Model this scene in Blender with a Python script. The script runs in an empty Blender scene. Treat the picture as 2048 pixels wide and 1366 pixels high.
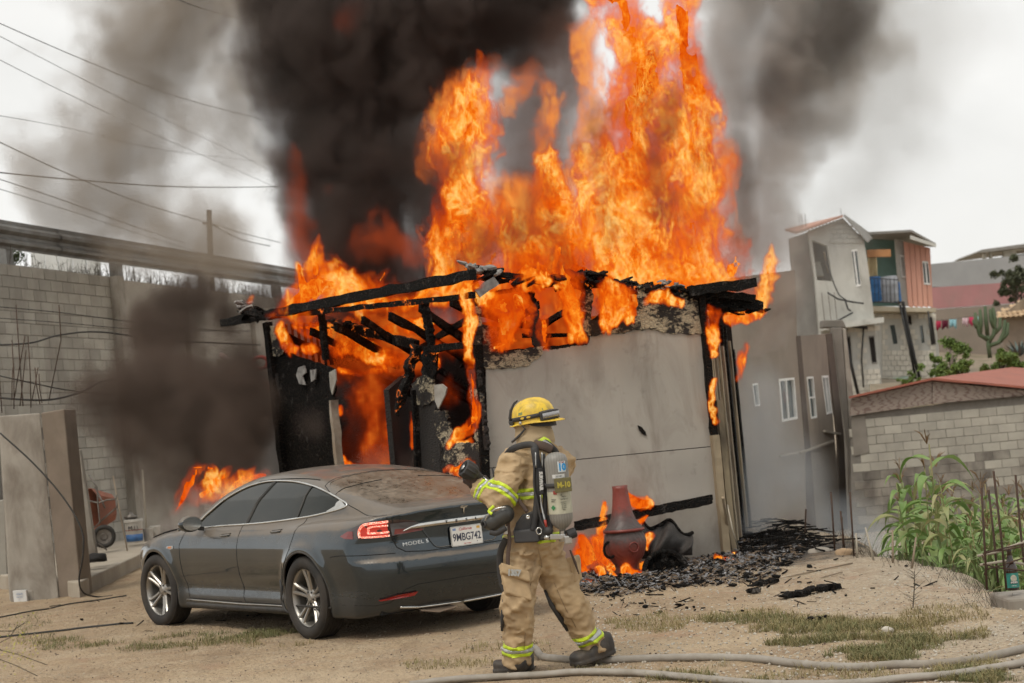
import bpy, bmesh, math, random
import numpy as np
from mathutils import Vector, Matrix

random.seed(7)
rng = np.random.default_rng(7)
S = bpy.context.scene
COL = S.collection
R = math.radians

# ------------------------------------------------------------------ camera
FPX = 3490.0                       # focal length in pixels of the 2048-wide photograph
PITCH, ROLL, EYE = 2.76, -5.2, 1.65
cam = bpy.data.cameras.new('camera')
cam_ob = bpy.data.objects.new('camera', cam)
COL.objects.link(cam_ob)
cam.sensor_width = 36.0
cam.lens = FPX / 2048 * 36
cam.clip_start, cam.clip_end = 0.1, 2000
CM = Matrix.Rotation(R(90 + PITCH), 4, 'X') @ Matrix.Rotation(R(ROLL), 4, 'Z')
cam_ob.matrix_world = Matrix.Translation((0, 0, EYE)) @ CM
cam.dof.use_dof = True
cam.dof.focus_distance = 13.5
cam.dof.aperture_fstop = 3.2
S.camera = cam_ob

# ------------------------------------------------------------------ sky, sun, exposure (overcast)
W = bpy.data.worlds.new('World')
S.world = W
W.use_nodes = True
nt = W.node_tree
nt.nodes.clear()
wo = nt.nodes.new('ShaderNodeOutputWorld')
sky = nt.nodes.new('ShaderNodeTexSky')
sky.sky_type = 'NISHITA'
sky.sun_disc = False
sky.sun_elevation = R(55)
sky.sun_rotation = R(205)
b1 = nt.nodes.new('ShaderNodeBackground')
b1.inputs[1].default_value = 0.06
nt.links.new(sky.outputs[0], b1.inputs[0])
tc = nt.nodes.new('ShaderNodeTexCoord')
mp = nt.nodes.new('ShaderNodeMapping')
mp.inputs['Scale'].default_value = (2.0, 2.0, 5.0)
nz = nt.nodes.new('ShaderNodeTexNoise')
nz.inputs['Scale'].default_value = 1.3
nz.inputs['Detail'].default_value = 6
nz.inputs['Distortion'].default_value = 0.4
cr = nt.nodes.new('ShaderNodeValToRGB')
cr.color_ramp.elements[0].position = 0.3
cr.color_ramp.elements[0].color = (0.69, 0.685, 0.66, 1)
cr.color_ramp.elements[1].position = 0.7
cr.color_ramp.elements[1].color = (0.885, 0.875, 0.845, 1)
nt.links.new(tc.outputs['Generated'], mp.inputs[0])
nt.links.new(mp.outputs[0], nz.inputs[0])
nt.links.new(nz.outputs[0], cr.inputs[0])
b2 = nt.nodes.new('ShaderNodeBackground')
b2.inputs[1].default_value = 0.92
nt.links.new(cr.outputs[0], b2.inputs[0])
mx = nt.nodes.new('ShaderNodeMixShader')
mx.inputs[0].default_value = 0.94
nt.links.new(b1.outputs[0], mx.inputs[1])
nt.links.new(b2.outputs[0], mx.inputs[2])
nt.links.new(mx.outputs[0], wo.inputs[0])
sl = bpy.data.lights.new('sun', 'SUN')
sl.energy = 1.3
sl.angle = R(22)
sl.color = (1.0, 0.93, 0.82)
sun = bpy.data.objects.new('sun', sl)
COL.objects.link(sun)
sun.rotation_euler = Vector((0.42, 0.62, -1.15)).to_track_quat('-Z', 'Y').to_euler()

S.render.engine = 'CYCLES'
S.view_settings.view_transform = 'Standard'
S.view_settings.look = 'None'
S.view_settings.exposure = 0.40
S.view_settings.gamma = 1.0
S.view_settings.use_curve_mapping = False
cy = S.cycles
cy.use_denoising = True
cy.denoiser = 'OPENIMAGEDENOISE'
cy.max_bounces = 6
cy.diffuse_bounces = 3
cy.glossy_bounces = 3
cy.transmission_bounces = 4
cy.transparent_max_bounces = 12
cy.volume_bounces = 1
cy.volume_step_rate = 1.6
cy.volume_max_steps = 256
cy.use_adaptive_sampling = True
cy.adaptive_threshold = 0.03
cy.sample_clamp_indirect = 4.0
cy.caustics_reflective = False
cy.caustics_refractive = False

# ------------------------------------------------------------------ helpers
_M3 = CM.to_3x3()
def ray(px, py):
    return (_M3 @ Vector((px - 1024.0, 683.0 - py, -FPX)))
def at(px, py, D):
    """point on the line of sight of photo pixel (px, py) at distance D ahead (world Y)"""
    d = ray(px, py)
    return Vector((0, 0, EYE)) + d * (D / d.y)
def gp(px, py, z=0.0):
    d = ray(px, py)
    return Vector((0, 0, EYE)) + d * ((z - EYE) / d.z)
def pp(px, py, P0, n):
    d = ray(px, py)
    o = Vector((0, 0, EYE))
    return o + d * ((P0 - o).dot(n) / d.dot(n))

def link(o):
    COL.objects.link(o)
    return o
def tag(o, label=None, cat=None, group=None, kind=None):
    if label: o['label'] = label
    if cat: o['category'] = cat
    if group: o['group'] = group
    if kind: o['kind'] = kind
    return o
def thing(name, label, cat, loc=(0, 0, 0), group=None, rz=0.0):
    o = link(bpy.data.objects.new(name, None))
    o.location = loc
    o.rotation_euler = (0, 0, rz)
    o.empty_display_size = 0.1
    return tag(o, label, cat, group)
def par(o, p, keep=True):
    """parent o to p, keeping o where it stands"""
    o.parent = p
    if keep and p is not None:
        m = Matrix.Translation(p.location) @ p.rotation_euler.to_matrix().to_4x4() if p.parent is None else None
        if m is None:
            m = world_m(p)
        o.matrix_parent_inverse = m.inverted()
    return o
def world_m(p):
    m = Matrix.Translation(p.location) @ p.rotation_euler.to_matrix().to_4x4() @ Matrix.Diagonal(p.scale.to_4d())
    if p.parent is not None:
        m = world_m(p.parent) @ p.matrix_parent_inverse @ m
    return m
def copy_tree(o, parent=None):
    c = o.copy()
    link(c)
    if parent is not None:
        c.parent = parent
    for ch in o.children:
        copy_tree(ch, c)
    return c

class MB:
    def __init__(self):
        self.v, self.f = [], []
    def add(self, vs, fs):
        n = len(self.v)
        self.v += [tuple(p) for p in vs]
        self.f += [tuple(i + n for i in q) for q in fs]
        return self
    def box(self, c, s, rot=None, taper=1.0):
        c = Vector(c)
        vs = []
        for z in (-.5, .5):
            k = taper if z > 0 else 1.0
            for x, y in ((-.5, -.5), (.5, -.5), (.5, .5), (-.5, .5)):
                p = Vector((x * s[0] * k, y * s[1] * k, z * s[2]))
                if rot is not None: p = rot @ p
                vs.append(c + p)
        return self.add(vs, [(3, 2, 1, 0), (4, 5, 6, 7), (0, 1, 5, 4), (1, 2, 6, 5), (2, 3, 7, 6), (3, 0, 4, 7)])
    def beam(self, a, b, w, h, up=Vector((0, 0, 1)), rough=0.0, n=1, end=None):
        """board from a to b, w across, h along up; rough wobbles and nibbles it"""
        a, b = Vector(a), Vector(b)
        d = (b - a)
        L = d.length
        d.normalize()
        sx = d.cross(up)
        if sx.length < 1e-4: sx = d.cross(Vector((1, 0, 0)))
        sx.normalize()
        uu = sx.cross(d)
        vs, fs = [], []
        for i in range(n + 1):
            t = i / n
            c = a + d * (L * t)
            kx = ky = 1.0
            if rough:
                c = c + uu * random.uniform(-1, 1) * rough * h * .25 + sx * random.uniform(-1, 1) * rough * w * .25
                kx, ky = 1 - rough * random.random() * .5, 1 - rough * random.random() * .5
                if end == 'b' and t > .8: ky *= max(.15, (1 - t) / .2); kx *= .7
            for x, y in ((-.5, -.5), (.5, -.5), (.5, .5), (-.5, .5)):
                j = rough * .12
                vs.append(c + sx * (x * w * kx + random.uniform(-j, j) * w) + uu * (y * h * ky + random.uniform(-j, j) * h))
        for i in range(n):
            for k in range(4):
                fs.append((i * 4 + k, i * 4 + (k + 1) % 4, i * 4 + 4 + (k + 1) % 4, i * 4 + 4 + k))
        fs.append((3, 2, 1, 0))
        m = n * 4
        fs.append((m, m + 1, m + 2, m + 3))
        return self.add(vs, fs)
    def tube(self, pts, r, n=8, cap=True, flat=1.0, up=None):
        pts = [Vector(p) for p in pts]
        rs = r if hasattr(r, '__len__') else [r] * len(pts)
        vs, fs = [], []
        u = None
        for i, p in enumerate(pts):
            t = (pts[min(i + 1, len(pts) - 1)] - pts[max(i - 1, 0)])
            if t.length < 1e-9: t = Vector((0, 0, 1))
            t.normalize()
            if up is not None: u = Vector(up) - t * t.dot(Vector(up))
            elif u is None:
                u = t.orthogonal()
            else:
                u = u - t * u.dot(t)
            if u.length < 1e-6: u = t.orthogonal()
            u.normalize()
            w = t.cross(u)
            for k in range(n):
                a = 2 * math.pi * k / n
                vs.append(p + u * (math.cos(a) * rs[i] * flat) + w * (math.sin(a) * rs[i]))
        for i in range(len(pts) - 1):
            for k in range(n):
                k2 = (k + 1) % n
                fs.append((i * n + k, i * n + k2, (i + 1) * n + k2, (i + 1) * n + k))
        if cap:
            fs.append(tuple(reversed(range(n))))
            m = (len(pts) - 1) * n
            fs.append(tuple(m + k for k in range(n)))
        return self.add(vs, fs)
    def lathe(self, prof, c, n=32, axis=None, wob=None):
        """prof: (radius, height) pairs turned about the vertical through c (or about axis)"""
        c = Vector(c)
        q = Vector(axis).to_track_quat('Z', 'Y').to_matrix() if axis is not None else None
        vs, fs = [], []
        for i, (r, z) in enumerate(prof):
            for k in range(n):
                a = 2 * math.pi * k / n
                rr = r * (1 + (wob(a, z) if wob else 0))
                p = Vector((rr * math.cos(a), rr * math.sin(a), z))
                if q is not None: p = q @ p
                vs.append(c + p)
        for i in range(len(prof) - 1):
            for k in range(n):
                k2 = (k + 1) % n
                fs.append((i * n + k, i * n + k2, (i + 1) * n + k2, (i + 1) * n + k))
        if prof[0][0] > 1e-5: fs.append(tuple(reversed(range(n))))
        if prof[-1][0] > 1e-5: fs.append(tuple((len(prof) - 1) * n + k for k in range(n)))
        return self.add(vs, fs)
    def prism(self, poly, ext):
        """poly: 3D points of one flat outline; ext: extrusion vector"""
        n = len(poly)
        ext = Vector(ext)
        vs = [Vector(p) for p in poly] + [Vector(p) + ext for p in poly]
        fs = [tuple(reversed(range(n))), tuple(range(n, 2 * n))]
        fs += [(i, (i + 1) % n, (i + 1) % n + n, i + n) for i in range(n)]
        return self.add(vs, fs)
    def mesh(self, name, mat=None, smooth=False):
        me = bpy.data.meshes.new(name)
        me.from_pydata(self.v, [], self.f)
        if smooth: me.shade_smooth()
        if mat is not None: me.materials.append(mat)
        return me
    def build(self, name, mat=None, parent=None, smooth=False, fix=True, auto=None):
        me = self.mesh(name, mat, smooth)
        if fix:
            bm = bmesh.new()
            bm.from_mesh(me)
            bmesh.ops.recalc_face_normals(bm, faces=bm.faces)
            bm.to_mesh(me)
            bm.free()
        if auto is not None:
            me.shade_smooth()
            me.set_sharp_from_angle(angle=R(auto))
        o = link(bpy.data.objects.new(name, me))
        if parent is not None: par(o, parent)
        return o

def npmesh(name, V, Fq, mat, parent=None, smooth=True, normals=None, attr=None):
    me = bpy.data.meshes.new(name)
    V = np.asarray(V, dtype=np.float32)
    me.from_pydata(V.tolist(), [], [tuple(int(i) for i in q) for q in Fq] if not isinstance(Fq, np.ndarray) else Fq.tolist())
    if smooth: me.shade_smooth()
    if mat is not None: me.materials.append(mat)
    if normals is not None:
        me.normals_split_custom_set_from_vertices(np.asarray(normals, dtype=np.float32).tolist())
    o = link(bpy.data.objects.new(name, me))
    if parent is not None: par(o, parent)
    return o

def bevel(o, w=0.01, seg=2, ang=35):
    m = o.modifiers.new('bevel', 'BEVEL')
    m.width = w
    m.segments = seg
    m.limit_method = 'ANGLE'
    m.angle_limit = R(ang)
    return o

def text(s, size, mat, parent, M, name='lettering', ext=0.0008, align='CENTER', shear=0.0, xs=1.0, bold=0.0):
    cu = bpy.data.curves.new(name, 'FONT')
    cu.body = s
    cu.size = size
    cu.extrude = ext
    cu.align_x = align
    cu.align_y = 'CENTER'
    cu.shear = shear
    cu.offset = bold
    cu.resolution_u = 3
    cu.materials.append(mat)
    o = link(bpy.data.objects.new(name, cu))
    mw = M @ Matrix.Diagonal((xs, 1, 1, 1))
    # plain mesh, so every reader sees the letters as geometry
    dg = bpy.context.evaluated_depsgraph_get()
    me = bpy.data.meshes.new_from_object(o.evaluated_get(dg))
    me.transform(mw)
    bpy.data.objects.remove(o)
    me.materials.clear()
    me.materials.append(mat)
    o = link(bpy.data.objects.new(name, me))
    if parent is not None: par(o, parent)
    return o
def frame(o, xdir, ydir):
    x = Vector(xdir).normalized()
    z = x.cross(Vector(ydir)).normalized()
    y = z.cross(x)
    m = Matrix((x, y, z)).transposed().to_4x4()
    return Matrix.Translation(o) @ m

# ---- value noise in numpy
def _lat(seed):
    return np.random.default_rng(seed).random((32, 32, 32), dtype=np.float32)
_LAT = [_lat(s) for s in range(6)]
def vnoise(x, y, z, s=0):
    L = _LAT[s % 6]
    xi, yi, zi = np.floor(x), np.floor(y), np.floor(z)
    fx, fy, fz = x - xi, y - yi, z - zi
    fx, fy, fz = fx * fx * (3 - 2 * fx), fy * fy * (3 - 2 * fy), fz * fz * (3 - 2 * fz)
    xi, yi, zi = xi.astype(np.int32) & 31, yi.astype(np.int32) & 31, zi.astype(np.int32) & 31
    x1, y1, z1 = (xi + 1) & 31, (yi + 1) & 31, (zi + 1) & 31
    a = L[xi, yi, zi] * (1 - fx) + L[x1, yi, zi] * fx
    b = L[xi, y1, zi] * (1 - fx) + L[x1, y1, zi] * fx
    c = L[xi, yi, z1] * (1 - fx) + L[x1, yi, z1] * fx
    d = L[xi, y1, z1] * (1 - fx) + L[x1, y1, z1] * fx
    a = a * (1 - fy) + b * fy
    c = c * (1 - fy) + d * fy
    return a * (1 - fz) + c * fz
def fbm(x, y, z, o=4, s=0, gain=0.5):
    t, a, w = 0, 1.0, 0
    for i in range(o):
        t = t + a * vnoise(x * 2 ** i + 7.3 * i, y * 2 ** i + 3.1 * i, z * 2 ** i + 5.7 * i, s + i)
        w += a
        a *= gain
    return t / w
def sstep(a, b, x):
    t = np.clip((x - a) / (b - a), 0, 1)
    return t * t * (3 - 2 * t)

# ---- implicit surface -> quads
def surfnets(f, lo, hi, h, newton=3):
    lo, hi = np.array(lo, float), np.array(hi, float)
    n = np.ceil((hi - lo) / h).astype(int) + 1
    ax = [lo[i] + h * np.arange(n[i]) for i in range(3)]
    V = np.empty(n, np.float32)
    Y, Z = np.meshgrid(ax[1], ax[2], indexing='ij')
    cs = max(1, int(400000 / (n[1] * n[2])))
    for i in range(0, n[0], cs):
        xx = ax[0][i:i + cs]
        V[i:i + cs] = f(np.broadcast_to(xx[:, None, None], (len(xx),) + Y.shape), np.broadcast_to(Y, (len(xx),) + Y.shape), np.broadcast_to(Z, (len(xx),) + Y.shape))
    sg = V < 0
    cnt = np.zeros(n - 1, np.int8)
    for a in (0, 1):
        for b in (0, 1):
            for c in (0, 1):
                cnt += sg[a:n[0] - 1 + a, b:n[1] - 1 + b, c:n[2] - 1 + c]
    act = (cnt > 0) & (cnt < 8)
    I = np.argwhere(act)
    idx = -np.ones(n - 1, np.int64)
    idx[act] = np.arange(len(I))
    P = np.zeros((len(I), 3))
    K = np.zeros(len(I))
    for axx in range(3):
        o1, o2 = [k for k in range(3) if k != axx]
        for a in (0, 1):
            for b in (0, 1):
                c0 = I.copy(); c0[:, o1] += a; c0[:, o2] += b
                c1 = c0.copy(); c1[:, axx] += 1
                v0, v1 = V[tuple(c0.T)].astype(float), V[tuple(c1.T)].astype(float)
                m = (v0 < 0) != (v1 < 0)
                t = np.where(m, v0 / np.where(m, v0 - v1, 1), 0)
                q = c0.astype(float); q[:, axx] += t
                P += q * m[:, None]
                K += m
    P = lo + h * P / K[:, None]
    Fs = []
    for axx in range(3):
        o1, o2 = [(1, 2), (2, 0), (0, 1)][axx]
        s0 = [slice(None)] * 3; s1 = [slice(None)] * 3
        s0[axx] = slice(0, -1); s1[axx] = slice(1, None)
        ch = sg[tuple(s0)] != sg[tuple(s1)]
        E = np.argwhere(ch)
        E = E[(E[:, o1] > 0) & (E[:, o2] > 0) & (E[:, o1] < n[o1] - 1) & (E[:, o2] < n[o2] - 1)]
        q = []
        for a, b in ((-1, -1), (0, -1), (0, 0), (-1, 0)):
            c = E.copy(); c[:, o1] += a; c[:, o2] += b
            q.append(idx[tuple(c.T)])
        q = np.stack(q, 1)
        fl = ~sg[tuple(E.T)]
        q[fl] = q[fl][:, ::-1]
        Fs.append(q)
    Fq = np.concatenate(Fs)
    P = project(f, P, newton, h)
    return P, Fq
def grad(f, P, e=1e-3):
    g = np.empty_like(P)
    for k in range(3):
        a = P.copy(); a[:, k] += e
        b = P.copy(); b[:, k] -= e
        g[:, k] = (f(*a.T) - f(*b.T)) / (2 * e)
    return g
def project(f, P, it=3, h=0.02):
    for _ in range(it):
        g = grad(f, P)
        v = f(*P.T)
        st = v[:, None] * g / np.maximum((g * g).sum(1), 1e-3)[:, None]
        ln = np.linalg.norm(st, axis=1)
        st *= np.minimum(1, h * .6 / np.maximum(ln, 1e-9))[:, None]
        P = P - st
    return P
def normals_of(f, P):
    g = grad(f, P)
    return g / np.maximum(np.linalg.norm(g, axis=1), 1e-9)[:, None]
def smin(a, b, k):
    h = np.clip(0.5 + 0.5 * (b - a) / k, 0, 1)
    return b * (1 - h) + a * h - k * h * (1 - h)
def smax(a, b, k):
    return -smin(-a, -b, k)
def cap(x, y, z, a, b, ra, rb=None):
    """tapered capsule distance"""
    rb = ra if rb is None else rb
    a, b = Vector(a), Vector(b)
    d = b - a
    L2 = max(d.length_squared, 1e-9)
    t = np.clip(((x - a.x) * d.x + (y - a.y) * d.y + (z - a.z) * d.z) / L2, 0, 1)
    q = np.sqrt((x - a.x - d.x * t) ** 2 + (y - a.y - d.y * t) ** 2 + (z - a.z - d.z * t) ** 2)
    return q - (ra + (rb - ra) * t)

# ------------------------------------------------------------------ materials
_mats = {}
class NT:
    def __init__(self, name):
        self.m = bpy.data.materials.new(name)
        self.m.use_nodes = True
        self.t = self.m.node_tree
        self.t.nodes.clear()
        self.out = self.t.nodes.new('ShaderNodeOutputMaterial')
    def n(self, typ, **kw):
        nd = self.t.nodes.new('ShaderNode' + typ)
        for k, v in kw.items():
            if hasattr(nd, k) and not k.startswith('i_'): setattr(nd, k, v)
        return nd
    def l(self, a, b):
        self.t.links.new(a, b)
    def noise(self, vec, scale, detail=4, rough=.55, dist=0.0):
        nd = self.n('TexNoise')
        nd.inputs['Scale'].default_value = scale
        nd.inputs['Detail'].default_value = detail
        nd.inputs['Roughness'].default_value = rough
        nd.inputs['Distortion'].default_value = dist
        if vec is not None: self.l(vec, nd.inputs['Vector'])
        return nd.outputs[0]
    def ramp(self, fac, stops, interp='LINEAR'):
        nd = self.n('ValToRGB')
        r = nd.color_ramp
        r.interpolation = interp
        while len(r.elements) > 1: r.elements.remove(r.elements[0])
        for i, (p, c) in enumerate(stops):
            e = r.elements[0] if i == 0 else r.elements.new(p)
            e.position = p
            c = (c, c, c) if not hasattr(c, '__len__') else c
            e.color = (*c, 1)
        self.l(fac, nd.inputs[0])
        return nd.outputs[0]
    def mix(self, fac, a, b, mode='MIX'):
        nd = self.n('Mix', data_type='RGBA', blend_type=mode)
        for s, v in ((nd.inputs[0], fac), (nd.inputs[6], a), (nd.inputs[7], b)):
            if isinstance(v, bpy.types.NodeSocket): self.l(v, s)
            elif hasattr(v, '__len__'): s.default_value = (*v, 1)
            else: s.default_value = v
        return nd.outputs[2]
    def math(self, op, a, b=0.0, clamp=False):
        nd = self.n('Math', operation=op, use_clamp=clamp)
        for s, v in ((nd.inputs[0], a), (nd.inputs[1], b)):
            if isinstance(v, bpy.types.NodeSocket): self.l(v, s)
            else: s.default_value = v
        return nd.outputs[0]
    def pos(self, scale=(1, 1, 1), obj=False):
        if obj:
            s = self.n('TexCoord').outputs['Object']
        else:
            s = self.n('NewGeometry').outputs['Position']
        if scale != (1, 1, 1):
            m = self.n('Mapping')
            m.inputs['Scale'].default_value = scale
            self.l(s, m.inputs[0])
            s = m.outputs[0]
        return s
    def bsdf(self, col, rough=.6, metal=0.0, bump=None, bs=.3, bd=.01, **kw):
        b = self.n('BsdfPrincipled')
        for k, v in (('Base Color', col), ('Roughness', rough), ('Metallic', metal)):
            s = b.inputs[k]
            if isinstance(v, bpy.types.NodeSocket): self.l(v, s)
            elif hasattr(v, '__len__'): s.default_value = (*v, 1)
            else: s.default_value = v
        for k, v in kw.items():
            s = b.inputs[k.replace('_', ' ')]
            if isinstance(v, bpy.types.NodeSocket): self.l(v, s)
            else: s.default_value = (*v, 1) if hasattr(v, '__len__') else v
        if bump is not None:
            bn = self.n('Bump')
            bn.inputs['Strength'].default_value = bs
            bn.inputs['Distance'].default_value = bd
            self.l(bump, bn.inputs['Height'])
            self.l(bn.outputs[0], b.inputs['Normal'])
        self.l(b.outputs[0], self.out.inputs[0])
        return b

def pm(name, c1, c2=None, scale=3.0, rough=.7, metal=0.0, bump=.3, bscale=40.0, bd=.004, stain=None, sscale=1.2, samt=.5, rnd=0.0, stretch=(1, 1, 1), rr=0.0, **kw):
    """general worn surface: two tones by noise, optional broad stains, per-piece tone"""
    if name in _mats: return _mats[name]
    T = NT(name)
    p = T.pos(stretch)
    c2 = c2 or tuple(x * .8 for x in c1)
    f = T.noise(p, scale, 5, .6)
    col = T.mix(T.ramp(f, [(.35, 0.0), (.65, 1.0)]), c1, c2)
    if stain is not None:
        g = T.noise(T.pos((1, 1, .5)), sscale, 5, .6, .6)
        col = T.mix(T.math('MULTIPLY', T.ramp(g, [(.48, 0.0), (.7, 1.0)]), samt), col, stain)
    if rnd:
        oi = T.n('ObjectInfo').outputs['Random']
        hs = T.n('HueSaturation')
        T.l(col, hs.inputs['Color'])
        T.l(T.math('ADD', T.math('MULTIPLY', oi, rnd), 1 - rnd / 2), hs.inputs['Value'])
        col = hs.outputs[0]
    b = T.noise(p, bscale, 4, .65)
    rgh = rough
    if rr: rgh = T.math('ADD', T.math('MULTIPLY', f, rr), rough - rr / 2)
    T.bsdf(col, rgh, metal, b, bump, bd, **kw)
    _mats[name] = T.m
    return T.m
# ------------------------------------------------------------------ ground
def edge_x(y):
    return 3.55 + 0.10 * np.sin(y * 1.3) + 0.06 * np.sin(y * 3.7 + 1) + 0.03 * np.sin(y * 9.1)
def gh(x, y):
    """height of the dirt yard and of the lower field to its right"""
    x, y = np.asarray(x, float), np.asarray(y, float)
    z = 0.035 * (fbm(x * .5 + 9, y * .5 + 4, 0 * x + .3, 3, 1) - .5)
    near = sstep(30, 22, y) * sstep(-9, -7, x)
    z = z + near * 0.030 * (fbm(x * 3 + 9, y * 3 + 4, 0 * x + 2.3, 4, 2) - .5)
    d = x - edge_x(y)
    lip = np.exp(-((d + .25) / .28) ** 2) * .05 * (fbm(x * 2, y * 2, 0 * x, 2, 3))
    drop = sstep(-0.02, 1.2, d + .25 * (fbm(x * 2.2, y * 2.2, 0 * x, 3, 4) - .5))
    drop = drop * sstep(6.0, 8.5, y) * sstep(34, 30, y) + sstep(.0, 1.2, d) * (1 - sstep(34, 30, y))
    back = sstep(24.5, 31, y) * sstep(-1.5, 2.0, x)
    drop = np.maximum(drop, back)
    z = z + lip - 1.5 * drop
    # hill rising far away
    z = z + sstep(70, 200, y) * 6 * sstep(-10, 30, x)
    return z
xs = np.unique(np.concatenate([np.linspace(-600, -40, 12), np.linspace(-40, -9, 20), np.arange(-9, 7, .055), np.linspace(7, 40, 30), np.linspace(40, 600, 12)]))
ys = np.unique(np.concatenate([np.linspace(-60, 8, 14), np.arange(8, 25, .06), np.linspace(25, 60, 60), np.linspace(60, 900, 24)]))
X, Y = np.meshgrid(xs, ys, indexing='ij')
Z = gh(X, Y)
V = np.stack([X, Y, Z], -1).reshape(-1, 3)
nx_, ny_ = X.shape
ii = (np.arange(nx_ - 1)[:, None] * ny_ + np.arange(ny_ - 1)[None]).ravel()
Fq = np.stack([ii, ii + ny_, ii + ny_ + 1, ii + 1], 1)

T = NT('dirt')
P = T.pos()
sep = T.n('SeparateXYZ'); T.l(P, sep.inputs[0])
n1 = T.noise(P, .55, 6, .6, .3)
n2 = T.noise(P, 3.2, 6, .65)
n3 = T.noise(P, 26, 5, .7)
c = T.mix(T.ramp(n1, [(.38, 0.), (.62, 1.)]), (.44, .325, .20), (.35, .245, .145))
c = T.mix(T.ramp(n2, [(.42, 0.), (.66, .7)]), c, (.48, .38, .26))
# pale gravel towards the right
gr = T.math('MULTIPLY', T.ramp(T.math('ADD', T.math('MULTIPLY', sep.outputs[0], .16), T.math('MULTIPLY', T.noise(P, 1.1, 5), .5)), [(.48, 0.), (.82, 1.)]), .8)
c = T.mix(gr, c, (.47, .41, .32))
c = T.mix(T.ramp(n3, [(.48, 0.), (.66, .75)]), c, (.22, .15, .09))
c = T.mix(T.ramp(T.noise(P, 60, 4, .7), [(.56, 0.), (.68, .7)]), c, (.56, .48, .38))
# charred ground by the burnt wall
bx = T.math('MULTIPLY', T.math('SUBTRACT', sep.outputs[0], 1.9), .42)
by = T.math('MULTIPLY', T.math('SUBTRACT', sep.outputs[1], 19.3), .48)
dd = T.math('SQRT', T.math('ADD', T.math('MULTIPLY', bx, bx), T.math('MULTIPLY', by, by)))
ch = T.ramp(T.math('ADD', dd, T.math('MULTIPLY', T.math('SUBTRACT', n2, .5), 1.1)), [(.62, 1.), (.98, 0.)])
c = T.mix(T.math('MULTIPLY', ch, .93), c, (.022, .021, .022))
vo = T.n('TexVoronoi'); vo.inputs['Scale'].default_value = 34; T.l(P, vo.inputs[0])
hgt = T.math('ADD', T.math('MULTIPLY', n3, .7), T.math('MULTIPLY', T.ramp(vo.outputs[0], [(.0, 1.), (.5, 0.)]), .5))
# packed tyre track, paler, running across the front; darker streaks from stretched noise
tr = T.math('ABSOLUTE', T.math('SUBTRACT', T.math('ADD', sep.outputs[1], T.math('MULTIPLY', T.math('SUBTRACT', n1, .5), 1.2)), 12.35))
c = T.mix(T.ramp(tr, [(.15, .7), (.6, 0.)]), c, (.50, .39, .26))
st = T.noise(T.pos((1, .35, 1)), 1.7, 5, .65, .5)
c = T.mix(T.ramp(st, [(.52, 0.), (.68, .55)]), c, (.24, .165, .10))
c = T.mix(T.ramp(T.noise(P, .9, 6, .7, 1.0), [(.56, 0.), (.70, .5)]), c, (.36, .20, .12))
fp = T.noise(T.pos((1, .6, 1)), 4.5, 4, .6, .8)
c = T.mix(T.ramp(fp, [(.56, 0.), (.66, .45)]), c, (.27, .19, .12))
hgt = T.math('ADD', hgt, T.math('MULTIPLY', fp, 2.5))
T.bsdf(c, .95, 0, hgt, 1.0, .035)
ground = npmesh('ground', V, Fq, T.m)
tag(ground, kind='structure')

# ---- pebbles and small litter on the dirt (nobody could count them)
def scatter(n, reg, rnd):
    out = []
    while len(out) < n:
        px, py = rnd.uniform(reg[0], reg[2]), rnd.uniform(reg[1], reg[3])
        out.append(gp(px, py))
    return out
_r = random.Random(3)
def pebbles(name, n, pxreg, s0, s1, mat, flat=.6):
    m = MB()
    for i in range(n):
        p = gp(_r.uniform(pxreg[0], pxreg[2]), _r.uniform(pxreg[1], pxreg[3]))
        if p.x > edge_x(p.y) + .1 or p.y > 40: continue
        s = s0 + (s1 - s0) * _r.random() ** 3
        z = float(gh(p.x, p.y))
        rot = Matrix.Rotation(_r.uniform(0, 6.3), 3, 'Z') @ Matrix.Rotation(_r.uniform(-.4, .4), 3, 'X')
        c = Vector((p.x, p.y, z + s * flat * .2))
        vs = [c + rot @ Vector((s * .5 * math.cos(a) * _r.uniform(.7, 1.1), s * .4 * math.sin(a) * _r.uniform(.7, 1.1), 0)) for a in (0, 1.1, 2.2, 3.3, 4.3, 5.3)]
        t = [c + rot @ Vector((s * .25 * math.cos(a), s * .2 * math.sin(a), s * flat * .5 * _r.uniform(.7, 1.2))) for a in (0.5, 2.6, 4.7)]
        b = c - Vector((0, 0, s * .3))
        m.add(vs + t + [b], [(0, 1, 6), (1, 2, 7, 6), (2, 3, 7), (3, 4, 8, 7), (4, 5, 8), (5, 0, 6, 8), (6, 7, 8)] + [(j, 9, (j + 1) % 6) for j in range(6)])
    return tag(m.build(name, mat, fix=False), kind='stuff')
m_peb = pm('pebble', (.44, .37, .28), (.30, .24, .17), 9, .9, bscale=90, rnd=0)
m_pebl = pm('pebble_pale', (.52, .48, .41), (.38, .34, .28), 12, .9, bscale=90)
m_pebd = pm('pebble_dark', (.16, .12, .09), (.09, .07, .055), 12, .9, bscale=90)
pebbles('gravel', 6500, (-60, 1180, 2110, 1400), .004, .026, m_peb)
pebbles('pale_gravel', 6500, (1180, 1130, 2110, 1380), .004, .032, m_pebl)
pebbles('soil_crumbs', 4200, (-60, 1190, 2110, 1400), .004, .022, m_pebd)

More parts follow.
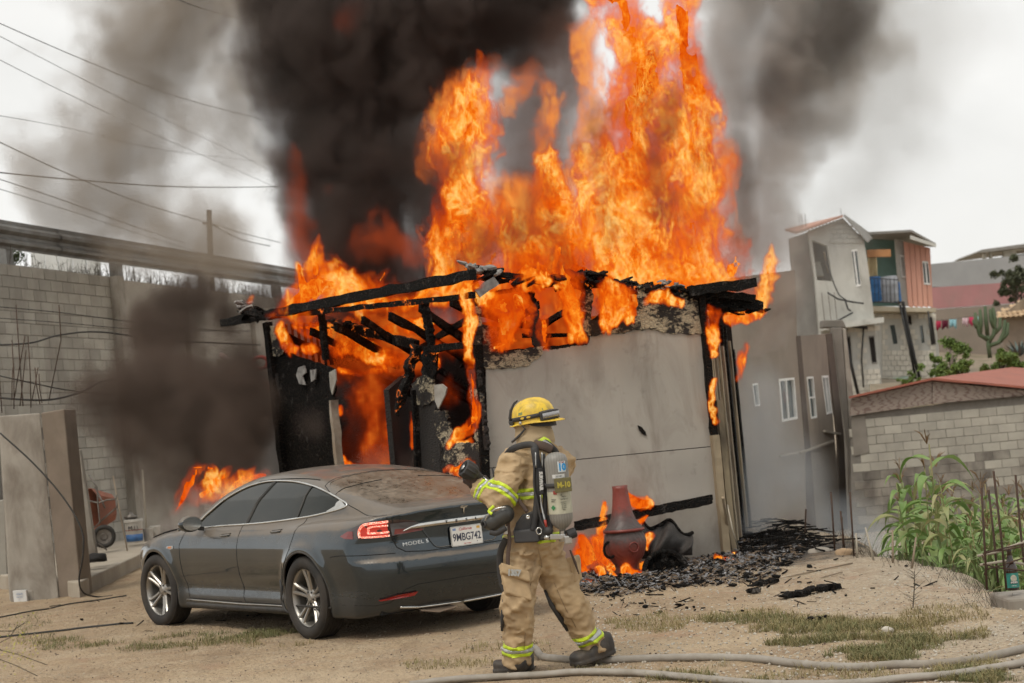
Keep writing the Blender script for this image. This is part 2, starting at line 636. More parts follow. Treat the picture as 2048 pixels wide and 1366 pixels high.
# ---- grass: thin blades in the patches of the photograph
m_grass = pm('dry_grass', (.21, .185, .075), (.29, .23, .11), 5, .8, bump=.1)
m_grassd = pm('green_grass', (.12, .135, .05), (.19, .17, .07), 5, .8, bump=.1)
def blades(name, spots, mat, h0=.02, h1=.07, zf=None):
    m = MB()
    for (cx, cy, rx, ry, n) in spots:
        k = 0
        while k < n:
            a, rr = _r.uniform(0, 6.283), math.sqrt(_r.random())
            px, py = cx + rx * rr * math.cos(a), cy + ry * rr * math.sin(a)
            k += 1
            p = gp(px, py)
            if fbm(np.array(p.x * 2.4), np.array(p.y * 2.4), np.array(.7), 3, 5) < .36 + .22 * rr: continue
            z = float(gh(p.x, p.y)) - .005
            h = h0 + (h1 - h0) * _r.random() ** 2
            th = _r.uniform(0, 6.283)
            ln = _r.uniform(.3, 1.4) * h
            w = Vector((-math.sin(th), math.cos(th), 0)) * _r.uniform(.0015, .003)
            b = Vector((p.x, p.y, z))
            mid = b + Vector((math.cos(th) * ln * .4, math.sin(th) * ln * .4, h * .7))
            tip = b + Vector((math.cos(th) * ln, math.sin(th) * ln, h * _r.uniform(.6, 1.05)))
            m.add([b - w, b + w, mid + w * .7, mid - w * .7, tip], [(0, 1, 2, 3), (3, 2, 4)])
    return tag(m.build(name, mat, fix=False), kind='stuff')
blades('dry_grass', [(1740, 1275, 255, 48, 15000), (1600, 1240, 200, 24, 4500), (1320, 1250, 130, 22, 2600), (1500, 1350, 300, 30, 3500), (1850, 1240, 160, 25, 2500), (1950, 1345, 120, 22, 2500), (860, 1330, 150, 12, 900), (1030, 1300, 120, 14, 700), (330, 1285, 300, 14, 2600), (1250, 1348, 150, 12, 1500)], m_grass)
blades('green_grass', [(1700, 1285, 210, 36, 12000), (1850, 1300, 150, 28, 4000), (1560, 1245, 160, 14, 2500), (250, 1290, 190, 17, 3600), (480, 1275, 140, 14, 2500), (560, 1270, 100, 10, 1500), (60, 1250, 70, 30, 700), (1400, 1355, 220, 12, 1800), (1960, 1352, 110, 15, 2000)], m_grassd)

# ------------------------------------------------------------------ generic block wall
def chamfer_block(l, h, d, ch, seed):
    r = random.Random(seed)
    a, b = l / 2, h / 2
    j = lambda: r.uniform(-.0025, .0025)
    v = [(-a, d, -b), (a, d, -b), (a, d, b), (-a, d, b)]
    v += [(-a + j(), ch, -b + j()), (a + j(), ch, -b + j()), (a + j(), ch, b + j()), (-a + j(), ch, b + j())]
    v += [(-a + ch + j(), j(), -b + ch + j()), (a - ch + j(), j(), -b + ch + j()), (a - ch + j(), j(), b - ch + j()), (-a + ch + j(), j(), b - ch + j())]
    f = []
    for i in range(4):
        k = (i + 1) % 4
        f += [(i, k, k + 4, i + 4), (i + 4, k + 4, k + 8, i + 8)]
    f.append((8, 9, 10, 11))
    return v, f
def block_wall(root, A, dirv, t0, t1, z0, z1, mat, mortar, keep=None, L=.4, H=.2, gap=.010, limit=290, name='block', depth=.09, back=.0, proud=.008, hmat=None, limit_key=None):
    """courses of blocks on a recessed mortar core; front looks along n = dir x up"""
    d = Vector(dirv).normalized()
    n = d.cross(Vector((0, 0, 1))).normalized()          # outward, towards the viewer
    A = Vector(A)
    M3 = Matrix((d, -n, Vector((0, 0, 1)))).transposed()
    full = [MB().add(*chamfer_block(L - gap, H - gap, depth, .006, s)).mesh(name, mat) for s in range(3)]
    half = [MB().add(*chamfer_block(L / 2 - gap, H - gap, depth, .006, s)).mesh(name, mat) for s in range(2)]
    cells = []
    nc = int(round((z1 - z0) / H))
    for c in range(nc):
        z = z0 + (c + .5) * H
        t = t0
        first = (c % 2 == 1)
        while t < t1 - .05:
            w = L / 2 if first else L
            first = False
            if t + w > t1 + .01: w = L / 2
            if t + w > t1 + .05: break
            P0 = A + d * (t + w / 2)
            P0.z = z
            if keep is None or keep(t + w / 2, z, P0): cells.append((t + w / 2, z, P0, w < L * .75))
            t += w
    if limit_key: cells.sort(key=limit_key)
    rest = MB()
    for i, (t, z, P0, hf) in enumerate(cells):
        off = n * (proud + random.uniform(-.003, .003))
        me = random.choice(half if hf else full)
        if i < limit:
            o = link(bpy.data.objects.new(name, me))
            o.location = P0 + off
            o.rotation_euler = M3.to_euler()
            par(o, root)
        else:
            rest.add([P0 + off + M3 @ v.co for v in me.vertices], [tuple(p.vertices) for p in me.polygons])
    if rest.v:
        tag(rest.build(name + '_courses', mat, root, fix=False), kind='stuff')
    return len(cells)
# ------------------------------------------------------------------ left: tall block wall with street above
m_block = pm('cmu_grey', (.40, .38, .335), (.33, .31, .27), 2.5, .92, bump=.5, bscale=60, bd=.006, stain=(.20, .18, .155), sscale=.8, samt=.6, rnd=.28)
m_mortar = pm('mortar', (.20, .185, .165), (.15, .14, .125), 6, .95, bscale=50)
m_conc = pm('concrete', (.37, .34, .295), (.25, .225, .19), 2.6, .9, bump=.4, bscale=30, bd=.006, stain=(.15, .12, .095), sscale=2.6, samt=.8, stretch=(1, 1, .45))
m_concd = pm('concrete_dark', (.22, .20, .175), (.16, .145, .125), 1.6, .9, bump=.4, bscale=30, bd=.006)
m_plast = pm('old_plaster', (.39, .355, .305), (.33, .30, .255), .8, .9, bump=.3, bscale=22, stain=(.22, .185, .155), samt=.6)
WD = Vector((.257, .966, 0)).normalized()
WA = Vector((-8.5, 29.0, 0))
wn = WD.cross(Vector((0, 0, 1)))
def wall_slab(t0, t1, z0, z1, th=.2, back=0.0):
    a, b = WA + WD * t0 - wn * back, WA + WD * t1 - wn * back
    m = MB()
    m.prism([(a.x, a.y, z0), (b.x, b.y, z0), (b.x, b.y, z1), (a.x, a.y, z1)], -wn * th)
    return m
lw = thing('retaining_wall', 'tall grey concrete block wall below the guardrail at far left, half hidden by brown smoke', 'wall', WA)
wall_slab(-2, 4.2, -.1, 5.15).build('mortar_core', m_mortar, lw)
block_wall(lw, WA, WD, -1.6, 4.0, .15, 5.15, m_block, m_mortar, limit=270,
           keep=lambda t, z, p: not (z < 2.4 and t < 1.2), limit_key=lambda c: (0 if c[1] > 2.3 else 1, c[0]))
m = MB(); a = WA + WD * 4.12 + wn * .03
m.box((a.x, a.y, 2.55), (.26, .30, 5.2), Matrix.Rotation(math.atan2(WD.y, WD.x), 3, 'Z'))
bevel(m.build('pilaster', m_conc, lw), .01)
wall_slab(4.3, 15.5, -.1, 5.12, .2, .02).build('plastered_section', m_plast, lw)
for t in (7.2, 10.6):
    m = MB(); a = WA + WD * t + wn * .02
    m.box((a.x, a.y, 2.5), (.22, .16, 5.1), Matrix.Rotation(math.atan2(WD.y, WD.x), 3, 'Z'))
    bevel(m.build('pilaster', m_plast, lw), .01)
# street terrace behind
st = MB()
a, b = WA + WD * -3 - wn * .21, WA + WD * 22 - wn * .21
st.prism([(a.x, a.y, 4.2), (b.x, b.y, 4.2), (b.x - 12, b.y + 6, 4.2), (a.x - 12, a.y + 6, 4.2)], (0, 0, .8))
tag(st.build('street', pm('street_dirt', (.25, .22, .18), scale=2, rough=.95)), kind='structure')
# guardrail: rails and posts
m_rail = pm('galvanised', (.25, .25, .24), (.17, .165, .155), 3, .55, .35, bump=.1, stain=(.12, .09, .07), samt=.6)
gr_ = thing('guardrail', 'double-ribbed metal guardrail along the top of the block wall', 'guardrail', WA + Vector((0, 0, 5.1)))
prof = [(0, .0), (.0, .04), (.07, .09), (.07, .14), (.0, .20), (.0, .25), (.07, .31), (.07, .37), (0, .43), (0, .50)]
GA = WA - wn * .25
def rail_seg(t0, t1, zb):
    m = MB()
    vs = []
    for t in (t0, t1):
        p = GA + WD * t
        for q, h in prof: vs.append(p + wn * q + Vector((0, 0, zb + h)))
        for q, h in reversed(prof): vs.append(p + wn * (q - .015) + Vector((0, 0, zb + h)))
    n = len(prof) * 2
    m.add(vs, [(i, (i + 1) % n, (i + 1) % n + n, i + n) for i in range(n)] + [tuple(range(n)), tuple(range(2 * n - 1, n - 1, -1))])
    return m
for (t0, t1) in ((-2.5, 2.66), (2.6, 7.3), (7.24, 11.5), (11.44, 20)):
    rail_seg(t0, t1, 5.47).build('rail', m_rail, gr_, fix=False)
for t in (1.0, 5.0, 9.0, 13.0):
    p = GA + WD * t - wn * .12
    m = MB(); m.box((p.x, p.y, 5.5), (.24, .18, .95), Matrix.Rotation(math.atan2(WD.y, WD.x) + .02, 3, 'Z'))
    bevel(m.build('post', m_rail, gr_), .01)
# weeds and thin fence between rail and wall
m_twig = pm('dry_twig', (.10, .085, .06), (.06, .05, .035), 20, .9)
m = MB()
for i in range(420):
    t = random.uniform(3.2, 13) if i > 60 else random.uniform(-1, 3.2)
    p = GA + WD * t - wn * random.uniform(0, .5); p.z = 5.0
    h = random.uniform(.15, .55)
    q = p + Vector((random.uniform(-.12, .12), random.uniform(-.1, .1), h))
    m.tube([p, (p + q) / 2 + Vector((random.uniform(-.04, .04), 0, 0)), q], [.008, .006, .003], 3, cap=False)
    for k in range(3):
        a = p.lerp(q, random.uniform(.4, .95))
        m.tube([a, a + Vector((random.uniform(-.12, .12), random.uniform(-.1, .1), random.uniform(.02, .14)))], [.004, .002], 3, cap=False)
tag(m.build('weeds', m_twig), kind='stuff')
# leafy bush at the far left top
def leaf_cloud(name, mat, centres, n, size, parent=None, rnd=random):
    m = MB()
    for i in range(n):
        c, r = rnd.choice(centres)
        d = Vector((rnd.gauss(0, 1), rnd.gauss(0, 1), rnd.gauss(0, 1))).normalized() * r * abs(rnd.gauss(.75, .38))
        d.z *= .85
        p = Vector(c) + d
        a, b = Vector((rnd.gauss(0, 1), rnd.gauss(0, 1), rnd.gauss(0, 1))).normalized(), None
        b = a.orthogonal().normalized()
        c2 = a.cross(b)
        s = size * rnd.uniform(.6, 1.3)
        m.add([p - b * s, p + c2 * s * .45 + a * s * .1, p + b * s, p - c2 * s * .45 + a * s * .1], [(0, 1, 2, 3)])
    return m.build(name, mat, parent, fix=False)
m_leaf1 = pm('leaf_mid', (.07, .11, .035), (.10, .14, .05), 3, .6, bump=0)
bu = thing('bush', 'green leafy bush behind the guardrail post at the far left edge', 'bush', at(10, 520, 30.5))
leaf_cloud('foliage', m_leaf1, [(at(5, 505, 30.6), .28), (at(28, 512, 30.6), .18), (at(-20, 500, 30.6), .3)], 900, .035, bu)
m = MB(); m.tube([at(12, 560, 30.6), at(8, 520, 30.6), at(5, 500, 30.6)], [.03, .02, .01], 6); m.build('stem', m_twig, bu)
# pale panel fence seen under the rail
fb = thing('board_fence', 'white sheet fence across the street, seen under the guardrail', 'fence', at(110, 515, 36))
for i in range(5):
    x = 62 + i * 28
    m = MB(); m.prism([at(x, 540 + i * 2, 36), at(x + 26.5, 543 + i * 2, 36), at(x + 26.5, 490 + i * 3, 36), at(x, 488 + i * 3, 36)], (0, .04, 0))
    m.build('panel', pm('white_sheet', (.75, .76, .74), scale=2), fb)
# utility pole
up = thing('utility_pole', 'wooden utility pole with a short crossarm standing up behind the guardrail', 'pole', at(421, 560, 52))
m = MB(); m.tube([at(424, 600, 52), at(418, 420, 52)], [.10, .075], 10); m.build('shaft', pm('pole_wood', (.12, .10, .08), (.08, .065, .05), 4, .9, stretch=(1, 1, .1)), up)
m = MB(); m.tube([at(405, 446, 52), at(437, 452, 52)], .03, 6); m.build('crossarm', _mats['pole_wood'], up)
# overhead wires
m_wire = pm('wire', (.035, .033, .03), rough=.7, bump=0)
def wire(pts, r, label, grp=None, name='overhead_wire', n=5, mat=None):
    """pts: (px, py, D); smooth curve through them"""
    P = [at(*p) for p in pts]
    Q = []
    for i in range(len(P) - 1):
        p0, p1, p2, p3 = P[max(i - 1, 0)], P[i], P[i + 1], P[min(i + 2, len(P) - 1)]
        for k in range(8):
            t = k / 8
            Q.append(.5 * ((2 * p1) + (p2 - p0) * t + (2 * p0 - 5 * p1 + 4 * p2 - p3) * t * t + (3 * p1 - p0 - 3 * p2 + p3) * t ** 3))
    Q.append(P[-1])
    m = MB(); m.tube(Q, r, n)
    o = m.build(name, mat or m_wire, smooth=True)
    return tag(o, label, 'wire', grp)
G = 'overhead wires on the left'
wire([(-20, 38, 30), (180, 125, 36), (360, 195, 44), (560, 250, 60), (690, 302, 66)], .008, 'topmost overhead wire descending from the upper left corner', G)
wire([(-20, 62, 30), (130, 140, 36), (300, 225, 44), (520, 330, 60), (650, 405, 66)], .006, 'overhead wire starting just below the topmost one at the left edge', G)
wire([(-20, 110, 30), (130, 185, 36), (300, 265, 44), (540, 370, 60), (670, 440, 66)], .006, 'third overhead wire from the top, fading into the brown smoke', G)
wire([(-20, 228, 30), (130, 255, 36), (330, 300, 46), (540, 325, 60), (670, 337, 66)], .005, 'nearly level thin wire at a third of the picture height on the left', G)
wire([(-20, 275, 34), (130, 345, 38), (280, 405, 44), (418, 446, 52)], .011, 'thick wire sloping down to the utility pole crossarm', G)
wire([(-20, 343, 34), (180, 362, 38), (380, 374, 46), (580, 372, 60), (710, 360, 66)], .014, 'thickest nearly horizontal black cable left of the dark smoke', G)
wire([(-20, 352, 34), (130, 402, 38), (260, 450, 44), (370, 486, 52)], .009, 'wire sloping down just above the guardrail, second from the bottom', G)
wire([(-20, 372, 34), (150, 425, 38), (300, 475, 44), (420, 510, 52)], .007, 'lowest sloping overhead wire just over the guardrail', G)
wire([(345, -5, 30), (430, 25, 36), (520, 45, 50)], .008, 'short stretch of wire at the top edge beside the dark smoke', G)
wire([(425, 450, 52), (480, 478, 52), (540, 492, 54)], .012, 'wire leaving the utility pole to the right', G)
wire([(440, 452, 52), (480, 465, 52), (560, 485, 54)], .01, 'upper wire leaving the utility pole to the right', G)

# ---- concrete pillar wall in front
pil = thing('concrete_pillar', 'weathered wide concrete pillar at the left edge with rebar on top', 'pillar', gp(90, 1195))
PD = 22.6
def pill(poly, D, ext, mt, name, parent, bv=.015):
    m = MB(); m.prism([at(x, y, D) for x, y in poly], ext)
    o = m.build(name, mt, parent); bevel(o, bv); return o
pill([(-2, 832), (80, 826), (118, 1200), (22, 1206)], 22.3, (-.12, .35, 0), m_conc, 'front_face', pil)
pill([(81, 826), (128, 818), (163, 1194), (119, 1200)], 22.32, (.05, .4, 0), pm('concrete_shaded_side', (.27, .22, .175), (.21, .17, .13), 2, .9, bump=.4, bscale=30, bd=.006, stain=(.12, .09, .07)), 'side_face', pil)  # side face's shade is put into a darker concrete colour
# rebar in a cluster on top
m_rust = pm('rusty_steel', (.075, .04, .025), (.045, .028, .02), 14, .85, bump=.3)
G = 'rebar rods sticking up from the concrete pillar'
RL = ['tallest rusty rod', 'rod standing just left of the tallest one', 'rod slanting right beside the tallest one', 'straight rod in the middle of the cluster', 'rod leaning left at the right side', 'short rod crossing the right-hand ones', 'half-height rod right of the tallest one', 'rod at the picture edge, leftmost', 'shortest rod at the far right of the cluster', 'short rod at the foot of the tallest one']
for i, (x0, y0, x1, y1) in enumerate([(46, 812, 32, 610), (28, 818, 24, 680), (28, 800, 50, 672), (62, 815, 56, 672), (64, 800, 76, 735), (80, 808, 70, 735), (40, 812, 52, 700), (4, 826, -2, 690), (84, 806, 78, 748), (24, 800, 26, 735)]):
    m = MB(); m.tube([at(x0, y0, 22.75), at((x0 + x1) / 2 + random.uniform(-2, 2), (y0 + y1) / 2, 22.75), at(x1, y1, 22.8)], .0075, 6)
    tag(m.build('rebar', m_rust, smooth=True), RL[i] + ' on top of the left concrete pillar', 'rebar', G)
m = MB(); m.tube([at(118, 610, 24), at(122, 680, 24), at(110, 740, 24), at(98, 800, 24)], .008, 6)
tag(m.build('rebar', m_rust, smooth=True), 'long bent steel rod hanging in front of the block wall', 'rebar')
G = 'cables strung across the block wall'
wire([(-20, 612, 26), (120, 625, 27), (300, 648, 28), (480, 665, 29)], .007, 'upper thin green cable across the block wall', G)
wire([(-20, 635, 26), (120, 645, 27), (300, 660, 28), (500, 662, 29)], .006, 'second thin cable across the block wall', G)
wire([(-20, 690, 23), (60, 686, 23), (120, 670, 24), (200, 664, 25), (330, 680, 26), (520, 690, 27)], .012, 'thick black cable arching over the block wall', G)
wire([(-20, 747, 23), (60, 765, 23), (150, 782, 24), (300, 795, 25), (420, 800, 26)], .009, 'black cable sagging above the concrete pillar', G)
wire([(-10, 795, 23), (90, 800, 23), (160, 785, 24), (220, 760, 24), (330, 760, 26)], .014, 'bundle of loose dark cable lying along the pillar top', G)
wire([(0, 866, 21.5), (70, 930, 21.4), (130, 1000, 21.3), (163, 1060, 21.2), (166, 1110, 21.2), (158, 1160, 21.3), (168, 1186, 21.5), (200, 1194, 21.7), (225, 1191, 21.8)], .011, 'black hanging cable looping down beside the concrete pillar', None)
# leaning boards and the bay behind
m_wood = pm('old_board', (.30, .24, .17), (.22, .17, .12), 5, .85, stretch=(1, 1, .12), stain=(.11, .085, .06), samt=.7)
m_woodp = pm('pale_board', (.42, .38, .31), (.33, .29, .23), 5, .85, stretch=(1, 1, .12))
for x0, y0, x1, y1, w, mt, lab in ((112, 832, 148, 1118, .07, m_woodp, 'pale narrow board leaning upright beside the concrete pillar'),
                                  (140, 960, 160, 1120, .10, m_wood, 'brown board standing in the gap right of the concrete pillar')):
    m = MB(); m.beam(at(x1, y1, 24), at(x0, y0, 24.2), w, .03, up=Vector((0, 1, 0)))
    o = m.build('board', mt); bevel(o, .004); tag(o, lab, 'board')
m = MB(); m.prism([at(142, 900, 24.6), at(160, 900, 24.6), at(193, 1112, 24.6), at(168, 1120, 24.6)], (0, .12, 0))
o = m.build('concrete_slab', m_conc); bevel(o, .01); tag(o, 'narrow concrete slab leaning beside the wheelbarrow', 'slab')
m = MB(); m.prism([at(-30, 1140, 26), at(25, 1120, 26), at(20, 800, 26), at(-30, 800, 26)], (0, .1, 0))
# platform / walkway
plat = MB()
pa, pb = gp(160, 1196), gp(270, 1140)
dv = (pb - pa).normalized()
pbf = pa + dv * 16
pz = gp(-80, 1168)
plat.prism([(pz.x, pz.y, -.05), (pa.x, pa.y, -.05), (pbf.x, pbf.y, -.05), (pbf.x - 14, pbf.y + 4, -.05), (pz.x - 3, pz.y + 12, -.05)], (0, 0, .25))
o = plat.build('pavement', pm('walkway_concrete', (.42, .37, .30), (.34, .295, .235), 1.5, .92, bump=.5, bscale=30, bd=.01, stain=(.22, .175, .13)))
bevel(o, .02); tag(o, kind='structure')
pill([(-20, 1002), (8, 1000), (14, 1150), (-20, 1154)], 25.0, (0, .3, 0), m_block, 'block_stub', pil, .01)

# wheelbarrow standing on its nose
wb = thing('wheelbarrow', 'orange-red wheelbarrow propped upright against the block wall', 'wheelbarrow', gp(208, 1100, .2))
WBD = 28.5
m_tray = pm('tray_paint', (.30, .10, .055), (.22, .08, .045), 5, .6, stain=(.12, .07, .05), samt=.7)
tr = MB()
po = [(168, 978), (183, 976), (194, 990), (200, 1040), (196, 1062), (182, 1060), (176, 1040), (168, 1000)]
P = [at(x, y, WBD) for x, y in po]
c0 = sum(P, Vector()) / len(P)
P2 = [c0 + (p - c0) * .6 + Vector((.25, .35, 0)) for p in P]
tr.add(P + P2, [(i, (i + 1) % 8, (i + 1) % 8 + 8, i + 8) for i in range(8)] + [tuple(range(8, 16))])
o = tr.build('tray', m_tray, wb); sm = o.modifiers.new('s', 'SOLIDIFY'); sm.thickness = .012; bevel(o, .008)
m_steel = pm('dull_steel', (.20, .18, .16), (.13, .115, .10), 8, .5, .6)
for pts in ([(178, 950), (194, 975), (196, 1010), (200, 1045), (180, 1062), (195, 1085), (214, 1100)], [(172, 1000), (196, 1006), (214, 1000), (232, 998), (234, 990)], [(198, 1045), (218, 1028), (234, 1014), (234, 1000)], [(190, 975), (205, 1004), (210, 1016)]):
    m = MB(); m.tube([at(x, y, WBD - .05 - .02 * i) for i, (x, y) in enumerate(pts)], .014, 8); m.build('handle_tube', m_steel, wb, smooth=True)
m_rub = pm('rubber', (.025, .024, .022), (.04, .035, .03), 8, .85, bump=.3, bscale=60)
wc = at(208, 1073, WBD - .1)
wh = MB(); ax = Vector((.25, -1, 0)).normalized()
wh.lathe([(.12, -.04), (.165, -.045), (.19, -.02), (.19, .02), (.165, .045), (.12, .04), (.12, -.04)], wc, 28, ax)
w_ = wh.build('wheel', m_rub, wb, smooth=True)
wh = MB(); wh.lathe([(0, -.03), (.05, -.035), (.06, -.02), (.12, -.03), (.12, .03), (.06, .02), (.05, .035), (0, .03)], wc, 24, ax)
wh.build('rim', m_steel, w_, auto=40)
# buckets
def bucket(cx, cy, D, r, h, mt, lab, band=None, nm='bucket'):
    c = at(cx, cy, D)
    b = thing(nm, lab, 'bucket', c)
    m = MB(); m.lathe([(r * .86, 0), (r * .88, .01), (r * .97, h * .86), (r * 1.04, h * .87), (r * 1.04, h * .93), (r, h), (r * .95, h), (r * .86, .03), (0, .03)], c, 32)
    m.build('pail', mt, b, auto=40)
    if band:
        for z0, z1, mm in band:
            k0, k1 = .87 + .1 * z0, .87 + .1 * z1
            m = MB(); m.lathe([(r * k0 + .002, h * z0), (r * k1 + .002, h * z1), (r * k1 - .004, h * z1), (r * k0 - .004, h * z0)], c, 32)
            m.build('label', mm, b, smooth=True)
    return b, c
m_plw = pm('white_plastic', (.52, .50, .46), (.44, .42, .38), 5, .5, stain=(.25, .20, .16))
m_blue = pm('blue_paper', (.05, .16, .38), (.06, .13, .30), 9, .6)
m_red = pm('red_ink', (.30, .04, .03), rough=.6)
m_ink = pm('dark_ink', (.03, .03, .035), rough=.6, bump=0)
b_, c_ = bucket(270, 1085, 29.8, .155, .40, m_plw, 'white paint bucket with a blue band standing by the block wall', [(.06, .36, m_blue), (.52, .55, m_red)])
text('M.I.J.', .10, m_ink, b_, frame(c_ + Vector((.03, -.152, .25)), (1, 0, 0), (0, 0, 1)), ext=.003)
m = MB(); m.lathe([(0, 0), (.10, .01), (.12, .06), (.05, .09), (.03, .14), (0, .14)], at(262, 1040, 29.9), 16); o = m.build('tool_head', m_steel, smooth=True); tag(o, 'grey metal tool lying in the paint bucket', 'tool')
bucket(298, 1082, 30.0, .09, .22, m_plw, 'small grey bucket to the right of the blue-banded one')
bucket(312, 1079, 30.2, .09, .24, m_plw, 'small grey bucket farther right beside the car bonnet')
m = MB(); m.tube([at(226, 952, 28.8), at(258, 1119, 28.3)], .012, 6)
tag(m.build('pole', m_wood, smooth=True), 'thin dark pole leaning between the wheelbarrow and the bucket', 'pole')
m = MB(); m.tube([at(285, 940, 30.8), at(294, 1075, 30.5)], .02, 6)
tag(m.build('pole', m_woodp, smooth=True), 'pale pole leaning on the wall above the small bucket', 'pole')
# dark sack on the walkway
def lump(name, c, r, mt, lab, cat, seed=1, k=.35, parent=None, n=22):
    c = Vector(c); me = bpy.data.meshes.new(name); bm = bmesh.new()
    bmesh.ops.create_icosphere(bm, subdivisions=3, radius=1)
    for v in bm.verts:
        f = 1 + k * (float(fbm(np.array(v.co.x * 1.6 + seed), np.array(v.co.y * 1.6), np.array(v.co.z * 1.6), 3, seed)) - .5) * 2
        v.co = Vector((v.co.x * r[0], v.co.y * r[1], max(v.co.z, -.55) * r[2])) * f + c
    bm.to_mesh(me); bm.free(); me.shade_smooth(); me.materials.append(mt)
    o = link(bpy.data.objects.new(name, me))
    if parent: par(o, parent)
    else: tag(o, lab, cat)
    return o
lump('cloth_heap', at(190, 1122, 24.2) + Vector((0, 0, .03)), (.17, .14, .08), pm('black_cloth', (.025, .023, .022), rough=.9), 'black cloth heap on the edge of the concrete walkway', 'cloth', 3)
# white box with print at the pillar foot
wbx = thing('printed_box', 'small white box with printed lines leaning at the foot of the concrete pillar', 'box', gp(40, 1210))
m = MB(); q = [at(25, 1182, 22.2), at(52, 1180, 22.2), at(55, 1208, 22.2), at(29, 1211, 22.2)]
m.prism(q, (0, .06, 0)); bevel(m.build('carton', pm('white_paper', (.70, .70, .68), rough=.8), wbx), .004)
for k, (s, z) in enumerate((('AGUA', .028), ('PURIFICADA', .014), ('20 L', .012))):
    text(s, z, m_blue, wbx, frame(at(39, 1188 + k * 6, 22.19) , (1, 0, -.0), (0, 0, 1)), ext=.001)
m = MB(); m.box(at(62, 1192, 22.35), (.10, .12, .16)); o = m.build('concrete_chunk', m_conc); bevel(o, .02); tag(o, 'small square concrete chunk beside the printed white box', 'concrete chunk')
# pale wall piece and red pipe left of the burning house
ob = thing('grey_outbuilding', 'low grey plastered outbuilding between the smoke and the burning house', 'building', at(480, 950, 27))
m = MB(); m.prism([at(400, 1010, 27), at(560, 1010, 27), at(548, 738, 27), at(400, 762, 27)], (0, 1.5, 0)); m.build('wall', m_plast, ob)
m = MB(); m.prism([at(415, 1008, 26.9), at(560, 1008, 26.9), at(552, 800, 26.9), at(415, 806, 26.9)], (0, .06, 0)); m.build('panel', pm('grey_sheet', (.15, .14, .135), scale=2), ob)
m_redp = pm('red_plastic', (.40, .05, .035), rough=.5)
m = MB(); m.tube([at(440, 708, 26), at(485, 738, 26), at(540, 775, 26)], [.035, .05, .07], 10)
tag(m.build('pipe', pm('pale_pipe', (.4, .36, .33), (.35, .12, .09), 2.2, .6), smooth=True), 'pale pipe with a red end slanting left of the burnt doorway', 'pipe')
m = MB(); c = at(520, 726, 24.5); m.tube([c + Vector((.105 * math.cos(a), 0.02, .085 * math.sin(a))) for a in np.linspace(0, 2 * math.pi, 25)], .028, 8, cap=False)
tag(m.build('basin', m_redp, smooth=True), 'round red plastic ring hanging by the left corner of the burning house', 'ring')
# hose-like cables lying on the dirt at left
def gline(pts, r, name, label, cat, mat, n=6, flat=1.0, lift=None, group=None):
    Q = []
    for i in range(len(pts) - 1):
        for k in range(10):
            t = k / 10
            p0, p1, p2, p3 = [Vector((*pts[j], 0)) for j in (max(i - 1, 0), i, i + 1, min(i + 2, len(pts) - 1))]
            q = .5 * ((2 * p1) + (p2 - p0) * t + (2 * p0 - 5 * p1 + 4 * p2 - p3) * t * t + (3 * p1 - p0 - 3 * p2 + p3) * t ** 3)
            g = gp(q.x, q.y)
            g.z = float(gh(g.x, g.y)) + r * (lift if lift is not None else .6)
            Q.append(g)
    m = MB(); m.tube(Q, r, n, flat=flat, up=(0, 0, 1))
    return tag(m.build(name, mat, smooth=True), label, cat, group)
gline([(-20, 1240), (60, 1225), (140, 1210), (260, 1192)], .01, 'cable', 'thin dark cable on the dirt nearest the concrete pillar', 'cable', m_wire)
gline([(-20, 1280), (80, 1268), (180, 1256), (272, 1247)], .012, 'cable', 'dark cable on the dirt running towards the front wheel', 'cable', m_wire)
# ------------------------------------------------------------------ the burning house
UP = Vector((0, 0, 1))
def charred(name, glow=0.0, base=(.008, .0075, .007), ash=(.22, .20, .185), sc=20, stretch=(1, 1, 1)):
    if name in _mats: return _mats[name]
    T = NT(name)
    P = T.pos(stretch)
    n = T.noise(P, 6, 6, .7)
    v = T.n('TexVoronoi', feature='DISTANCE_TO_EDGE'); v.inputs['Scale'].default_value = sc; T.l(P, v.inputs[0])
    e = T.ramp(v.outputs[0], [(.0, 0.), (.12, 1.)])
    c = T.mix(T.ramp(n, [(.58, 0.), (.80, .7)]), base, ash)
    c = T.mix(T.ramp(v.outputs[0], [(.0, .55), (.05, 0.)]), c, (.085, .06, .045))
    h = T.math('ADD', e, T.math('MULTIPLY', n, .6))
    kw = {}
    if glow:
        g = T.math('MULTIPLY', T.ramp(T.noise(P, 3.5, 5, .7, .5), [(.56, 0.), (.70, 1.)]), T.ramp(v.outputs[0], [(.0, 1.), (.10, .15), (.3, 0.)]))
        kw = dict(Emission_Color=(1.0, .19, .02), Emission_Strength=T.math('MULTIPLY', g, glow))
    T.bsdf(c, .85, 0, h, 1.0, .02, Specular_IOR_Level=.15, **kw)
    _mats[name] = T.m
    return T.m
m_char = charred('charred_wood')
m_glow = charred('glowing_char', 2.2)
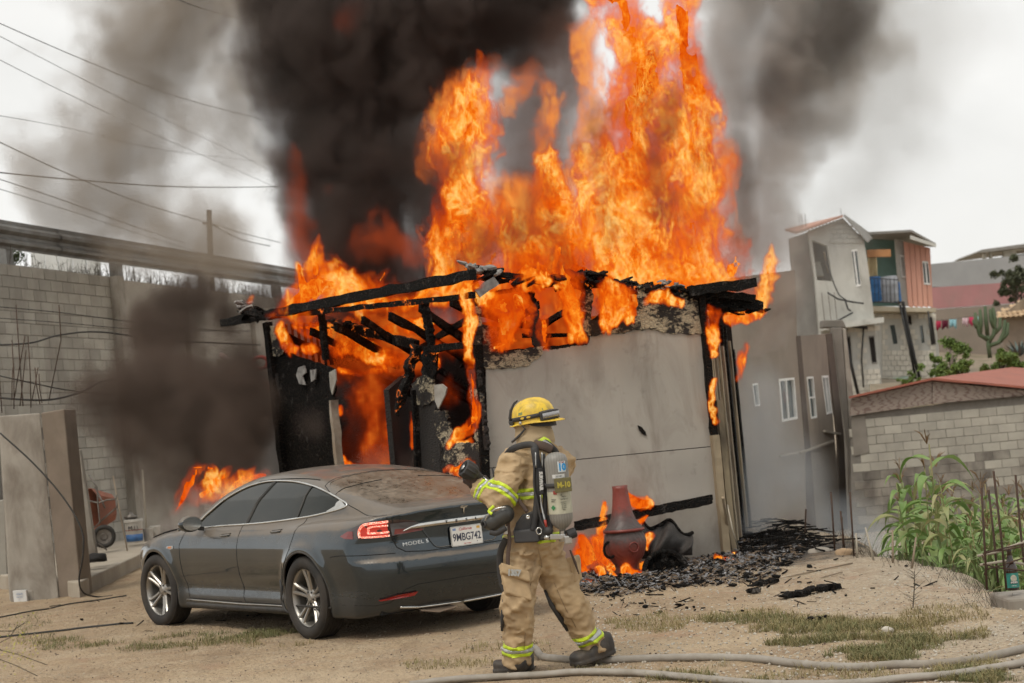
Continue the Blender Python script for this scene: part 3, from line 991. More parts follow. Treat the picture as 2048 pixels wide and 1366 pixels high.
# cream board burnt to black scales
def flaky(name, lo, hi, cream=(.46, .40, .28)):
    T = NT(name)
    P = T.pos((1, 1, 1.6))
    n1 = T.noise(P, 2.6, 5, .6, .3)
    n2 = T.noise(P, 11, 7, .72, 1.0)
    v = T.n('TexVoronoi', feature='DISTANCE_TO_EDGE'); v.inputs['Scale'].default_value = 20; T.l(P, v.inputs[0])
    f = T.ramp(T.math('ADD', T.math('MULTIPLY', n1, .55), T.math('MULTIPLY', n2, .5)), [(lo, 0.), (hi, 1.)])
    c = T.mix(T.noise(P, 5, 4), (.33, .28, .19), cream)
    c = T.mix(f, c, (.018, .016, .015))
    c = T.mix(T.ramp(v.outputs[0], [(0., .8), (.07, 0.)]), c, (.03, .022, .016))
    T.bsdf(c, .85, 0, T.math('ADD', v.outputs[0], T.math('MULTIPLY', n2, .5)), .9, .012)
    _mats[name] = T.m
    return T.m
m_flk = flaky('burnt_cream_board', .49, .53)
m_flkd = flaky('mostly_burnt_board', .44, .48)
m_flkb = flaky('black_burnt_board', .30, .42, (.16, .14, .10))
# painted wall sheet with soot
T = NT('painted_sheet')
P = T.pos()
n1 = T.noise(T.pos((1, 1, .6)), 1.1, 5, .55, .5)
n2 = T.noise(P, 7, 5, .6)
n3 = T.noise(T.pos((1, 1, .12)), 9, 4, .6)
c = T.mix(T.ramp(n1, [(.42, 0.), (.72, .75)]), (.39, .36, .315), (.29, .265, .235))
c = T.mix(T.ramp(n2, [(.60, 0.), (.78, .45)]), c, (.15, .13, .11))
c = T.mix(T.ramp(n3, [(.62, 0.), (.80, .25)]), c, (.13, .10, .08))
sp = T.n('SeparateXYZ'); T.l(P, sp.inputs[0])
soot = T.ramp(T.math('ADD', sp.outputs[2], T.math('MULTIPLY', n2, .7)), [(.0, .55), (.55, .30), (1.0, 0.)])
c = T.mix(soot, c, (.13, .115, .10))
n4 = T.noise(T.pos((1, 1, .35)), 2.3, 6, .65, .8)
c = T.mix(T.ramp(n4, [(.50, 0.), (.70, .6)]), c, (.20, .165, .135))
T.bsdf(c, .7, 0, T.noise(P, 60, 3), .12, .003)
m_sheet = T.m
m_tan = pm('scorched_tan_board', (.36, .29, .19), (.25, .195, .13), 4, .8, stretch=(1, 1, .15), stain=(.05, .04, .03), sscale=1.7, samt=.85)

C0, R0, L0 = gp(985, 1166), gp(1452, 1110), gp(590, 1150)
nR = (R0 - C0).cross(UP).normalized()           # towards the camera
nL = (C0 - L0).cross(UP).normalized()
house = thing('burning_house', 'small flat-roofed wooden house in flames, front sheet wall still standing and left side burnt through', 'house', (C0 + R0) / 2)
def onR(x, y, off=0.0): return pp(x, y, C0 + nR * off, nR)
def onL(x, y, off=0.0): return pp(x, y, C0 + nL * off, nL)
def jag(poly, amp, step, seed, keep=()):
    """break straight outline edges into a ragged line (pixels)"""
    r = random.Random(seed); out = []
    for i in range(len(poly)):
        a, b = poly[i], poly[(i + 1) % len(poly)]
        out.append(a)
        if i in keep: continue
        L = math.hypot(b[0] - a[0], b[1] - a[1]); k = int(L / step)
        nx, ny = (b[1] - a[1]) / max(L, 1), -(b[0] - a[0]) / max(L, 1)
        for j in range(1, k):
            t = j / k; d = r.uniform(-amp, amp)
            out.append((a[0] + (b[0] - a[0]) * t + nx * d, a[1] + (b[1] - a[1]) * t + ny * d))
    return out
def slab(name, on, poly, th, mt, off=0.0, amp=0, step=9, seed=1, keep=(), parent=house, label=None):
    nn = nR if on is onR else nL
    pl = jag(poly, amp, step, seed, keep) if amp else poly
    m = MB(); m.prism([on(x, y, off) for x, y in pl], -nn * th)
    o = m.build(name, mt, parent)
    if label: o['label'] = label
    return o
# --- front (right) wall: big sheet in two pieces with the seam between
top = [(972, 737), (1020, 733), (1058, 728), (1078, 706), (1090, 698), (1130, 696), (1172, 690), (1180, 672), (1205, 664), (1262, 660), (1300, 655), (1350, 664), (1401, 668)]
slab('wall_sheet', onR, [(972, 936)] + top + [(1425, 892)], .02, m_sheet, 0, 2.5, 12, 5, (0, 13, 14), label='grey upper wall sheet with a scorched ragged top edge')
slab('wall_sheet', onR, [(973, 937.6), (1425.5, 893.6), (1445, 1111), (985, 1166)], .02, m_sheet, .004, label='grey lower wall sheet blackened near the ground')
# burnt bands over the sheet
slab('burnt_board', onR, [(952, 640), (970, 650), (1000, 655), (1002, 706), (1090, 692), (1082, 712), (1060, 730), (1020, 735), (972, 738), (966, 720)], .03, m_flk, .02, 3, 7, 3)
slab('burnt_board', onR, [(1165, 560), (1186, 560), (1184, 640), (1190, 655), (1180, 672), (1174, 690), (1158, 690), (1160, 650)], .03, m_flk, .02, 3, 6, 4)
slab('burnt_board', onR, [(1184, 640), (1240, 636), (1280, 632), (1282, 660), (1255, 664), (1210, 668), (1183, 672)], .03, m_flkd, .022, 3, 6, 9)
slab('burnt_board', onR, [(1275, 572), (1325, 575), (1350, 585), (1395, 585), (1406, 668), (1350, 668), (1300, 658), (1278, 660)], .03, m_flk, .02, 2.5, 7, 6)
slab('burnt_board', onR, [(1060, 600), (1074, 598), (1082, 640), (1092, 690), (1074, 698), (1062, 670)], .05, m_flkb, .0, 3, 6, 7)
slab('burnt_board', onR, [(1052, 585), (1065, 580), (1074, 600), (1062, 615)], .05, m_char, .0, 3, 6, 8)
# thin scorched rim boards lying along the charred edge
def bm_(name, on, pts, w, th, mt, off=0.0, rough=.5, parent=house, n=10, end=None, label=None):
    a, b = [on(x, y, off) for x, y in pts]
    m = MB(); m.beam(a, b, th, w, up=UP, rough=rough, n=n, end=end)
    o = m.build(name, mt, parent)
    if label: o['label'] = label
    return o
# --- posts
def post(name, on, x0, y0, x1, y1, w, th, mt, off, rough=.35):
    a, b = on(x0, y0, off), on(x1, y1, off)
    d = (on(x0 + 50, y0, off) - a).normalized()
    m = MB(); m.beam(a, b, th, w, up=d, rough=rough, n=16)
    return m.build(name, mt, house)
post('post', onR, 985, 1166, 953, 660, .10, .10, m_char, .02)
post('post', onR, 955, 690, 944, 532, .11, .12, m_flkd, .02, .5)
post('post', onR, 1452, 1114, 1428, 870, .09, .10, m_tan, .03, .15)
post('post', onR, 1428, 872, 1402, 588, .08, .10, m_char, .03, .3)
post('corner_board', onR, 1468, 1108, 1438, 800, .07, .03, m_tan, -.10, .1)
# --- left wall
post('post', onL, 592, 1150, 534, 645, .13, .10, m_char, .03)
post('post', onL, 652, 720, 643, 628, .07, .08, m_char, .0, .4)
post('post', onL, 862, 690, 849, 603, .09, .08, m_char, .0, .5)
post('door_jamb', onL, 697, 1150, 667, 800, .07, .10, pm('scorched_jamb', (.45, .40, .33), (.30, .24, .18), 5, .8, stain=(.07, .05, .04), sscale=2.4, samt=.8), .02, .25)
post('door_jamb', onL, 850, 1160, 830, 780, .05, .10, m_char, .02, .4)
slab('burnt_panel', onL, [(541, 700), (570, 705), (600, 715), (635, 725), (668, 740), (668, 800), (697, 1150), (592, 1152), (556, 900)], .03, m_char, .0, 3, 8, 11, label='black charred wall panel left of the doorway')
slab('burnt_board', onL, [(539, 652), (568, 655), (574, 690), (560, 712), (542, 712)], .03, m_flk, .03, 3, 7, 12)
slab('burnt_panel', onL, [(826, 765), (850, 750), (868, 770), (872, 830), (888, 900), (900, 1160), (850, 1160), (835, 950)], .03, m_flkb, .0, 3, 8, 13, label='charred wall panel between doorway and window')
slab('burnt_board', onL, [(822, 768), (845, 750), (866, 760), (868, 800), (845, 815), (824, 800)], .03, m_flk, .02, 3, 6, 14)
slab('burnt_board', onL, [(868, 822), (892, 822), (902, 880), (884, 890), (872, 870)], .03, m_flk, .01, 2.5, 6, 15)
slab('burnt_board', onL, [(878, 888), (962, 884), (970, 930), (950, 960), (972, 1160), (880, 1160)], .03, m_flk, .0, 3, 7, 16, label='cream board flaking black under the window')
slab('burnt_board', onL, [(936, 740), (955, 740), (962, 800), (975, 900), (952, 900), (944, 820)], .04, m_flkd, .0, 3, 6, 17)
slab('burnt_board', onL, [(845, 692), (870, 690), (872, 745), (858, 770), (842, 768)], .04, m_glow, .0, 3, 6, 18)
slab('wall_scrap', onL, [(868, 770), (884, 768), (893, 776), (890, 790), (876, 818), (869, 800)], .015, pm('white_scrap', (.44, .42, .38), (.26, .24, .21), 6, .8), .12, label='pale torn sheet hanging in the window opening')
slab('wall_scrap', onL, [(596, 735), (608, 731), (612, 745), (604, 752), (610, 770), (598, 768), (592, 750)], .015, pm('ash_scrap', (.34, .33, .31), (.14, .13, .125), 9, .9), .06)
slab('wall_scrap', onL, [(620, 740), (632, 738), (630, 758), (622, 764)], .015, _mats['ash_scrap'], .06)
slab('wall_scrap', onL, [(658, 745), (670, 738), (672, 760), (664, 790), (660, 775)], .015, _mats['white_scrap'], .06)
m = MB(); m.beam(onL(834, 690, .15), onL(793, 832, .35), .10, .13, up=nL, rough=.9, n=12, end='b'); m.build('hanging_strip', m_glow, house)
# --- beams
bm_('roof_beam', onL, ((446, 647), (946, 549)), .12, .09, m_char, .35, .35, n=26, label='long charred eave beam running out past the left corner')
bm_('roof_beam', onL, ((540, 634), (946, 591)), .07, .07, m_glow, .1, .4, n=22)
bm_('roof_beam', onL, ((648, 640), (832, 690)), .12, .09, m_glow, -.6, .4, n=16)
bm_('header', onL, ((858, 699), (932, 690)), .085, .09, m_char, .0, .4, n=8)
bm_('roof_beam', onL, ((690, 716), (795, 727)), .12, .10, m_glow, -1.2, .6, n=10)
bm_('roof_beam', onR, ((950, 541), (1130, 567)), .06, .10, m_char, .1, .5, n=14)
bm_('roof_beam', onR, ((950, 592), (1110, 568)), .055, .08, m_glow, .02, .5, n=12)
bm_('roof_beam', onR, ((1130, 567), (1400, 588)), .10, .10, m_glow, -.02, .8, n=22)
bm_('roof_beam', onR, ((1378, 582), (1510, 566)), .125, .12, m_char, .12, .3, n=8, label='charred beam end sticking out at the right roof corner')
bm_('roof_beam', onR, ((1400, 587), (1508, 596)), .09, .12, m_char, .0, .4, n=8)
bm_('roof_beam', onR, ((1408, 606), (1518, 617)), .15, .20, m_char, -.15, .4, n=8)
bm_('lower_plate', onR, ((1002, 706), (1160, 690)), .05, .06, m_char, -.03, .6, n=14)
bm_('lower_plate', onR, ((1045, 672), (1165, 668)), .05, .06, m_char, -.25, .6, n=14)
m = MB(); m.beam(onR(955, 588, .18), onR(992, 560, .18), .03, .11, up=nR.cross(Vector((1, 0, .6))), rough=.25, n=4)
m.build('wall_scrap', _mats['ash_scrap'], house)
# lumps of burnt roofing caught on the beams
def roofing(on, x0, x1, y0, y1, n, mt, off, seed, s=(.05, .16)):
    r = random.Random(seed); m = MB()
    for i in range(n):
        t = r.random()
        c = on(x0 + (x1 - x0) * t, y0 + (y1 - y0) * t + r.uniform(-9, 9), off + r.uniform(-.25, .12))
        rot = Matrix.Rotation(r.uniform(0, 6.3), 3, 'Z') @ Matrix.Rotation(r.uniform(-.7, .7), 3, 'X') @ Matrix.Rotation(r.uniform(-.5, .5), 3, 'Y')
        a, b = r.uniform(*s), r.uniform(*s) * .6
        pts = [c + rot @ Vector((a * math.cos(q) * r.uniform(.6, 1.1), b * math.sin(q) * r.uniform(.6, 1.1), r.uniform(-.01, .01))) for q in (0, .9, 1.9, 3, 4, 5.2)]
        m.prism(pts, rot @ Vector((0, 0, r.uniform(.008, .03))))
    return tag(m.build('burnt_roofing', mt, house, fix=False), kind='stuff')
roofing(onL, 480, 545, 628, 632, 34, m_char, .35, 1)
roofing(onL, 478, 512, 612, 618, 10, _mats['ash_scrap'], .35, 2)
roofing(onR, 925, 1000, 535, 548, 26, _mats['ash_scrap'], .1, 3, (.04, .12))
roofing(onR, 950, 1130, 550, 566, 40, m_char, .1, 4)
roofing(onR, 1140, 1200, 552, 560, 34, m_char, .1, 5)
roofing(onR, 1200, 1420, 570, 590, 60, m_char, .0, 6)
roofing(onR, 1320, 1360, 570, 576, 10, _mats['ash_scrap'], .1, 7, (.04, .1))
roofing(onR, 1400, 1525, 605, 625, 34, m_char, -.1, 8)
roofing(onL, 640, 700, 645, 655, 26, m_char, -.3, 9, (.03, .09))
# --- inner studs and planks seen through the gaps and on the right flank
back = UP.cross((R0 - C0)).normalized()      # away from the camera, square to the front wall
fl = Vector((.20, 1, 0)).normalized()        # direction of the right flank
def onF(t, z, off=0.0): return R0 + fl * t + UP * z + fl.cross(UP) * off
m_flkp = m_tan
for i, (t, w, z1, mt) in enumerate([(.25, .20, 2.7, m_tan), (.50, .16, 2.5, m_tan), (.95, .14, 2.3, m_wood), (1.5, .22, 2.6, m_tan), (2.1, .18, 2.4, m_wood), (2.7, .22, 2.5, m_char), (3.3, .2, 2.5, m_tan), (3.9, .22, 2.4, m_char)]):
    m = MB(); m.beam(onF(t, 0, .02), onF(t, z1, .02), .03, w, up=fl, rough=.2, n=10)
    m.build('flank_plank', mt, house)
for t in (.7, 1.25, 1.85, 2.4, 3.0, 3.6):
    m = MB(); m.beam(onF(t, 0, -.05), onF(t, 2.7, -.05), .06, .08, up=fl, rough=.4, n=10)
    m.build('stud', m_char, house)
# back wall, floor and side wall inside, all charred
bl, br = L0 + Vector((.3, 3.0, 0)), R0 + fl * 4.2
m = MB(); m.prism([bl, br, br + UP * 2.95, bl + UP * 3.3], (0, .08, 0)); m.build('back_wall', m_flkb, house)
m = MB(); m.prism([R0 + fl * .1 - Vector((.12, 0, 0)), br - Vector((.12, 0, 0)), br + UP * 2.3 - Vector((.12, 0, 0)), R0 + fl * .1 + UP * 2.3 - Vector((.12, 0, 0))], (-.03, 0, 0)); m.build('inner_lining', m_flkb, house)
m = MB(); m.prism([L0, bl, bl + UP * 2.5, L0 + UP * 2.6], (-.05, 0, 0)); m.build('side_wall', m_flkb, house)
m = MB(); m.prism([C0 - nR * .1, R0 - nR * .1, br, bl, L0 - nL * .1], (0, 0, .06)); m.build('floor', m_char, house)
# partition and fallen rafters inside
m = MB(); a = C0 - nR * 1.6 + Vector((-.6, 0, 0)); m.prism([a, a + Vector((.1, 1.6, 0)), a + Vector((.1, 1.6, 2.4)), a + Vector((0, 0, 2.2))], (.06, 0, 0)); m.build('partition', m_flkb, house)
rr = random.Random(5)
for i in range(7):
    t = (i + .5) / 7
    a = L0.lerp(C0, t) + UP * 3.05; b = a + Vector((1.5, 3.2, -.4 - rr.random() * .8))
    m = MB(); m.beam(a, b, .05, .10, rough=.6, n=12); m.build('rafter', m_char, house)
for i in range(5):
    t = (i + .5) / 5
    a = C0.lerp(R0, t) + UP * 2.95 - nR * .1; b = a - nR * 3.2 + UP * -rr.random() * .5
    m = MB(); m.beam(a, b, .05, .09, rough=.6, n=12); m.build('rafter', m_char, house)
for i in range(9):
    x = 560 + i * 12
    m = MB(); m.beam(onL(x + 8, 730, -.45 - rr.random() * .4), onL(x, 648, -.45 - rr.random() * .3), .04, .07, rough=.6, n=8); m.build('stud', m_glow if i % 2 else m_char, house)
# leaf-shaped scrap and scratches on the sheet
m = MB(); m.prism([onR(x, y, .012) for x, y in ((1275, 850), (1283, 854), (1291, 864), (1293, 872), (1285, 868), (1278, 860))], nR * .006)
o = m.build('burnt_flake', m_char); tag(o, 'small black burnt flake stuck on the grey wall sheet', 'flake')

# ------------------------------------------------------------------ clay stove, fallen beam and bumper by the wall
m_clay = None
T = NT('fired_clay')
P = T.pos()
n1 = T.noise(P, 5, 5, .6); n2 = T.noise(P, 22, 5, .7)
sp = T.n('SeparateXYZ'); T.l(P, sp.inputs[0])
c = T.mix(n1, (.30, .055, .035), (.20, .04, .028))
z = T.math('ADD', sp.outputs[2], T.math('MULTIPLY', T.math('SUBTRACT', n2, .5), .22))
band = T.ramp(z, [(.0, .85), (.12, .35), (.27, .25), (.40, .92), (.52, .95), (.62, .8), (.72, .05), (.90, .1), (.98, .7)])
c = T.mix(band, c, (.055, .048, .045))
wv = T.n('TexWave', wave_type='RINGS'); wv.inputs['Scale'].default_value = 9; wv.inputs['Distortion'].default_value = 6; T.l(P, wv.inputs[0])
T.bsdf(c, .45, 0, T.math('ADD', T.math('MULTIPLY', wv.outputs[0], .6), n2), .5, .006)
m_clay = T.m
cb = gp(1256, 1151); cb.z = 0.0
chi = thing('clay_stove', 'red and black clay chimney stove standing against the burnt wall', 'stove', cb)
m = MB(); m.lathe([(.13, .0), (.145, .02), (.12, .08), (.13, .12), (.185, .20), (.215, .28), (.225, .345), (.21, .41), (.19, .455), (.20, .465), (.205, .485), (.19, .50), (.165, .53), (.13, .59), (.108, .66), (.098, .72), (.088, .80), (.078, .90), (.082, .93), (.066, .93), (.068, .80)], cb, 48,
                  wob=lambda a, z: .012 * math.sin(12 * a) * math.exp(-((z - .33) / .09) ** 2))
m.build('pot', m_clay, chi, smooth=True)
m = MB(); m.lathe([(.200, .452), (.214, .458), (.218, .470), (.214, .482), (.200, .488)], cb, 48); m.build('rim_band', pm('clay_band', (.22, .035, .025), (.15, .03, .02), 8, .4), chi, smooth=True)
m = MB(); m.tube([cb + Vector((.225 * math.sin(a) * 1.0 + .0, -.225 * math.cos(a), .30 + .05 * math.sin(b) )) for a, b in [(.35 + .22 * math.cos(q), q) for q in np.linspace(0, 6.283, 22)]], .007, 6, cap=False); m.build('swirl', _mats['clay_band'], chi, smooth=True)
m = MB(); m.tube([cb + Vector((.215 * math.sin(-.9) + .06 * math.cos(q), -.215 * math.cos(-.9), .29 + .08 * math.sin(q))) for q in np.linspace(0, 6.283, 22)], .014, 6, cap=False); m.build('mouth_rim', m_char, chi, smooth=True)
# fallen charred beam leaning on the wall
fb_ = thing('fallen_beam', 'charred doubled beam fallen aslant against the grey wall behind the clay stove', 'beam', onR(1285, 1030, .25))
for k, (o1, dz) in enumerate(((.20, 0), (.24, 9))):
    m = MB(); m.beam(onR(1150, 1048 + dz, o1 + .1), onR(1423, 994 + dz, o1), .06, .06, rough=.35, n=26); m.build('timber', m_char, fb_)
# torn bumper / crumpled cover
bp = thing('melted_bumper', 'melted black car bumper cover slumped against the wall right of the clay stove', 'car part', gp(1330, 1120))
NB = 26
def bumper_pt(u, v):
    x = 1285 + 100 * u; yt = 1043 + 22 * u + 12 * math.sin(u * 9) - 10 * max(0, (u - .6))
    yb = 1118 - 8 * u
    y = yt + (yb - yt) * v
    off = .22 + .22 * math.sin(v * 2.6) + .05 * math.sin(u * 11 + v * 5) + .03 * math.sin(u * 23 + v * 9)
    return onR(x, y, off)
m = MB(); vs = [bumper_pt(i / NB, j / 12) for i in range(NB + 1) for j in range(13)]
m.add(vs, [(i * 13 + j, i * 13 + j + 1, (i + 1) * 13 + j + 1, (i + 1) * 13 + j) for i in range(NB) for j in range(12)])
o = m.build('shell', pm('melted_plastic', (.022, .020, .019), (.05, .044, .04), 4, .75, bump=.5, bscale=22, bd=.02), bp, smooth=True, fix=False)
s_ = o.modifiers.new('s', 'SOLIDIFY'); s_.thickness = .015
m = MB(); m.tube([bumper_pt(i / 24, -.02 + .03 * math.sin(i * .8)) for i in range(25)], .022, 6); m.build('rim', m_char, bp, smooth=True)
m = MB(); m.lathe([(.20, -.03), (.235, -.04), (.25, 0), (.235, .04), (.20, .03), (.20, -.03)], gp(1335, 1150) + Vector((0, .15, .02)), 30, (.1, -1, .5)); o = m.build('burnt_hoop', m_char, smooth=True); tag(o, 'burnt round hoop half buried in ash under the melted bumper', 'hoop')

# ------------------------------------------------------------------ burnt debris
m_ash = pm('grey_ash', (.30, .30, .31), (.10, .10, .105), 12, .95, bump=.5)
def debris(name, regs, mt, seed, smin_, smax_, hz=1.0, flat=False):
    r = random.Random(seed); m = MB()
    for (cx, cy, rx, ry, n, hgt) in regs:
        for i in range(n):
            a, q = r.uniform(0, 6.28), math.sqrt(r.random())
            px, py = cx + rx * q * math.cos(a), cy + ry * q * math.sin(a)
            p = gp(px, py)
            if p.y > 30 or (p.x > edge_x(p.y) and p.y < 24): continue
            s = smin_ + (smax_ - smin_) * r.random() ** 2.2
            z = float(gh(p.x, p.y)) + hgt * (1 - q * q) * r.random()
            rot = Matrix.Rotation(r.uniform(0, 6.3), 3, 'Z') @ Matrix.Rotation(r.gauss(0, .35), 3, 'X') @ Matrix.Rotation(r.gauss(0, .3), 3, 'Y')
            c = Vector((p.x, p.y, z + .01))
            k = r.random()
            if k < .45:      # splinter
                m.beam(c - rot @ Vector((s * 1.2, 0, 0)), c + rot @ Vector((s * 1.2, 0, 0)), s * .22, s * .16, rough=.6, n=2)
            else:
                b = s * r.uniform(.3, .8)
                pts = [c + rot @ Vector((s * .6 * math.cos(t) * r.uniform(.5, 1.1), b * .6 * math.sin(t) * r.uniform(.5, 1.1), 0)) for t in (0, 1.2, 2.4, 3.7, 5)]
                m.prism(pts, rot @ Vector((0, 0, s * r.uniform(.06, .3))))
    return tag(m.build(name, mt, fix=False), kind='stuff')
REG = [(1300, 1142, 150, 38, 1300, .03), (1230, 1170, 110, 24, 450, .03), (1490, 1112, 120, 30, 800, .03), (1550, 1088, 95, 24, 600, .05), (1400, 1140, 180, 38, 1000, .02), (1180, 1165, 60, 24, 300, .03)]
debris('charred_debris', [(a, b, c, d, int(e * .75), f) for a, b, c, d, e, f in REG], m_char, 1, .010, .085)
debris('ash_flakes', [(a, b, c * .9, d * .8, int(e * 1.1), f) for a, b, c, d, e, f in REG], m_ash, 2, .008, .06)
debris('burnt_scraps', [(a, b, c * .95, d * .9, int(e * .5), f) for a, b, c, d, e, f in REG], pm('brown_scrap', (.20, .145, .095), (.09, .065, .05), 9, .9), 3, .01, .08)
debris('stray_char', [(1450, 1190, 260, 40, 110, 0), (1250, 1215, 150, 20, 60, 0), (300, 1225, 260, 40, 60, 0), (1750, 1150, 160, 50, 50, 0)], m_char, 4, .008, .07)
# heap under the tan wall: longer sticks
m = MB(); r_ = random.Random(8)
for i in range(150):
    px, py = 1560 + r_.gauss(0, 45), 1084 + r_.gauss(0, 14)
    p = gp(px, min(max(py, 1056), 1112)); p.z = float(gh(p.x, p.y)) + .02 + .11 * math.exp(-((px - 1560) / 60) ** 2) * r_.random()
    a = r_.gauss(0, .5)
    d = Vector((math.cos(a), math.sin(a) * .8, r_.gauss(0, .12))) * r_.uniform(.05, .22)
    m.beam(p - d, p + d, .02, .018, rough=.6, n=3)
tag(m.build('charred_sticks', m_char, fix=False), kind='stuff')
def plank(x0, y0, x1, y1, w, h, lab, mt=None, rough=.7, nm='charred_plank', lift=.03):
    a, b = gp(x0, y0), gp(x1, y1)
    a.z = float(gh(a.x, a.y)) + lift; b.z = float(gh(b.x, b.y)) + lift
    m = MB(); m.beam(a, b, w, h, rough=rough, n=18, end='b')
    return tag(m.build(nm, mt or m_char), lab, 'plank')
plank(1670, 1180, 1562, 1203, .13, .05, 'long charred plank lying alone on the dirt right of the debris')
plank(1655, 1245, 1610, 1248, .10, .03, 'short black charred piece lying in the grass patch', nm='charred_piece')
plank(1552, 1168, 1500, 1180, .10, .04, 'twisted charred piece at the right end of the debris', nm='charred_piece')
plank(1515, 1190, 1498, 1188, .08, .04, 'small charred chunk just below the twisted piece', nm='charred_piece')
plank(1705, 1130, 1555, 1162, .015, .012, 'thin reddish stick lying on the dirt at right', m_wood, .2, 'stick', .012)
plank(1685, 1150, 1638, 1162, .012, .01, 'shorter reddish stick on the dirt at right', m_wood, .2, 'stick', .012)
m = MB(); m.beam(gp(1462, 1105) + Vector((0, -.1, 0)), onR(1446, 995, .25), .03, .05, rough=.3, n=10); o = m.build('board', m_tan); tag(o, 'narrow scorched board leaning on the right corner of the house', 'board')
m = MB(); m.tube([gp(1480, 1105), at(1465, 1060, 19.3), at(1455, 1010, 19.6)], .008, 6); o = m.build('stick', pm('pale_stick', (.5, .45, .36)), smooth=True); tag(o, 'thin pale stick leaning at the right corner of the house', 'stick')
# ------------------------------------------------------------------ right: tan house beyond the yard
m_tanw = pm('tan_stucco', (.29, .245, .20), (.235, .20, .165), .7, .9, bump=.2, bscale=14, stain=(.17, .14, .115), samt=.5)
m_white = pm('white_frame', (.75, .75, .73), (.68, .68, .66), 6, .5)
T = NT('window_glass'); T.bsdf((.10, .12, .12), .08, 0, **{'Specular_IOR_Level': .8}); m_glass = T.m
m_dark = pm('dark_opening', (.035, .03, .028), rough=.9)
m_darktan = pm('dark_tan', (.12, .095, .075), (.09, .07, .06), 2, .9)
TD = 40.0
# the front recedes slightly to the right
tA, tB = at(1440, 900, 36.5), at(1690, 900, 42.0)
tA.z = tB.z = 0
tn = (tB - tA).cross(UP).normalized()
def onT(x, y, off=0.0): return pp(x, y, tA + tn * off, tn)
th = thing('tan_house', 'two-storey tan stucco house behind the smoke at right of the burning house', 'house', tA)
def tslab(name, poly, th_, mt, off=0.0, parent=th, label=None):
    m = MB(); m.prism([onT(x, y, off) for x, y in poly], -tn * th_)
    o = m.build(name, mt, parent)
    if label: o['label'] = label
    return o
# wall built round three window openings
def wall_open(name, outer, holes, mt, on, th_, n, parent):
    """outer polygon minus rectangular holes (pixel quads), triangulated"""
    from mathutils.geometry import delaunay_2d_cdt
    P = [(x, -y) for x, y in outer]
    vs = [Vector(p) for p in P]; fs = [list(range(len(P)))]
    ed = [(i, (i + 1) % len(P)) for i in range(len(P))]
    for h in holes:
        k = len(vs); vs += [Vector((x, -y)) for x, y in h]
        ed += [(k + i, k + (i + 1) % len(h)) for i in range(len(h))]
    v2, e2, f2, *_ = delaunay_2d_cdt(vs, ed, [], 0, 1e-5)
    def inside(p, poly):
        c = False
        for i in range(len(poly)):
            a, b = poly[i], poly[i - 1]
            if (a[1] > p[1]) != (b[1] > p[1]) and p[0] < (b[0] - a[0]) * (p[1] - a[1]) / (b[1] - a[1]) + a[0]: c = not c
        return c
    tris = []
    for f in f2:
        cx = sum(v2[i][0] for i in f) / len(f); cy_ = -sum(v2[i][1] for i in f) / len(f)
        if inside((cx, cy_), outer) and not any(inside((cx, cy_), h) for h in holes): tris.append(f)
    A = [on(v[0], -v[1]) for v in v2]
    nV = len(A)
    m = MB()
    from collections import Counter
    E = Counter()
    for f in tris:
        for i in range(len(f)): E[(f[i], f[(i + 1) % len(f)])] += 1
    fs = [tuple(f) for f in tris] + [tuple(i + nV for i in reversed(f)) for f in tris]
    for (a, b) in E:
        if (b, a) not in E: fs.append((a, b, b + nV, a + nV))
    m.add(A + [p - n * th_ for p in A], fs)
    return m.build(name, mt, parent)
def window(parent, on, n, q, fw=.05, mull=(), cross=False, deep=.10, fmat=None, gmat=None, proud=.02):
    """frame + pane in pixel quad q (tl, tr, br, bl); mull: horizontal fractions of vertical bars"""
    P = [on(x, y) for x, y in q]
    c = sum(P, Vector()) / 4
    inn = [p + (c - p).normalized() * fw * 1.4 for p in P]
    m = MB()
    for i in range(4):
        j = (i + 1) % 4
        m.prism([P[i] + n * proud, P[j] + n * proud, inn[j] + n * proud, inn[i] + n * proud], -n * (proud + deep * .5))
    for t in mull:
        a, b = inn[0].lerp(inn[1], t), inn[3].lerp(inn[2], t)
        m.beam(a, b, .03, fw, up=(P[1] - P[0]).normalized())
    if cross:
        m.beam(inn[0].lerp(inn[3], .5), inn[1].lerp(inn[2], .5), .03, fw)
    f = m.build('window', fmat or m_white, parent)
    g = MB(); g.prism([p - n * deep * .6 for p in P], -n * .01)
    g.build('pane', gmat or m_glass, f)
    d = MB(); d.prism([p - n * (deep + .15) for p in P], -n * .01)
    d.build('curtain', pm('curtain', (.30, .29, .26), (.2, .19, .17), 5), f)
    return f
W1 = [(1557, 758), (1587, 755), (1594, 838), (1564, 844)]
W2 = [(1613, 754), (1625, 753), (1633, 836), (1622, 838)]
W3 = [(1643, 752), (1655, 751), (1663, 826), (1653, 829)]
W0 = [(1504, 768), (1514, 766), (1519, 812), (1510, 813)]
hol = [[(x, y) for x, y in w] for w in (W1, W2, W3, W0)]
wall_open('wall', [(1430, 560), (1590, 540), (1594, 672), (1652, 668), (1700, 1240), (1470, 1280)], hol, m_tanw, onT, .2, tn, th)
window(th, onT, tn, W1, .05, (.45,))
window(th, onT, tn, W2, .035, (), True)
window(th, onT, tn, W3, .035, (.5,))
window(th, onT, tn, W0, .03, ())
m_ledge = pm('pale_ledge', (.36, .32, .27), rough=.9)
for (x0, y0, x1, y1) in ((1560, 912, 1594, 906), (1600, 906, 1668, 882), (1648, 862, 1680, 868)):
    m = MB(); m.beam(onT(x0, y0, .03), onT(x1, y1, .03), .06, .05); m.build('ledge', m_ledge, th)
tslab('recess_shade', [(1593, 672), (1601, 671), (1622, 905), (1645, 1200), (1618, 1200), (1611, 905)], .05, m_darktan, .012)  # no real recess: its shade is put into dark slabs on the wall
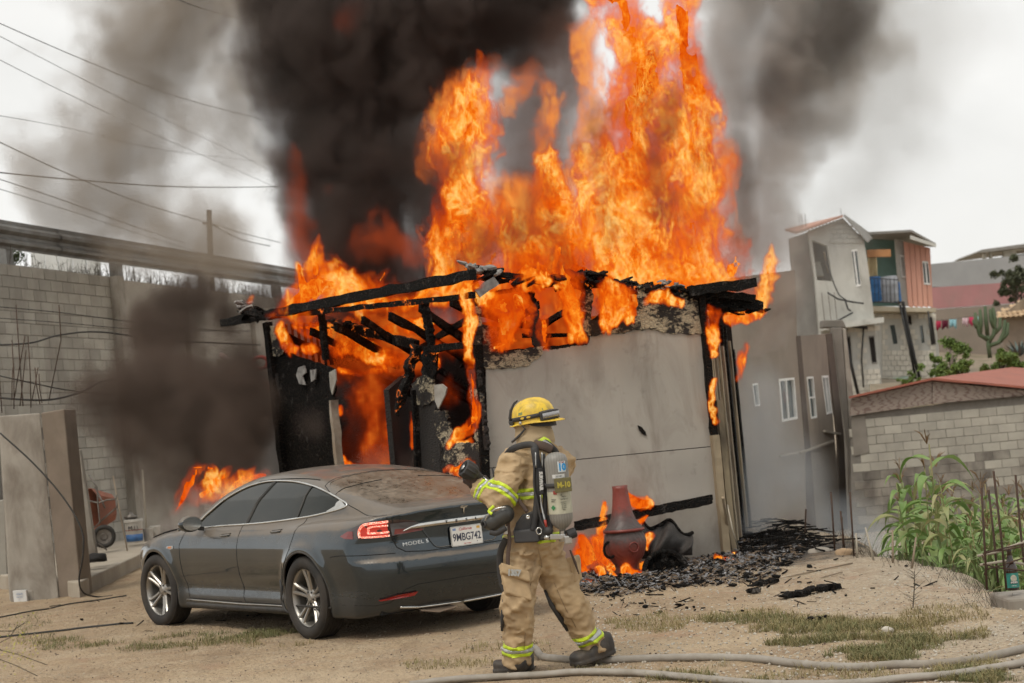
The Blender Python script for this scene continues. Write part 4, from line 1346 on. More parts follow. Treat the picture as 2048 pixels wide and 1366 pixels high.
tslab('recess_shade', [(1652, 668), (1664, 666), (1688, 872), (1702, 1200), (1684, 1200), (1676, 880)], .05, m_darktan, .015)
tslab('side_pier', [(1622, 905), (1648, 900), (1672, 1200), (1645, 1200)], .05, m_tanw, .02)
# grey concrete frame attached at its right
gf = thing('concrete_column', 'unfinished grey concrete column with a cap standing right of the tan house', 'column', at(1690, 1000, 42))
def slab3(name, poly, D, ext, mt, parent, label=None, bv=0):
    m = MB(); m.prism([at(x, y, D) for x, y in poly], ext)
    o = m.build(name, mt, parent)
    if label: o['label'] = label
    if bv: bevel(o, bv)
    return o
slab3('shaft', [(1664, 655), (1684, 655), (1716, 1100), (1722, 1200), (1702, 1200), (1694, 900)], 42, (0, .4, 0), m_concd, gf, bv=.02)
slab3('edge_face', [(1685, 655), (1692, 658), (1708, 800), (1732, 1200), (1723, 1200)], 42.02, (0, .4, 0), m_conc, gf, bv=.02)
slab3('cap', [(1646, 640), (1686, 640), (1693, 655), (1646, 655)], 42.3, (0, .5, 0), m_concd, gf, bv=.02)

# ------------------------------------------------------------------ shed with block wall and red gable roof
m_gable = None
T = NT('grain_board')
P = T.pos((1, 1, 5))
wv = T.n('TexWave'); wv.inputs['Scale'].default_value = 4.5; wv.inputs['Distortion'].default_value = 14; wv.inputs['Detail'].default_value = 3; T.l(T.pos((.35, 1, 2.2)), wv.inputs[0])
c = T.mix(T.ramp(wv.outputs[0], [(.05, 1.), (.25, 0.)]), (.26, .215, .185), (.15, .10, .085))
c = T.mix(T.ramp(T.noise(T.pos(), 1.2, 4), [(.4, 0.), (.7, .5)]), c, (.19, .155, .13))
T.bsdf(c, .8, 0, wv.outputs[0], .3, .01); m_gable = T.m
SD = 40.0
sh = thing('block_shed', 'grey block shed with wood-grain gable boards and red roof behind the corn', 'shed', at(1880, 1000, SD))
m = MB(); m.prism([at(1702, 1060, SD), at(2110, 1040, SD), at(2110, 778, SD), at(1702, 832, SD)], (0, .2, 0)); m.build('mortar_core', m_mortar, sh)
m_blk2 = pm('cmu_pale', (.40, .38, .33), (.33, .315, .275), 2.0, .92, bump=.4, bscale=40, bd=.005, stain=(.20, .19, .165), sscale=.6, samt=.45, rnd=.22)
m_blks = pm('cmu_sooty', (.33, .31, .27), (.16, .14, .12), 1.3, .92, bump=.4, bscale=40, bd=.005, stain=(.05, .042, .038), sscale=.8, samt=.95, rnd=.3)
sA = at(1702, 900, SD)
sdir = Vector((1, 0, 0))
def shed_block_rows():
    full = {}
    for key, mt in (('a', m_blk2), ('b', m_blks)):
        full[key] = [MB().add(*chamfer_block(.39, .19, .09, .006, s)).mesh('block', mt) for s in range(3)]
    for c in range(15):
        zt = 1.60 - c * .2
        for k in range(14):
            x = sA.x + .2 + k * .4 + (0 if c % 2 else -.2)
            # the top line follows the sloping gable board
            y_top = 1.02 + (x - sA.x) * .0 
            p = Vector((x, SD - .012 + random.uniform(-.003, .003), zt - .62))
            if p.x < sA.x + .15: continue
            sooty = c >= 6 + (3 if x > sA.x + 3.2 else 0) or (c >= 5 and random.random() < .35)
            o = link(bpy.data.objects.new('block', random.choice(full['b' if sooty and x < sA.x + 4.4 else 'a'])))
            o.location = p
            par(o, sh)
shed_block_rows()
GB = SD - .10
slab3('gable_board', [(1700, 832), (1702, 798), (1864, 763), (1864, 808)], GB, (0, .06, 0), m_gable, sh, bv=.004)
slab3('gable_board', [(1865, 808), (1865, 763), (2110, 786), (2110, 770 + 12)], GB - .01, (0, .06, 0), m_gable, sh, bv=.004)
slab3('gable_board', [(1865, 808), (2110, 776), (2110, 787), (1865, 763.5)], GB + .005, (0, .05, 0), m_gable, sh)
slab3('corner_patch', [(1702, 834), (1730, 830), (1738, 905), (1708, 912)], SD - .03, (0, .03, 0), m_concd, sh)
m_redroof = pm('red_roof_felt', (.36, .125, .085), (.29, .10, .07), 3, .9, bump=.5, bscale=50, stain=(.20, .09, .07), samt=.5)
m = MB()
A_, B_, C_ = at(1698, 797, GB - .15), at(1864, 760, GB - .15), at(2115, 783, GB - .15)
bk = Vector((8, 20, .25))
m.prism([A_, B_, B_ + bk, A_ + bk + Vector((0, 0, -.3))], (0, 0, .05)); m.build('roof_slope', m_redroof, sh)
m = MB(); m.prism([B_ + Vector((0.004, 0, 0)), C_, C_ + bk, B_ + bk + Vector((.004, 0, 0))], (0, 0, .05)); m.build('roof_slope', m_redroof, sh)
m = MB(); m.prism([at(1700, 1060, SD + .3), at(1700, 830, SD + .3), at(1700, 830, SD + .3) + bk * .3, at(1700, 1060, SD + .3) + bk * .3], (.1, 0, 0)); m.build('side_wall', m_concd, sh)

# ------------------------------------------------------------------ far houses
m_cmuw = pm('whitewashed_block', (.66, .63, .55), (.57, .54, .47), 1.2, .9, bump=.2, bscale=20, stain=(.36, .33, .28), samt=.4, rnd=.14)
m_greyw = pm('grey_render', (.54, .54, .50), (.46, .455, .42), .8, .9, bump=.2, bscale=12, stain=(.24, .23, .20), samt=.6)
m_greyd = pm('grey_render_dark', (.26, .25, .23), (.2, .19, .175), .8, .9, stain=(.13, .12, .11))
m_pipe = pm('black_pipe', (.02, .02, .02), rough=.5, bump=0)
def far_blocks(root, D, x0, x1, y0, y1, mt, holes, sl=-.085, L=26, H=11.2, clip=None, limit=150, D1=None):
    """blocks in pixel rows; row lines follow the slope sl of the receding front"""
    D1 = D1 or D
    n = 0
    def P(x, y):
        return at(x, y, D + (D1 - D) * (x - x0) / max(x1 - x0, 1))
    rows = int((y1 - y0) / H) + 6
    for r in range(-4, rows):
        k = -1
        x = x0 + (L / 2 if r % 2 else 0) - L
        while x < x1:
            xa, xb = max(x, x0) + .5, min(x + L, x1) - .5
            x += L
            if xb - xa < 4: continue
            ya = y0 + r * H + sl * (xa - x0)
            cx, cyy = (xa + xb) / 2, ya + H / 2 + sl * (xb - xa) / 2
            if cyy < y0 + 1 or cyy > y1 - 2: continue
            if clip and not clip(cx, cyy): continue
            if any(hx0 < xb and hx1 > xa and hy0 < cyy + H * .45 and hy1 > cyy - H * .45 for hx0, hy0, hx1, hy1 in holes): continue
            q = [P(xa, ya + H - 1.1), P(xb, ya + H - 1.1 + sl * (xb - xa)), P(xb, ya + sl * (xb - xa)), P(xa, ya)]
            m = MB(); m.prism([p + Vector((0, -.03 - random.random() * .008, 0)) for p in q], (0, .03, 0))
            m.build('block', mt, root); n += 1
    return n
# -- grey gabled house
HD = 61.0
ga = thing('gabled_block_house', 'tall narrow grey block house with a red gabled roof and balcony opening', 'house', at(1700, 790, HD))
def gA(x, y, off=0): return at(x, y, HD + off)
nA = Vector((0, -1, 0))
oA = [(1616, 462), (1686, 436), (1728, 480), (1737, 540), (1766, 790), (1690, 830), (1652, 830), (1630, 560)]
HW = [(1702, 500), (1714, 498), (1722, 572), (1712, 574)]
HB = [(1624, 480), (1655, 492), (1666, 563), (1634, 560)]
HL1 = [(1686, 674), (1700, 672), (1706, 735), (1692, 736)]
HL2 = [(1737, 672), (1748, 671), (1754, 727), (1744, 728)]
wall_open('wall', oA, [HW, HB, HL1, HL2], m_greyw, gA, .25, nA, ga)
window(ga, gA, nA, HW, .05, (.4,))
window(ga, gA, nA, HL1, .04, (), fmat=m_greyd, gmat=m_dark)
window(ga, gA, nA, HL2, .04, (), fmat=m_greyd, gmat=m_dark)
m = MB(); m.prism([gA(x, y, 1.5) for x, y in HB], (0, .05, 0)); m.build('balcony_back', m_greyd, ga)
m = MB(); m.prism([gA(x, y, .6) for x, y in ((1628, 525), (1640, 523), (1648, 552), (1630, 552))], (0, .3, 0)); m.build('balcony_box', m_greyw, ga)
m = MB(); m.beam(gA(1648, 505, -.05), gA(1657, 545, .6), .05, .1); m.build('brace', m_wood, ga)
m = MB(); m.prism([gA(1592, 468, -.5), gA(1686, 434, -.5), gA(1686, 434, 6), gA(1570, 462, 6)], (0, 0, .08)); m.build('roof', pm('faded_red_roof', (.50, .26, .19), (.42, .22, .16), 2, .9), ga)
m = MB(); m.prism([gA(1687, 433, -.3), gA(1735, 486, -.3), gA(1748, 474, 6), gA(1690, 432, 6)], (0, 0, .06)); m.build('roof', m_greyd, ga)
for i in range(12):
    x = 1604 + i * 7
    m = MB(); m.box(gA(x, 464 - i * 2.25 , -.55), (.06, .1, .06)); m.build('roof_rib', m_greyd, ga)
m = MB(); m.prism([gA(1648, 648, -.9), gA(1768, 634, -.9), gA(1768, 645, -.9), gA(1650, 660, -.9)], (0, 1.0, 0)); m.build('floor_slab', m_greyw, ga)
far_blocks(ga, HD, 1695, 1762, 655, 815, m_cmuw, [(1684, 668, 1709, 740), (1735, 668, 1757, 732)], -.06, 13, 10.8)
far_blocks(ga, HD, 1660, 1728, 442, 486, m_greyw, [], 0, 13, 9, clip=lambda x, y: y > 442 + abs(x - 1686) * .95)
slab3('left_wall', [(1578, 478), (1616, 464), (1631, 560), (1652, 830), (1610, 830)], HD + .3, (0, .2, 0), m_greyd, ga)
for pts, r in (([(1688, 655), (1700, 720), (1716, 788)], .055), ([(1727, 655), (1723, 720), (1727, 775)], .03), ([(1655, 585), (1676, 598), (1705, 604), (1727, 607)], .03), ([(1655, 655), (1678, 640), (1706, 625)], .03), ([(1690, 600), (1696, 618), (1702, 622)], .03), ([(1652, 522), (1668, 568), (1678, 590), (1692, 600)], .02), ([(1660, 655), (1700, 652), (1735, 656)], .05)):
    m = MB(); m.tube([gA(x, y, -.25) for x, y in pts], r, 6); m.build('pipe', m_pipe, ga, smooth=True)
for x in (1600, 1605, 1612):
    m = MB(); m.tube([gA(x, 462, 2), gA(x - 2, 428, 2)], .012, 4); m.build('rebar', m_rust, ga)
m = MB(); m.tube([gA(1683, 436, 0), gA(1681, 416, 0)], .012, 4); m.build('antenna', m_rust, ga)
# rebar verticals leaning on the upper wall
for x in (1643, 1656, 1668):
    m = MB(); m.tube([gA(x + 6, 640, -.15), gA(x, 585, -.15)], .012, 4); m.build('rebar', m_rust, ga)
# -- teal and salmon house
HD2 = 66.0
tb = thing('teal_and_salmon_house', 'block house with teal and salmon upper floor and a balcony of blue barrels', 'house', at(1810, 770, HD2))
def gB(x, y, off=0): return at(x, y, HD2 + off)
m_teal = pm('teal_paint', (.16, .27, .24), (.13, .235, .21), 1.5, .8, stain=(.14, .20, .17))
m_salm = pm('salmon_board', (.62, .33, .25), (.56, .29, .22), 2, .8, stretch=(1, 1, .2))
slab3('teal_wall', [(1722, 470), (1790, 476), (1800, 612), (1745, 612)], HD2 + 1.2, (0, .15, 0), m_teal, tb)
slab3('grey_corner', [(1790, 478), (1808, 482), (1818, 612), (1800, 612)], HD2 + .3, (0, .15, 0), m_greyw, tb)
WS = [(1844, 522), (1856, 523), (1861, 570), (1848, 569)]
for i in range(5):
    xa, xb = 1808 + i * 10.6, 1808 + (i + 1) * 10.6 - .7
    ya, yb = 483 + i * 2.6, 483 + (i + 1) * 2.6
    poly = [(xa, ya), (xb, yb), (xb + 8 - i * .6, 615), (xa + 9 - i * .6, 612)]
    if i in (3, 4):
        wall_open('salmon_board', poly, [[(max(min(x, xb - .2 + (y - ya) * .06), xa + .2 + (y - ya) * .06), y) for x, y in WS]], m_salm, gB, .1, nA, tb)
    else: slab3('salmon_board', poly, HD2 - .01 * (i % 2), (0, .1, 0), m_salm, tb)
window(tb, gB, nA, WS, .05, (.5,), fmat=m_white)
window(tb, lambda x, y: gB(x, y, .25), nA, [(1800, 510), (1809, 511), (1813, 556), (1804, 555)], .05, ())
m = MB(); m.prism([gB(1717, 470, -.9), gB(1823, 464, -.9), gB(1872, 491, -1.1), gB(1868, 494, 4), gB(1740, 486, 4)], (0, 0, .09)); m.build('roof', m_greyd, tb)
m = MB(); m.prism([gB(1821, 470, -.95), gB(1873, 489, -1.15), gB(1872, 494, -1.15), gB(1821, 478, -.95)], (0, .1, 0)); m.build('fascia', m_greyw, tb)
slab3('balcony_slab', [(1745, 612), (1872, 616), (1872, 624), (1745, 622)], HD2 - 1.0, (0, 2.2, 0), pm('cream_slab', (.50, .44, .33)), tb)
HL = [(1778, 647), (1790, 646), (1797, 691), (1786, 692)], [(1838, 648), (1845, 647), (1851, 689), (1843, 690)], [(1815, 630), (1822, 630), (1824, 650), (1817, 650)]
wall_open('lower_wall', [(1748, 622), (1868, 622), (1878, 700), (1880, 790), (1765, 800)], list(HL), m_greyw, gB, .2, nA, tb)
for q in HL[:2]: window(tb, gB, nA, q, .05, (), fmat=m_greyw)
window(tb, gB, nA, HL[2], .03, (), fmat=m_greyd, gmat=m_dark)
far_blocks(tb, HD2, 1764, 1872, 628, 770, m_cmuw, [(1776, 643, 1799, 696), (1836, 643, 1854, 694), (1813, 626, 1826, 654)], .0, 12, 10.4)
slab3('dark_window', [(1857, 634), (1864, 634), (1872, 688), (1866, 688)], HD2 - .08, (0, .05, 0), m_dark, tb)
slab3('mint_base', [(1776, 758), (1816, 752), (1816, 776), (1776, 782)], HD2 - .1, (0, .06, 0), pm('mint_paint', (.42, .55, .47)), tb)
for pts, r in (([(1796, 606), (1806, 604), (1812, 640), (1828, 712), (1842, 768)], .07), ([(1800, 610), (1818, 690), (1832, 760)], .05), ([(1856, 622), (1864, 690)], .03)):
    m = MB(); m.tube([gB(x, y, -1.15) for x, y in pts], r, 6); m.build('pipe', m_pipe, tb, smooth=True)
m = MB(); 
for x in np.linspace(1742, 1798, 8): m.tube([gB(x, 606, -.9), gB(x - 2, 556, -.9)], .015, 4)
m.tube([gB(1740, 556, -.9), gB(1797, 560, -.9)], .02, 4); m.tube([gB(1742, 604, -.9), gB(1799, 606, -.9)], .02, 4)
m.build('balcony_railing', m_pipe, tb)
m_barrel = pm('barrel_blue', (.03, .17, .42), (.03, .13, .34), 5, .5)
m_barw = pm('barrel_grey', (.36, .38, .42), (.28, .30, .33), 5, .5)
for x, r, h, mt, lab in ((1749, .32, .95, m_barrel, 'bright blue barrel at the left end of the balcony'), (1762, .2, .8, m_barw, 'narrow grey-white container beside the blue barrel on the balcony'), (1773, .25, .95, m_barw, 'tall grey container in the middle of the balcony'), (1785, .28, .98, m_barw, 'wide pale container right of the middle of the balcony'), (1795, .16, .75, m_barrel, 'small dark blue barrel at the right end of the balcony')):
    m = MB(); c = gB(x, 604, -.4); m.lathe([(0, 0), (r * .94, 0), (r, .05), (r, h * .3), (r * 1.04, h * .33), (r, h * .36), (r, h * .64), (r * 1.04, h * .67), (r, h * .7), (r, h * .93), (r * .9, h), (0, h)], c, 20)
    tag(m.build('barrel', mt, auto=50), lab, 'barrel', 'barrels and containers on the balcony')
m = MB(); n_ = 14
vs = [gB(1735 + 17 * i / n_ + j * .5, 512 + 44 * j / 8, -.6 + .06 * math.sin(i * 2.3 + j * .4)) for i in range(n_ + 1) for j in range(9)]
m.add(vs, [(i * 9 + j, i * 9 + j + 1, (i + 1) * 9 + j + 1, (i + 1) * 9 + j) for i in range(n_) for j in range(8)])
o = m.build('cloth', pm('cream_cloth', (.68, .58, .36), (.60, .50, .30), 4), smooth=True); o.modifiers.new('s', 'SOLIDIFY').thickness = .02
tag(o, 'cream cloth hanging on the balcony between the grey and teal houses', 'cloth')
m = MB(); m.beam(gB(1734, 507, -.7), gB(1781, 506, -.7), .08, .28); tag(m.build('orange_board', pm('orange_wood', (.45, .22, .09))), 'orange-brown plank fixed across the teal wall above the balcony', 'board')
# -- long wall at far right and things round it
FD = 85.0
fw_ = thing('long_boundary_wall', 'long grey wall with a pink painted lower half at far right', 'wall', at(1950, 620, FD))
slab3('grey_render', [(1862, 528), (2120, 503), (2120, 570), (1864, 574)], FD, (0, .3, 0), pm('far_grey', (.33, .33, .33), (.27, .27, .27), .5), fw_)
slab3('pink_render', [(1864, 575), (2120, 558), (2120, 600), (1864, 618)], FD - .02, (0, .3, 0), pm('far_pink', (.42, .20, .20), (.36, .17, .17), .7, stain=(.30, .2, .18)), fw_)
slab3('brown_base', [(1864, 619), (2120, 601), (2120, 760), (1866, 790)], FD, (0, .3, 0), pm('far_brown', (.27, .22, .18), (.21, .175, .14), .6), fw_)
fh = thing('hilltop_house', 'pale unfinished house with a flat roof at the upper right edge', 'house', at(2010, 515, 95))
def gF(x, y, off=0): return at(x, y, 95 + off)
wall_open('wall', [(1966, 504), (2120, 484), (2120, 520), (1968, 530)], [[(1972, 507), (1980, 506), (1981, 517), (1973, 518)], [(1984, 506), (2008, 503), (2009, 516), (1985, 518)], [(2032, 501), (2060, 498), (2061, 509), (2033, 511)]], m_greyw, gF, .3, nA, fh)
slab3('roof', [(1952, 506), (1964, 499), (2120, 478), (2120, 486), (1964, 505)], 94.2, (0, 5, 0), m_greyd, fh)
slab3('back_wall', [(2005, 512), (2120, 500), (2120, 520), (2005, 525)], 98, (0, .2, 0), m_dark, fh)
# tiled roof
tl = thing('tiled_roof_house', 'house with a curved clay tile roof at the right edge', 'house', at(2030, 640, 70))
m_tile = pm('clay_tile', (.55, .40, .25), (.44, .30, .18), 3, .85, rnd=.3)
ev0, ev1 = at(1990, 641, 70), at(2115, 628, 70)
rg0, rg1 = at(2062, 583, 73), at(2130, 575, 73)
lp = 14
tile_me = None
tm_ = MB()
for a in range(7):
    t0, t1 = math.pi * a / 6, None
vs, fs = [], []
for j, s in ((0, 1.0), (1, .85)):
    for a in range(7):
        q = math.pi * a / 6
        vs.append((-.11 * s * math.cos(q), j * .42, .07 * s * math.sin(q)))
        vs.append((-.09 * s * math.cos(q), j * .42, .05 * s * math.sin(q)))
for a in range(6):
    fs += [(a * 2, a * 2 + 2, 14 + a * 2 + 2, 14 + a * 2), (a * 2 + 1, 14 + a * 2 + 1, 14 + a * 2 + 3, a * 2 + 3), (a * 2, a * 2 + 1, a * 2 + 3, a * 2 + 2)]
tile_me = MB().add(vs, fs).mesh('tile', m_tile, True)
for i in range(13):
    for j in range(9):
        u, v = (i + .5) / 12, j / 8.5
        base = ev0.lerp(ev1, u); topp = rg0.lerp(rg1, u)
        if v > min(1, .25 + u * 1.5): continue
        sd = (topp - base).normalized(); xd = (ev1 - ev0).normalized(); zd = xd.cross(sd).normalized()
        o = link(bpy.data.objects.new('tile', tile_me))
        o.location = base.lerp(topp, v) + zd * (.05 + random.uniform(-.01, .01))
        o.rotation_euler = Matrix((xd, sd, zd)).transposed().to_euler()
        o.scale = (1, 1.05, 1)
        par(o, tl)
slab3('roof_deck', [(1990, 642), (2062, 585), (2120, 578), (2120, 634)], 70.6, (0, .1, 0), m_wood, tl)
slab3('wall', [(2004, 642), (2120, 632), (2120, 800), (2012, 800)], 70.9, (0, .2, 0), pm('ochre_wall', (.33, .26, .20)), tl)
# trees, cactus, bushes
m_leafd = pm('leaf_olive', (.055, .062, .03), (.08, .09, .045), 3, .6, bump=0)
m_leafy = pm('leaf_bright', (.13, .19, .03), (.10, .16, .035), 3, .6, bump=0)
m_bark = pm('bark', (.14, .11, .085), (.09, .07, .055), 8, .9)
def tree(name, label, D, trunk, cl, n, size, mt, cat='tree'):
    t = thing(name, label, cat, at(*trunk[0], D))
    m = MB(); m.tube([at(x, y, D) for x, y in trunk], list(np.linspace(.12, .03, len(trunk))), 7)
    top_ = at(*trunk[-1], D)
    for c, r in cl: m.tube([at(*trunk[len(trunk) // 2], D), c], [.05, .015], 5)
    m.build('trunk', m_bark, t, smooth=True)
    cl = [(c + Vector([random.gauss(0, .65) * r for _ in range(3)]), r * random.uniform(.25, .5)) for c, r in cl for _ in range(7)] + [(c, r * .6) for c, r in cl]
    leaf_cloud('crown', mt, cl, int(n * 1.3), size, t)
    return t
k = 80 / 3490
tree('tree', 'rounded olive-green tree in front of the long wall at the right edge', 80, [(2035, 640), (2032, 600), (2035, 570)],
     [(at(2030, 560, 80), 22 * k), (at(2010, 585, 80), 14 * k), (at(2055, 575, 80), 25 * k), (at(2045, 545, 81), 16 * k), (at(2015, 560, 79), 14 * k), (at(2075, 550, 80), 25 * k)], 6500, .085, m_leafd)
k = 56 / 3490
tree('bush', 'bright green bush standing left of the cactus', 56, [(1900, 775), (1902, 740), (1905, 710)],
     [(at(1880, 735, 56), 20 * k), (at(1905, 745, 56), 20 * k), (at(1900, 690, 57), 18 * k), (at(1918, 700, 57), 15 * k), (at(1925, 735, 56), 16 * k), (at(1890, 755, 55), 15 * k), (at(1872, 720, 56), 10 * k)], 5200, .06, m_leafy, 'bush')
tree('bush', 'bright green bush above the red shed roof right of the cactus', 56, [(2000, 765), (2002, 740), (2006, 720)],
     [(at(1990, 735, 56), 15 * k), (at(2015, 722, 56), 20 * k), (at(2035, 735, 56), 18 * k), (at(1968, 742, 56), 9 * k), (at(2005, 710, 57), 12 * k)], 4200, .06, m_leafy, 'bush')
tree('bush', 'small green shrub at the foot of the pale block wall above the shed roof', 52, [(1818, 775), (1820, 765)], [(at(1820, 762, 52), .18), (at(1808, 768, 52), .12), (at(1832, 766, 52), .12)], 900, .045, m_leafy, 'bush')
ca = thing('cactus', 'tall branching candelabra cactus in front of the boundary wall', 'cactus', at(1978, 715, 60))
m_cac = pm('cactus_green', (.075, .11, .05), (.055, .085, .04), 4, .7)
for pts in ([(1980, 716), (1977, 690), (1975, 665)], [(1975, 670), (1972, 640), (1970, 612)], [(1976, 680), (1960, 670), (1954, 650), (1950, 625)], [(1960, 668), (1962, 645), (1960, 618)], [(1977, 685), (1988, 668), (1990, 640), (1986, 615)], [(1990, 660), (1982, 640), (1980, 618)], [(1978, 692), (1998, 685), (2008, 665), (2010, 640)], [(2000, 683), (2014, 668), (2016, 645)], [(1954, 655), (1946, 640)], [(1988, 668), (2000, 655), (2000, 635)]):
    m = MB(); m.tube([at(x, y, 60) for x, y in pts], [.075] * (len(pts) - 1) + [.05], 8); m.build('arm', m_cac, ca, smooth=True)
ag = thing('agave', 'blue-green spiky agave at the right edge beside the tiled roof house', 'plant', at(2040, 725, 58))
for i in range(26):
    a = i * 2.4; d = Vector((math.cos(a), math.sin(a) * .5, random.uniform(.4, 1.2))).normalized() * random.uniform(.5, .8)
    c = at(2040, 712, 58); s = d.cross(UP).normalized() * .04
    m = MB(); m.add([c - s, c + s, c + d * .5 + s * 1.2, c + d * .5 - s * 1.2, c + d], [(0, 1, 2, 3), (3, 2, 4)]); m.build('leaf', pm('agave_leaf', (.10, .15, .14)), ag, fix=False)
# clothes line
cl_ = [(1872, 1, (.45, .03, .08), 10, 'pink garment, leftmost on the clothes line'), (1884, 1, (.12, .01, .03), 12, 'dark maroon garment on the clothes line'), (1899, 1, (.30, .55, .62), 14, 'pale blue garment on the clothes line'), (1925, 1, (.62, .45, .48), 12, 'pale pink garment on the clothes line'), (1938, 1, (.60, .06, .14), 9, 'red garment on the clothes line'), (1948, 1, (.30, .50, .48), 9, 'mint garment at the right end of the clothes line')]
for i, (x, _, c, w, lab) in enumerate(cl_):
    y = 641 - (x - 1872) * .12; m = MB(); n2_ = 6
    vs = [at(x + w * a / n2_, y + 1 + (16 + 3 * math.sin(a + i)) * b, 75 + .05 * math.sin(a * 2 + i)) for a in range(n2_ + 1) for b in (0, .5, 1)]
    m.add(vs, [(a * 3 + b, a * 3 + b + 1, a * 3 + b + 4, a * 3 + b + 3) for a in range(n2_) for b in (0, 1)])
    o = m.build('garment', pm('cloth_%s' % 'abcdef'[i], c, rough=.9), smooth=True); o.modifiers.new('s', 'SOLIDIFY').thickness = .01
    tag(o, lab, 'clothing', 'laundry on the clothes line')
m = MB(); m.tube([at(1864, 641, 75), at(1910, 638, 75), at(1965, 629, 75)], .01, 4); tag(m.build('clothes_line', m_wire), 'clothes line in front of the long pink and grey wall', 'line')
# rough bank between the houses
bk_ = MB()
N = 30
vs = []
for i in range(N + 1):
    for j in range(12):
        x = 1740 + 420 * i / N; D = 50 + j * 3.2
        y = 790 - 8 * j + 10 * float(fbm(np.array(i * .4), np.array(j * .6), np.array(1.), 3, 2))
        if j == 0: y = 1000
        vs.append(at(x, y, D))
bk_.add(vs, [(i * 12 + j, i * 12 + j + 1, (i + 1) * 12 + j + 1, (i + 1) * 12 + j) for i in range(N) for j in range(11)])
tag(bk_.build('hillside', pm('dry_bank', (.28, .22, .16), (.18, .15, .10), 1.2, .95, stain=(.10, .11, .05))), kind='structure')
# ------------------------------------------------------------------ the grey car
W_r = gp(627, 1277); W_r.z = 0
CF = Vector((-.595, .804, 0)).normalized()       # forward
CL = UP.cross(CF).normalized()                   # left
CO = W_r - CL * .93 + UP * 0.0
CARM = Matrix((CF, CL, UP)).transposed().to_4x4()
CARM.translation = CO
car = thing('parked_car', 'dark grey dusty fastback saloon parked in front of the burning house, bonnet on fire', 'car', CO)
def pch(xk, yk):
    """monotone cubic through the table"""
    xk, yk = np.array(xk, float), np.array(yk, float)
    h = np.diff(xk); d = np.diff(yk) / h
    m = np.zeros_like(yk)
    for i in range(1, len(xk) - 1):
        if d[i - 1] * d[i] > 0:
            w1, w2 = 2 * h[i] + h[i - 1], h[i] + 2 * h[i - 1]
            m[i] = (w1 + w2) / (w1 / d[i - 1] + w2 / d[i])
    m[0], m[-1] = d[0], d[-1]
    def f(x):
        x = np.clip(x, xk[0], xk[-1])
        i = np.clip(np.searchsorted(xk, x) - 1, 0, len(xk) - 2)
        t = (x - xk[i]) / h[i]
        return (2 * t ** 3 - 3 * t * t + 1) * yk[i] + (t ** 3 - 2 * t * t + t) * h[i] * m[i] + (-2 * t ** 3 + 3 * t * t) * yk[i + 1] + (t ** 3 - t * t) * h[i] * m[i + 1]
    return f
planW = pch([-1.2, -1.0, -.8, -.5, -.2, .1, .5, 1.0, 1.6, 2.2, 2.7, 3.0, 3.3, 3.55, 3.75, 3.9], [.78, .875, .935, .972, .985, .985, .968, .955, .955, .957, .970, .972, .95, .90, .82, .70])
sideP = pch([.14, .20, .30, .42, .55, .66, .76, .86, .94, 1.05, 1.3], [-.085, -.060, -.040, -.034, -.014, -.002, -.004, -.026, -.055, -.14, -.5])   # offset of the half width by height
deckZ = pch([-1.2, -1.05, -.9, -.6, -.2, .3, 1.0, 1.8, 2.3, 2.7, 3.1, 3.5, 3.75, 3.9], [1.055, 1.045, 1.03, 1.02, 1.015, .99, .965, .955, .975, .955, .90, .79, .69, .60])
roofZ = pch([-1.2, -1.05, -.98, -.8, -.55, -.2, .15, .5, .85, 1.15, 1.5, 1.85, 2.2, 2.5, 2.8], [1.02, 1.055, 1.085, 1.125, 1.185, 1.275, 1.345, 1.395, 1.425, 1.435, 1.415, 1.345, 1.20, 1.055, .90])
greenW = pch([-1.2, -1.0, -.7, -.4, 0, .5, 1.0, 1.6, 2.1, 2.6], [.62, .66, .74, .80, .855, .885, .89, .885, .875, .85])
rearX = pch([.12, .22, .30, .42, .55, .63, .66, .72, .80, .90, .98, 1.03, 1.06, 1.15], [-.90, -.97, -1.02, -1.075, -1.10, -1.095, -1.075, -1.055, -1.035, -1.035, -1.05, -1.065, -1.045, -.9])
def carf(x, y, z):
    ay = np.abs(y)
    w = planW(x) + sideP(z)
    # sculpted lower door and rocker
    w = w - .018 * np.exp(-((z - .40) / .07) ** 2) * sstep(.15, .6, x) * sstep(2.7, 2.2, x)
    # wheel arch flares
    for xc in (0.0, 2.96):
        r = np.sqrt((x - xc) ** 2 + (z - .35) ** 2)
        w = w + .018 * np.exp(-((r - .41) / .055) ** 2)
    side = ay - w
    deck = z - (deckZ(x) - .035 * (ay / .95) ** 2)
    rx = rearX(z) + .30 * (ay / .95) ** 4.2 + .03 * (ay / .9) ** 2
    rear = rx - x
    front = x - (3.88 - .38 * (ay / .95) ** 2.6 - .10 * ((z - .5) / .3) ** 2)
    bot = (.175 + .06 * sstep(-.6, -1.1, x)) - z
    low = smax(side, deck, .075)
    low = smax(low, rear, .045)
    low = smax(low, front, .12)
    low = smax(low, bot, .05)
    gw = greenW(x) - .56 * np.maximum(z - .93, 0) - .30 * np.maximum(z - 1.2, 0) ** 1.0
    gside = ay - gw
    groof = z - (roofZ(x) - .045 * (ay / .6) ** 2)
    gr = smax(gside, groof, .085)
    gr = smax(gr, x - 2.75, .05)
    gr = smax(gr, (-1.06 + .28 * (ay / .8) ** 3) - x, .03)
    gr = smax(gr, .7 - z, .02)
    return smin(low, gr, .035)
HC = .021
CV, CFq = surfnets(carf, (-1.25, -HC * 1.5, .10), (4.0, 1.06, 1.5), HC, 4)
